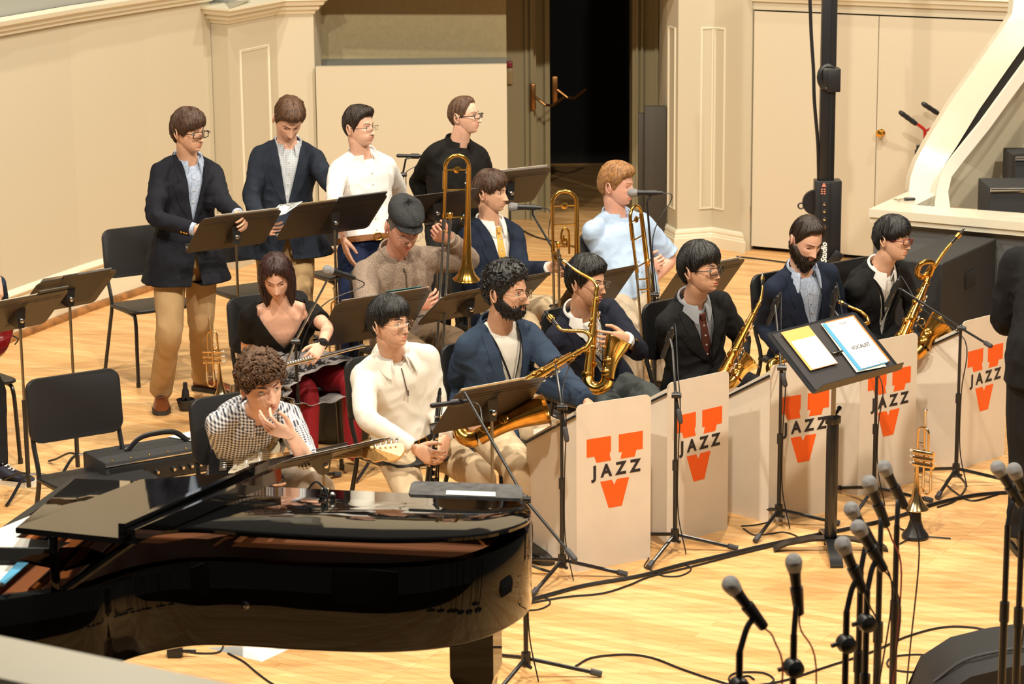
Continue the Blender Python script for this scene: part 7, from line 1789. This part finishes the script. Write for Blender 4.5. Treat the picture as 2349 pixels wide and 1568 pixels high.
# front flap folded back on top of the lid
fl = [lidpt(36, 1209, .03), lidpt(279, 1234, .03), lidpt(610, 1079, .03), lidpt(322, 1099, .03)]
m = MB(); m.slab(fl[::-1] if ((fl[1] - fl[0]).cross(fl[3] - fl[0])).dot(lidn) > 0 else fl, .02); obj('lid_flap', m, LACQ, pt, world=True, smooth=False)
a, b = lidpt(279, 1224, .035), lidpt(610, 1076, .035); a2, b2 = lidpt(300, 1226, .035), lidpt(636, 1083, .035)
m = MB(); wv = (b - a).normalized().cross(lidn).normalized()
for p, q, w_, h_ in ((a, b, .012, .035), (a2, b2, .016, .018)):
    m.hexa([p - wv * w_ - lidn * .03, p + wv * w_ - lidn * .03, q + wv * w_ - lidn * .03, q - wv * w_ - lidn * .03, p - wv * w_ + lidn * h_, p + wv * w_ + lidn * h_, q + wv * w_ + lidn * h_, q - wv * w_ + lidn * h_])
obj('flap_edge', m, LACQ, pt, world=True, smooth=False)
m = MB(); a, b = H(125, 1352, zt_), lidpt(126, 1240, -.02); m.box((a + b) / 2, (.03, .02, (b.z - a.z) + .02), ch=.003); obj('lid_prop', m, LACQ, pt, world=True)
m = MB(); a, b = H(150, 1350, zt_), lidpt(310, 1236, -.03); m.tube([a, b], .016, 8); obj('lid_prop', m, LACQ, pt, world=True)
m = MB(); p = H(560, 1336, 0); lock = None
i0 = min(range(len(dense)), key=lambda i: abs(onpix((dense[i].x, dense[i].y, .8))[0] - 560) + (1000 if dense[i].y > mid_.y else 0)); p = V((dense[i0].x, dense[i0].y, .80)); m.lathe([(.014, 0), (.016, .004), (.008, .008), (.006, .012), (.002, .013)], 16, ax=hy, o=p); obj('lid_lock', m, mat('dark_chrome', (.15, .15, .15), .2, metal=1), pt, world=True)
# legs, the tail one in view
for px, py in ((1078, 1452), (120, 1530), (-560, 1120)):
    c0 = H(px, py, zb_) if px > 0 else H(px, py, zb_); c0 = V((c0.x, c0.y, 0)) - hy * (.10 if px > 100 else 0); m = MB(); R = Matrix((hx, -hy, V((0, 0, 1)))).transposed()
    m.loft([[c0 + R @ V((sx * w, sy * w, z)) for sx, sy in ((-1, -1), (1, -1), (1, 1), (-1, 1))] for z, w in ((.085, .050), (.10, .046), (.42, .066), (.46, .080), (zb_, .080))]); lg = obj('leg', m, LACQ, pt, world=True, smooth=False)
    m = MB(); m.lathe([(.035, -.012), (.035, .012)], 18, ax=hx, o=c0 + V((0, 0, .035))); m.cyl(c0 + V((0, 0, .03)), c0 + V((0, 0, .09)), .018); obj('caster', m, BRASS, lg, world=True)
m = MB(); c0 = H(352, 1400, zb_); c0 = V((c0.x, c0.y, 0)); 
m = MB(); m.slab([H(x, y, .985) for x, y in ((-190, 1256), (200, 1254), (250, 1272), (150, 1302), (60, 1284), (-190, 1288))], .012); obj('music_shelf', m, LACQ, pt, world=True, smooth=False)
# sheets on the music desk at the far left and the tuning-pin cover
m = MB(); pp = [H(-20, 1200, 1.06), H(160, 1252, 1.04), H(120, 1262, 1.03), H(-30, 1250, 1.03)]; m.slab([H(-60, 1236, 1.05), H(70, 1182, 1.06), H(118, 1178, 1.06), H(34, 1232, 1.05), H(160, 1243, 1.04), H(132, 1256, 1.04), H(-60, 1252, 1.04)], .004)
tag(obj('sheet_music', m, PAPER, None, world='base', smooth=False), 'white sheets spread at the keyboard end of the piano', 'paper')
m = MB(); m.slab([H(-80, 1290, .97), H(40, 1282, .97), H(62, 1288, .97), H(10, 1336, .97), H(-80, 1342, .97)], .012); o = tag(obj('magazine', m, PAPER, None, world='base', smooth=False), 'white booklet with a blue edge on the piano front at the left picture edge', 'booklet')
m = MB(); m.slab([H(44, 1284, .983), H(66, 1290, .983), H(12, 1338, .983), H(-2, 1332, .983)], .004); obj('spine', m, mat('sky_blue', (.10, .45, .75), .4), o, world=True, smooth=False)
# flat grey music desk lying on the tail of the lid
pp = [lidpt(936, 1140, .01), lidpt(1200, 1150, .01), lidpt(1196, 1118, .03), lidpt(945, 1109, .03)]
m = MB(); 
e0, e1, e2, e3 = pp; rr_ = []
for u, v_ in [(.02, .0), (.98, .0), (1, .15), (1, .8), (.97, 1), (.03, 1), (0, .8), (0, .15)]: rr_.append(e0.lerp(e1, u).lerp(e3.lerp(e2, u), v_))
m.slab(rr_, .012); t = obj('folded_desk', m, mat('worn_grey', (.10, .10, .105), .45, var=.5, vscale=30), None, world='base', smooth=False); tag(t, 'worn dark grey flat desk board lying on the tail of the piano lid', 'board')
m = MB(); m.slab([e0.lerp(e1, u).lerp(e3.lerp(e2, u), v_) + lidn * .014 for u, v_ in ((.33, .02), (.76, .02), (.76, .30), (.33, .30))], .002); tag(obj('label_strip', m, WH, None, world='base', smooth=False), 'white paper strip on the grey board on the piano lid', 'paper')
# small clip-on microphone at the lid edge
a = lidpt(745, 1132, .01); t = thing('clip_microphone', 'small chrome clip with loose wire on the piano lid edge below the low music stand', 'microphone', a)
m = MB(); m.tube(smooth_line([(-.06, 0, .02), (-.03, -.01, .05), (0, -.01, .02), (.01, -.02, -.01), (-.02, -.03, .0)], 5), .004, 6); obj('wire', m, BLACKM, t)
m = MB(); m.box((0, 0, .012), (.03, .02, .025), ch=.005); m.ball((.03, -.02, .0), .012); obj('clip', m, CHROME, t)

# ------------------------------------------------------------------ amplifier
za = .52
A0, A1, A3 = H(241, 1062, za), H(440, 1028, za), H(226, 1028, za)
ax_ = (A1 - A0); ax_.z = 0; wA = ax_.length; ax_.normalize(); t = thing('guitar_amplifier', 'black combo amplifier with a row of knobs between the empty chair and the guitarist', 'amplifier', (A0.x, A0.y, 0), math.atan2(ax_.y, ax_.x))
wA = .66; dA = .26; AMPM = mat('tolex', (.020, .020, .022), .6, bump=.9, bscale=350)
m = MB(); m.box((wA / 2, dA / 2, za / 2), (wA, dA, za), ch=.012); obj('cabinet', m, AMPM, t)
m = MB(); m.box((wA / 2, -.002, za - .075), (wA - .05, .012, .085), ch=.003); cp = obj('control_panel', m, mat('panel_black', (.015, .015, .016), .3), t)
m = MB(); m.box((wA / 2, -.004, za - .125), (wA - .04, .01, .008)); m.box((wA / 2, -.002, za - .018), (wA, .008, .005)); obj('trim_strip', m, SILVER, t)
m = MB(); m.box((wA / 2, -.001, .20), (wA - .06, .010, .36), ch=.003); obj('grille_cloth', m, mat('silver_cloth', (.20, .19, .17), .7, bump=.8, bscale=250), t)
for i in range(12):
    x = .07 + .046 * i + (.04 if i > 4 else 0); m = MB(); m.lathe([(.013, 0), (.011, .008), (.009, .018), (.002, .019)], 16, ax=(0, -1, 0), o=(x, -.008, za - .08)); k_ = obj('knob', m, BLACKM, cp); m = MB(); m.lathe([(.0075, .018), (.0075, .021), (.001, .0215)], 12, ax=(0, -1, 0), o=(x, -.008, za - .08)); obj('knob_cap', m, SILVER, k_) if 0 else None
    m = MB(); m.lathe([(.0075, 0), (.0075, .003), (.001, .0035)], 12, ax=(0, -1, 0), o=(x, -.026, za - .08)); obj('knob_cap', m, SILVER, cp)
for i in range(7): m = MB(); m.ball((.04 + .095 * i, .01, za + .001), .0055, 8); obj('rivet', m, BRASS, t)
m = MB(); m.tube(smooth_line([(.16, .13, za + .004), (.18, .13, za + .01), (.24, .13, za + .055), (.33, .13, za + .065), (.42, .13, za + .055), (.48, .13, za + .01), (.50, .13, za + .004)], 5), .013, 8, flat=(1, .4), up=(0, 1, 0)); obj('handle', m, BLACKM, t)
m = MB(); m.slab([t.matrix_basis @ V(p) for p in ((.50, .10, za + .004), (.72, .10, za + .004), (.72, .30, za + .004), (.44, .24, za + .004))], .002); tag(obj('paper_sheet', m, PAPER, None, world='base', smooth=False), 'white sheet of paper on the back corner of the amplifier', 'paper')
# ------------------------------------------------------------------ big black loudspeaker by the stage wall
zs = .87; c0, c1, c3, c2_ = [H(x, y, zs) for x, y in ((2054, 593), (2163, 604), (2171, 533), (2287, 546))]
t = thing('subwoofer_box', 'large black loudspeaker cabinet beside the low grey stage wall', 'loudspeaker', (c1.x, c1.y, 0)); L = lambda p, z: V((p.x - c1.x, p.y - c1.y, z))
cc = c2_; bb = c0 + (c2_ - c1)
m = MB(); m.hexa([L(p, .02) for p in (c0, c1, cc, bb)] + [L(p, zs) for p in (c0, c1, cc, bb)]); o = obj('cabinet', m, mat('speaker_paint', (.016, .016, .018), .55, bump=.6, bscale=260), t, smooth=False)
b_ = o.modifiers.new('b', 'BEVEL'); b_.width = .012; b_.segments = 2
nr = (cc - c1).normalized(); ns = V((nr.y, -nr.x, 0)); 
m = MB(); p = c1.lerp(cc, .5) + ns * .004; m.box(L(p, .70), (.16, .012, .09), rot=Matrix((nr, -ns, V((0, 0, 1)))).transposed(), ch=.003); obj('recessed_handle', m, VOID, t)
m = MB(); p = c1.lerp(cc, .85) + ns * .004; m.lathe([(.018, 0), (.018, .006), (.006, .008)], 16, ax=ns, o=L(p, .36)); obj('connector', m, mat('dull_silver', (.25, .25, .26), .3, metal=1), t)
for q in (c0, c1, cc, bb): m = MB(); z_ = L(q.lerp((c0 + cc) / 2, .12), 0); m.cyl(z_, z_ + V((0, 0, .025)), .03); obj('foot', m, RUBBER, t)
# ------------------------------------------------------------------ crank-up lighting mast
gb = H(1893, 694); t = thing('lighting_mast', 'tall black wind-up mast with a printed lower tube, behind the bearded man', 'lighting stand', gb)
zb = D(1893, 412, gb.y).z; w = (D(1923, 500, gb.y) - D(1863, 500, gb.y)).length
sc_ = w / .15
m = MB(); m.box((0, 0, zb / 2 + .03), (w, .13, zb - .06), ch=.006); m.box((-.02, -.07, zb / 2 + .03), (w * .35, .02, zb - .08), ch=.004); obj('outer_tube', m, BLACKM, t)
m = MB(); m.box((-.012, 0, zb + .9), (w * .56, .085, 2.0), ch=.004); m.box((.006, -.046, zb + .9), (.012, .008, 2.0)); obj('inner_mast', m, BLACKM, t)
m = MB(); z_ = D(1885, 175, gb.y).z; m.tube([V((-.02, -.05, z_)) + V((.055 * math.cos(q), 0, .06 * math.sin(q) * 1.3)) for q in [2 * PI * i / 16 for i in range(16)]], .02, 8, closed=True); m.box((-.02, -.05, z_), (.08, .05, .14), ch=.02); m.box((.02, -.02, z_ - .02), (w * .5, .12, .16), ch=.006); obj('bracket', m, BLACKM, t)
m = MB(); z_ = D(1872, 465, gb.y).z; m.lathe([(.085, -.02), (.09, -.01), (.09, .01), (.085, .02)], 24, ax=(0, 1, 0), o=(-w / 2 + .01, .02, z_)); m.tube([(-w / 2 - .09 + .02 * math.cos(q), -.0, z_ - .02 + .02 * math.sin(q)) for q in [2 * PI * i / 12 for i in range(12)]], .006, 6, closed=True); obj('winch', m, BLACKM, t)
for i, py in enumerate((467, 484, 502, 519)): m = MB(); p = D(1892, py, gb.y - .085) - gb; m.lathe([(.012, 0), (.012, .004), (.004, .006)], 14, ax=(0, -1, 0), o=p); obj('reflector_dot', m, SILVER, t)
m = MB(); p = D(1890, 424, gb.y - .084) - gb; m.prism([(-.016, -.012), (.016, -.012), (0, .016)], 0, .002); m.v = [(x + p.x, p.y - z, y + p.z) for x, y, z in m.v]
for yy in (-.03, -.045, -.06):
    for xx in (-.013, .006): m.box((p.x + xx, p.y, p.z + yy), (.012, .002, .008))
obj('warning_label', m, mat('label_pink', (.75, .25, .18), .5), t, smooth=False)
for k in range(4):
    q = rad(45 + 90 * k); m = MB(); d = V((math.cos(q), math.sin(q), 0)); m.tube([V((0, 0, .10)), d * .62 + V((0, 0, .05))], .022, 8); m.cyl(d * .62 + V((0, 0, .0)), d * .62 + V((0, 0, .07)), .025); m.tube([V((0, 0, .30)), d * .34 + V((0, 0, .075))], .012, 6); obj('outrigger', m, BLACKM, t)
m = MB(); p = D(1917, 592, gb.y - .1) - gb; m.box(p, (.07, .03, .10), ch=.005, rot=Matrix.Rotation(rad(35), 3, 'Y')); obj('lock_bracket', m, BLACKM, t)
me = text_mesh('GOLIATH·Studio', .062, .0008, font_shear=.25, bold=.0018); ctr = D(1890, 610, gb.y - .083) - gb
me.transform(Matrix.Translation(ctr + V((.0, 0, -.03))) @ Matrix.Rotation(PI / 2, 4, 'X') @ Matrix.Rotation(PI / 2, 4, 'Z') @ Matrix.Scale(.88, 4)); obj('lettering', me, WH, t, smooth=False)
m = MB(); m.tube(smooth_line([D(1857, -30, gb.y - .05), D(1861, 80, gb.y - .05), D(1866, 160, gb.y - .06), D(1868, 230, gb.y - .05), D(1876, 330, gb.y - .02), D(1878, 412, gb.y)], 6), .012, 8); tag(obj('mast_cable', m, BLACKM, None, world='base'), 'black cable hanging along the tall wind-up mast', 'cable')
# ------------------------------------------------------------------ hand truck behind the banister
ht = along(2110) + nn * .35; yh = ht.y; t = thing('hand_truck', 'red hand truck with black rubber grips leaning at the double door behind the banister', 'hand truck', ht); RD = mat('red_enamel', (.38, .015, .01), .3)
L = lambda x, y, k=0: D(x, y, yh + k) - ht
m = MB(); m.tube(smooth_line([L(2098, 281), L(2112, 290), L(2121, 300), L(2121, 325), L(2116, 345), L(2112, 420), L(2112, 560)], 5), .012, 10); m.tube(smooth_line([L(2148, 257, .12), L(2170, 275, .12), L(2178, 300, .12), L(2176, 420, .12), L(2176, 560, .12)], 5), .012, 10); m.tube(smooth_line([L(2122, 301), L(2140, 293, .05), L(2176, 282, .12)], 4), .010, 8); m.tube([L(2112, 480), L(2176, 475, .12)], .010, 8); obj('frame', m, RD, t)
for a_, b_, k in (((2066, 258), (2100, 283), 0), ((2118, 238), (2150, 259), .12)):
    m = MB(); p, q = L(*a_, k), L(*b_, k); m.tube([p, p.lerp(q, .15), p.lerp(q, .3), p.lerp(q, .45), p.lerp(q, .6), p.lerp(q, .8), q], [.016, .0195, .017, .0195, .017, .019, .017], 12, round_=1); obj('grip', m, BLACKM, t)
m = MB(); p = L(2110, 340); m.box(p, (.05, .03, .05), ch=.004); m.box(p + V((-.02, 0, -.035)), (.03, .03, .05), ch=.004); obj('bracket', m, BLACKM, t)
for x, k in ((2112, -.02), (2176, .14)): m = MB(); p = L(x, 600, k); p.z = .11; m.lathe([(.05, -.02), (.11, -.02), (.11, .02), (.05, .02)], 20, ax=(1, .3, 0), o=p); obj('wheel', m, RUBBER, t)
m = MB(); p = (L(2112, 600) + L(2176, 600, .12)) / 2; p.z = .02; m.box(p + V((0, -.12, 0)), (.36, .20, .01)); obj('toe_plate', m, RD, t)
# keys on the ledge
kp = H(2066, 459, zr + .004); t = thing('key_bunch', 'bunch of keys with a black remote fob on the white ledge', 'keys', kp); 
m = MB(); m.loft([[V((x * s + .055, y * s + .0, z)) for x, y in rrect(.075, .032, .014, 4)] for s, z in ((.9, .0), (1, .004), (1, .010), (.85, .015))]); obj('fob', m, BLACKM, t)
m = MB(); m.tube([(.0 + .012 * math.cos(q), .012 * math.sin(q), .004) for q in [2 * PI * i / 14 for i in range(14)]], .0012, 5, closed=True); obj('ring', m, SILVER, t)
for k in range(5):
    q = rad(130 + 40 * k); d = V((math.cos(q), math.sin(q), 0)); m = MB(); m.tube([d * .012 + V((0, 0, .003 + .002 * k)), d * .05 + V((0, 0, .003 + .002 * k))], .0035, 6, flat=(1, .35)); m.lathe([(.010, -.001), (.010, .001)], 12, o=d * .016 + V((0, 0, .004 + .002 * k))); obj('key', m, BRASS if k % 2 else SILVER, t)
# ------------------------------------------------------------------ wedge monitor lower right
t = thing('stage_monitor', 'black rounded floor monitor at the lower right corner', 'loudspeaker', H(2330, 1640))
M_ = t.location; pp = [(2095, 1640), (2130, 1545), (2200, 1500), (2290, 1478), (2349, 1470), (2420, 1470)]
yw_ = M_.y; top = [D(x, y, yw_ + .10) - M_ for x, y in pp]; m = MB(); fr = [p + V((0, -.25, 0)) for p in top]; bk = [p + V((0, .2, 0)) for p in top]
m.loft([[V((p.x, p.y, 0 - M_.z)) for p in fr], fr, [f_.lerp(b_, .5) + V((0, 0, .015)) for f_, b_ in zip(fr, bk)], bk, [V((p.x, p.y, 0 - M_.z)) for p in bk]], cap=(0, 0)); 
n_ = len(pp)
m.f = []; m.m = []
R_l = 5
for i in range(R_l):
    for k in range(n_ - 1): a_ = i * n_; b2_ = ((i + 1) % R_l) * n_; m.f.append((a_ + k, a_ + k + 1, b2_ + k + 1, b2_ + k)); m.m.append(0)
m.f.append(tuple(i * n_ for i in range(R_l))); m.m.append(0); m.f.append(tuple(i * n_ + n_ - 1 for i in range(R_l))); m.m.append(0)
obj('cabinet', m, mat('monitor_black', (.008, .008, .009), .7, bump=.5, bscale=200), t, angle=50)
m = MB(); m.tube(smooth_line([top[1] + V((0, -.12, .012)), top[2] + V((0, -.12, .02)), top[3] + V((0, -.12, .02)), top[4] + V((0, -.12, .02))], 4), .006, 6); obj('piping', m, RUBBER, t)
# ------------------------------------------------------------------ cables on the floor, papers, tape
def cable(pts, label, r=.004, m_=None, z=None, name='floor_cable', group=None):
    P_ = [H(x, y, 0) + V((0, 0, (z or r) + .001)) for x, y in pts]; mb = MB(); mb.tube(smooth_line(P_, 8), r, 6); tag(obj(name, mb, m_ or BLACKM, None, world='base'), label, 'cable', group)
cable([(1160, 1395), (1260, 1368), (1340, 1347), (1440, 1330), (1495, 1318), (1560, 1300), (1660, 1277), (1740, 1258), (1850, 1235), (1960, 1213), (2060, 1188), (2140, 1160), (2230, 1140), (2310, 1133), (2400, 1130)], 'thick black cable run along the foot of the band fronts', .009)
cable([(1180, 1392), (1290, 1372), (1380, 1363), (1440, 1345), (1492, 1324), (1580, 1303), (1700, 1272), (1800, 1248)], 'thin black cable beside the thick cable run', .0045)
cable([(1210, 1378), (1250, 1372), (1262, 1385), (1240, 1398), (1205, 1402)], 'small cable loop at the tail of the piano', .0035)
cable([(1500, 1318), (1530, 1303), (1570, 1297), (1585, 1308), (1560, 1322), (1520, 1322), (1492, 1308), (1478, 1300), (1488, 1282), (1487, 1270)], 'cable loop at the foot of the second band front', .0035)
cable([(1320, 1530), (1360, 1510), (1440, 1503), (1500, 1512), (1560, 1535), (1640, 1562), (1700, 1575), (1790, 1565), (1900, 1530), (2000, 1497), (2080, 1462), (2160, 1441), (2230, 1441), (2300, 1455), (2370, 1462)], 'long thin cable wandering across the bright front floor', .0045)
cable([(1700, 1580), (1672, 1560), (1690, 1545), (1750, 1545), (1775, 1562), (1740, 1578), (1700, 1572), (1690, 1560), (1715, 1552), (1730, 1560)], 'coiled cable at the foot of the nearest foreground stand', .004)
cable([(2130, 1545), (2060, 1540), (2035, 1525), (2050, 1508), (2110, 1503), (2160, 1512)], 'cable curl left of the floor monitor', .004)
cable([(415, 1495), (460, 1500), (500, 1498), (512, 1484), (510, 1470)], 'short cable at the small black box below the piano', .004)
cable([(523, 1500), (560, 1520), (590, 1545), (625, 1570), (660, 1585)], 'black cable running over the paper below the piano', .004)
cable([(1700, 1208), (1735, 1205), (1775, 1195), (1810, 1180), (1830, 1170)], 'thin cable behind the third tripod', .0035)
cable([(1705, 1213), (1730, 1228), (1770, 1225), (1800, 1222), (1830, 1233), (1822, 1245)], 'thin cable in front of the third tripod', .0035)
cable([(2150, 1165), (2190, 1150), (2215, 1120), (2205, 1098), (2185, 1095), (2170, 1108), (2190, 1130), (2230, 1150), (2290, 1135)], 'cable tangle at the farthest tripod', .0045)
cable([(1190, 525), (1230, 545), (1290, 560), (1340, 575)], 'dark cable on the floor by the doorway', .006)
cable([(1690, 590), (1760, 598), (1830, 608), (1960, 628)], 'black cable along the foot of the double door', .006)
m = MB(); m.slab([H(474, 1485), H(560, 1480), H(668, 1486), H(600, 1517)], .002); tag(obj('paper_sheet', m, WH, None, world='base', smooth=False), 'white sheet of paper on the floor under the piano', 'paper')
t = thing('adapter_box', 'small black box with a jack lead on the floor below the piano', 'box', H(402, 1505)); m = MB(); m.box((0, 0, .03), (.065, .05, .06), ch=.008); obj('housing', m, BLACKM, t); m = MB(); m.tube([(.03, -.01, .03), (.09, -.01, .028)], .007, 8); obj('plug', m, BLACKM, t)
m = MB(); q = H(2290, 1458); m.slab([H(2262, 1462), H(2300, 1448), H(2322, 1455), H(2290, 1470)], .006); tag(obj('tape_patch', m, mat('grey_tape', (.05, .05, .055), .5), None, world='base', smooth=False), 'dark tape patch holding the cable near the right edge', 'tape')
# dark bag under the woman's chair
b = H(775, 1010); t = thing('gig_bag', 'soft black bag on the floor behind the red tights', 'bag', b); mb = MB()
mb.loft([[V((.17 * s * math.cos(q) * (1 + .1 * math.sin(3 * q)), .10 * s * math.sin(q), z)) for q in [2 * PI * i / 28 for i in range(28)]] for s, z in ((.9, 0), (1.05, .04), (1.1, .14), (1.0, .26), (.8, .36), (.4, .42))]); me = mesh_from(mb); wrinkle(me, .012, 9, 4); obj('pouch', me, mat('bag_nylon', (.012, .012, .013), .35), t); m = MB(); m.tube(smooth_line([(-.06, 0, .40), (-.03, 0, .47), (.04, 0, .47), (.06, 0, .40)], 4), .008, 6); obj('handle', m, BLACKM, t)
# ------------------------------------------------------------------ light, world, camera
w = bpy.data.worlds.new('w'); sc.world = w; w.use_nodes = True
bg = w.node_tree.nodes['Background']; bg.inputs[0].default_value = (1.0, .88, .70, 1); bg.inputs[1].default_value = .09
def area(name, loc, tgt, size, power, colr=(1, .90, .73), sp=None):
    l = bpy.data.lights.new(name, 'AREA'); l.energy = power; l.size = size; l.color = colr; l.shape = 'DISK'
    if sp: l.spread = rad(sp)
    o = bpy.data.objects.new(name, l); col.objects.link(o); o.location = loc
    o.rotation_euler = (V(tgt) - V(loc)).to_track_quat('-Z', 'Y').to_euler(); return o
mid = H(1100, 1000)
LIGHTS = [(-3.5, -5.5, 6.8, 330, .30), (.5, -6.2, 7.2, 430, .30), (4.5, -5.0, 6.8, 370, .30), (-2.0, .2, 7.6, 250, .25), (1.8, .6, 7.8, 290, .25), (4.2, 2.0, 7.4, 190, .25)]
for i, (dx, dy, dz, pw, sz) in enumerate(LIGHTS):
    area('stage_light', mid + V((dx, dy, dz)), mid + V((dx * .35, .9, .8)), sz, pw)
c = bpy.data.cameras.new('cam'); c.sensor_width = 36; c.lens = 36 * FPX / 2349; c.clip_end = 200
co = bpy.data.objects.new('cam', c); col.objects.link(co); sc.camera = co
co.matrix_world = basis(R_, U_, -F_, CAM)
c.dof.use_dof = True; c.dof.focus_distance = 12.6; c.dof.aperture_fstop = 6.3
sc.view_settings.view_transform = 'Standard'; sc.view_settings.look = 'None'
sc.view_settings.gamma = 1; sc.view_settings.exposure = 0.15; sc.view_settings.use_curve_mapping = False
sc.cycles.max_bounces = 7
sc.cycles.use_denoising = True
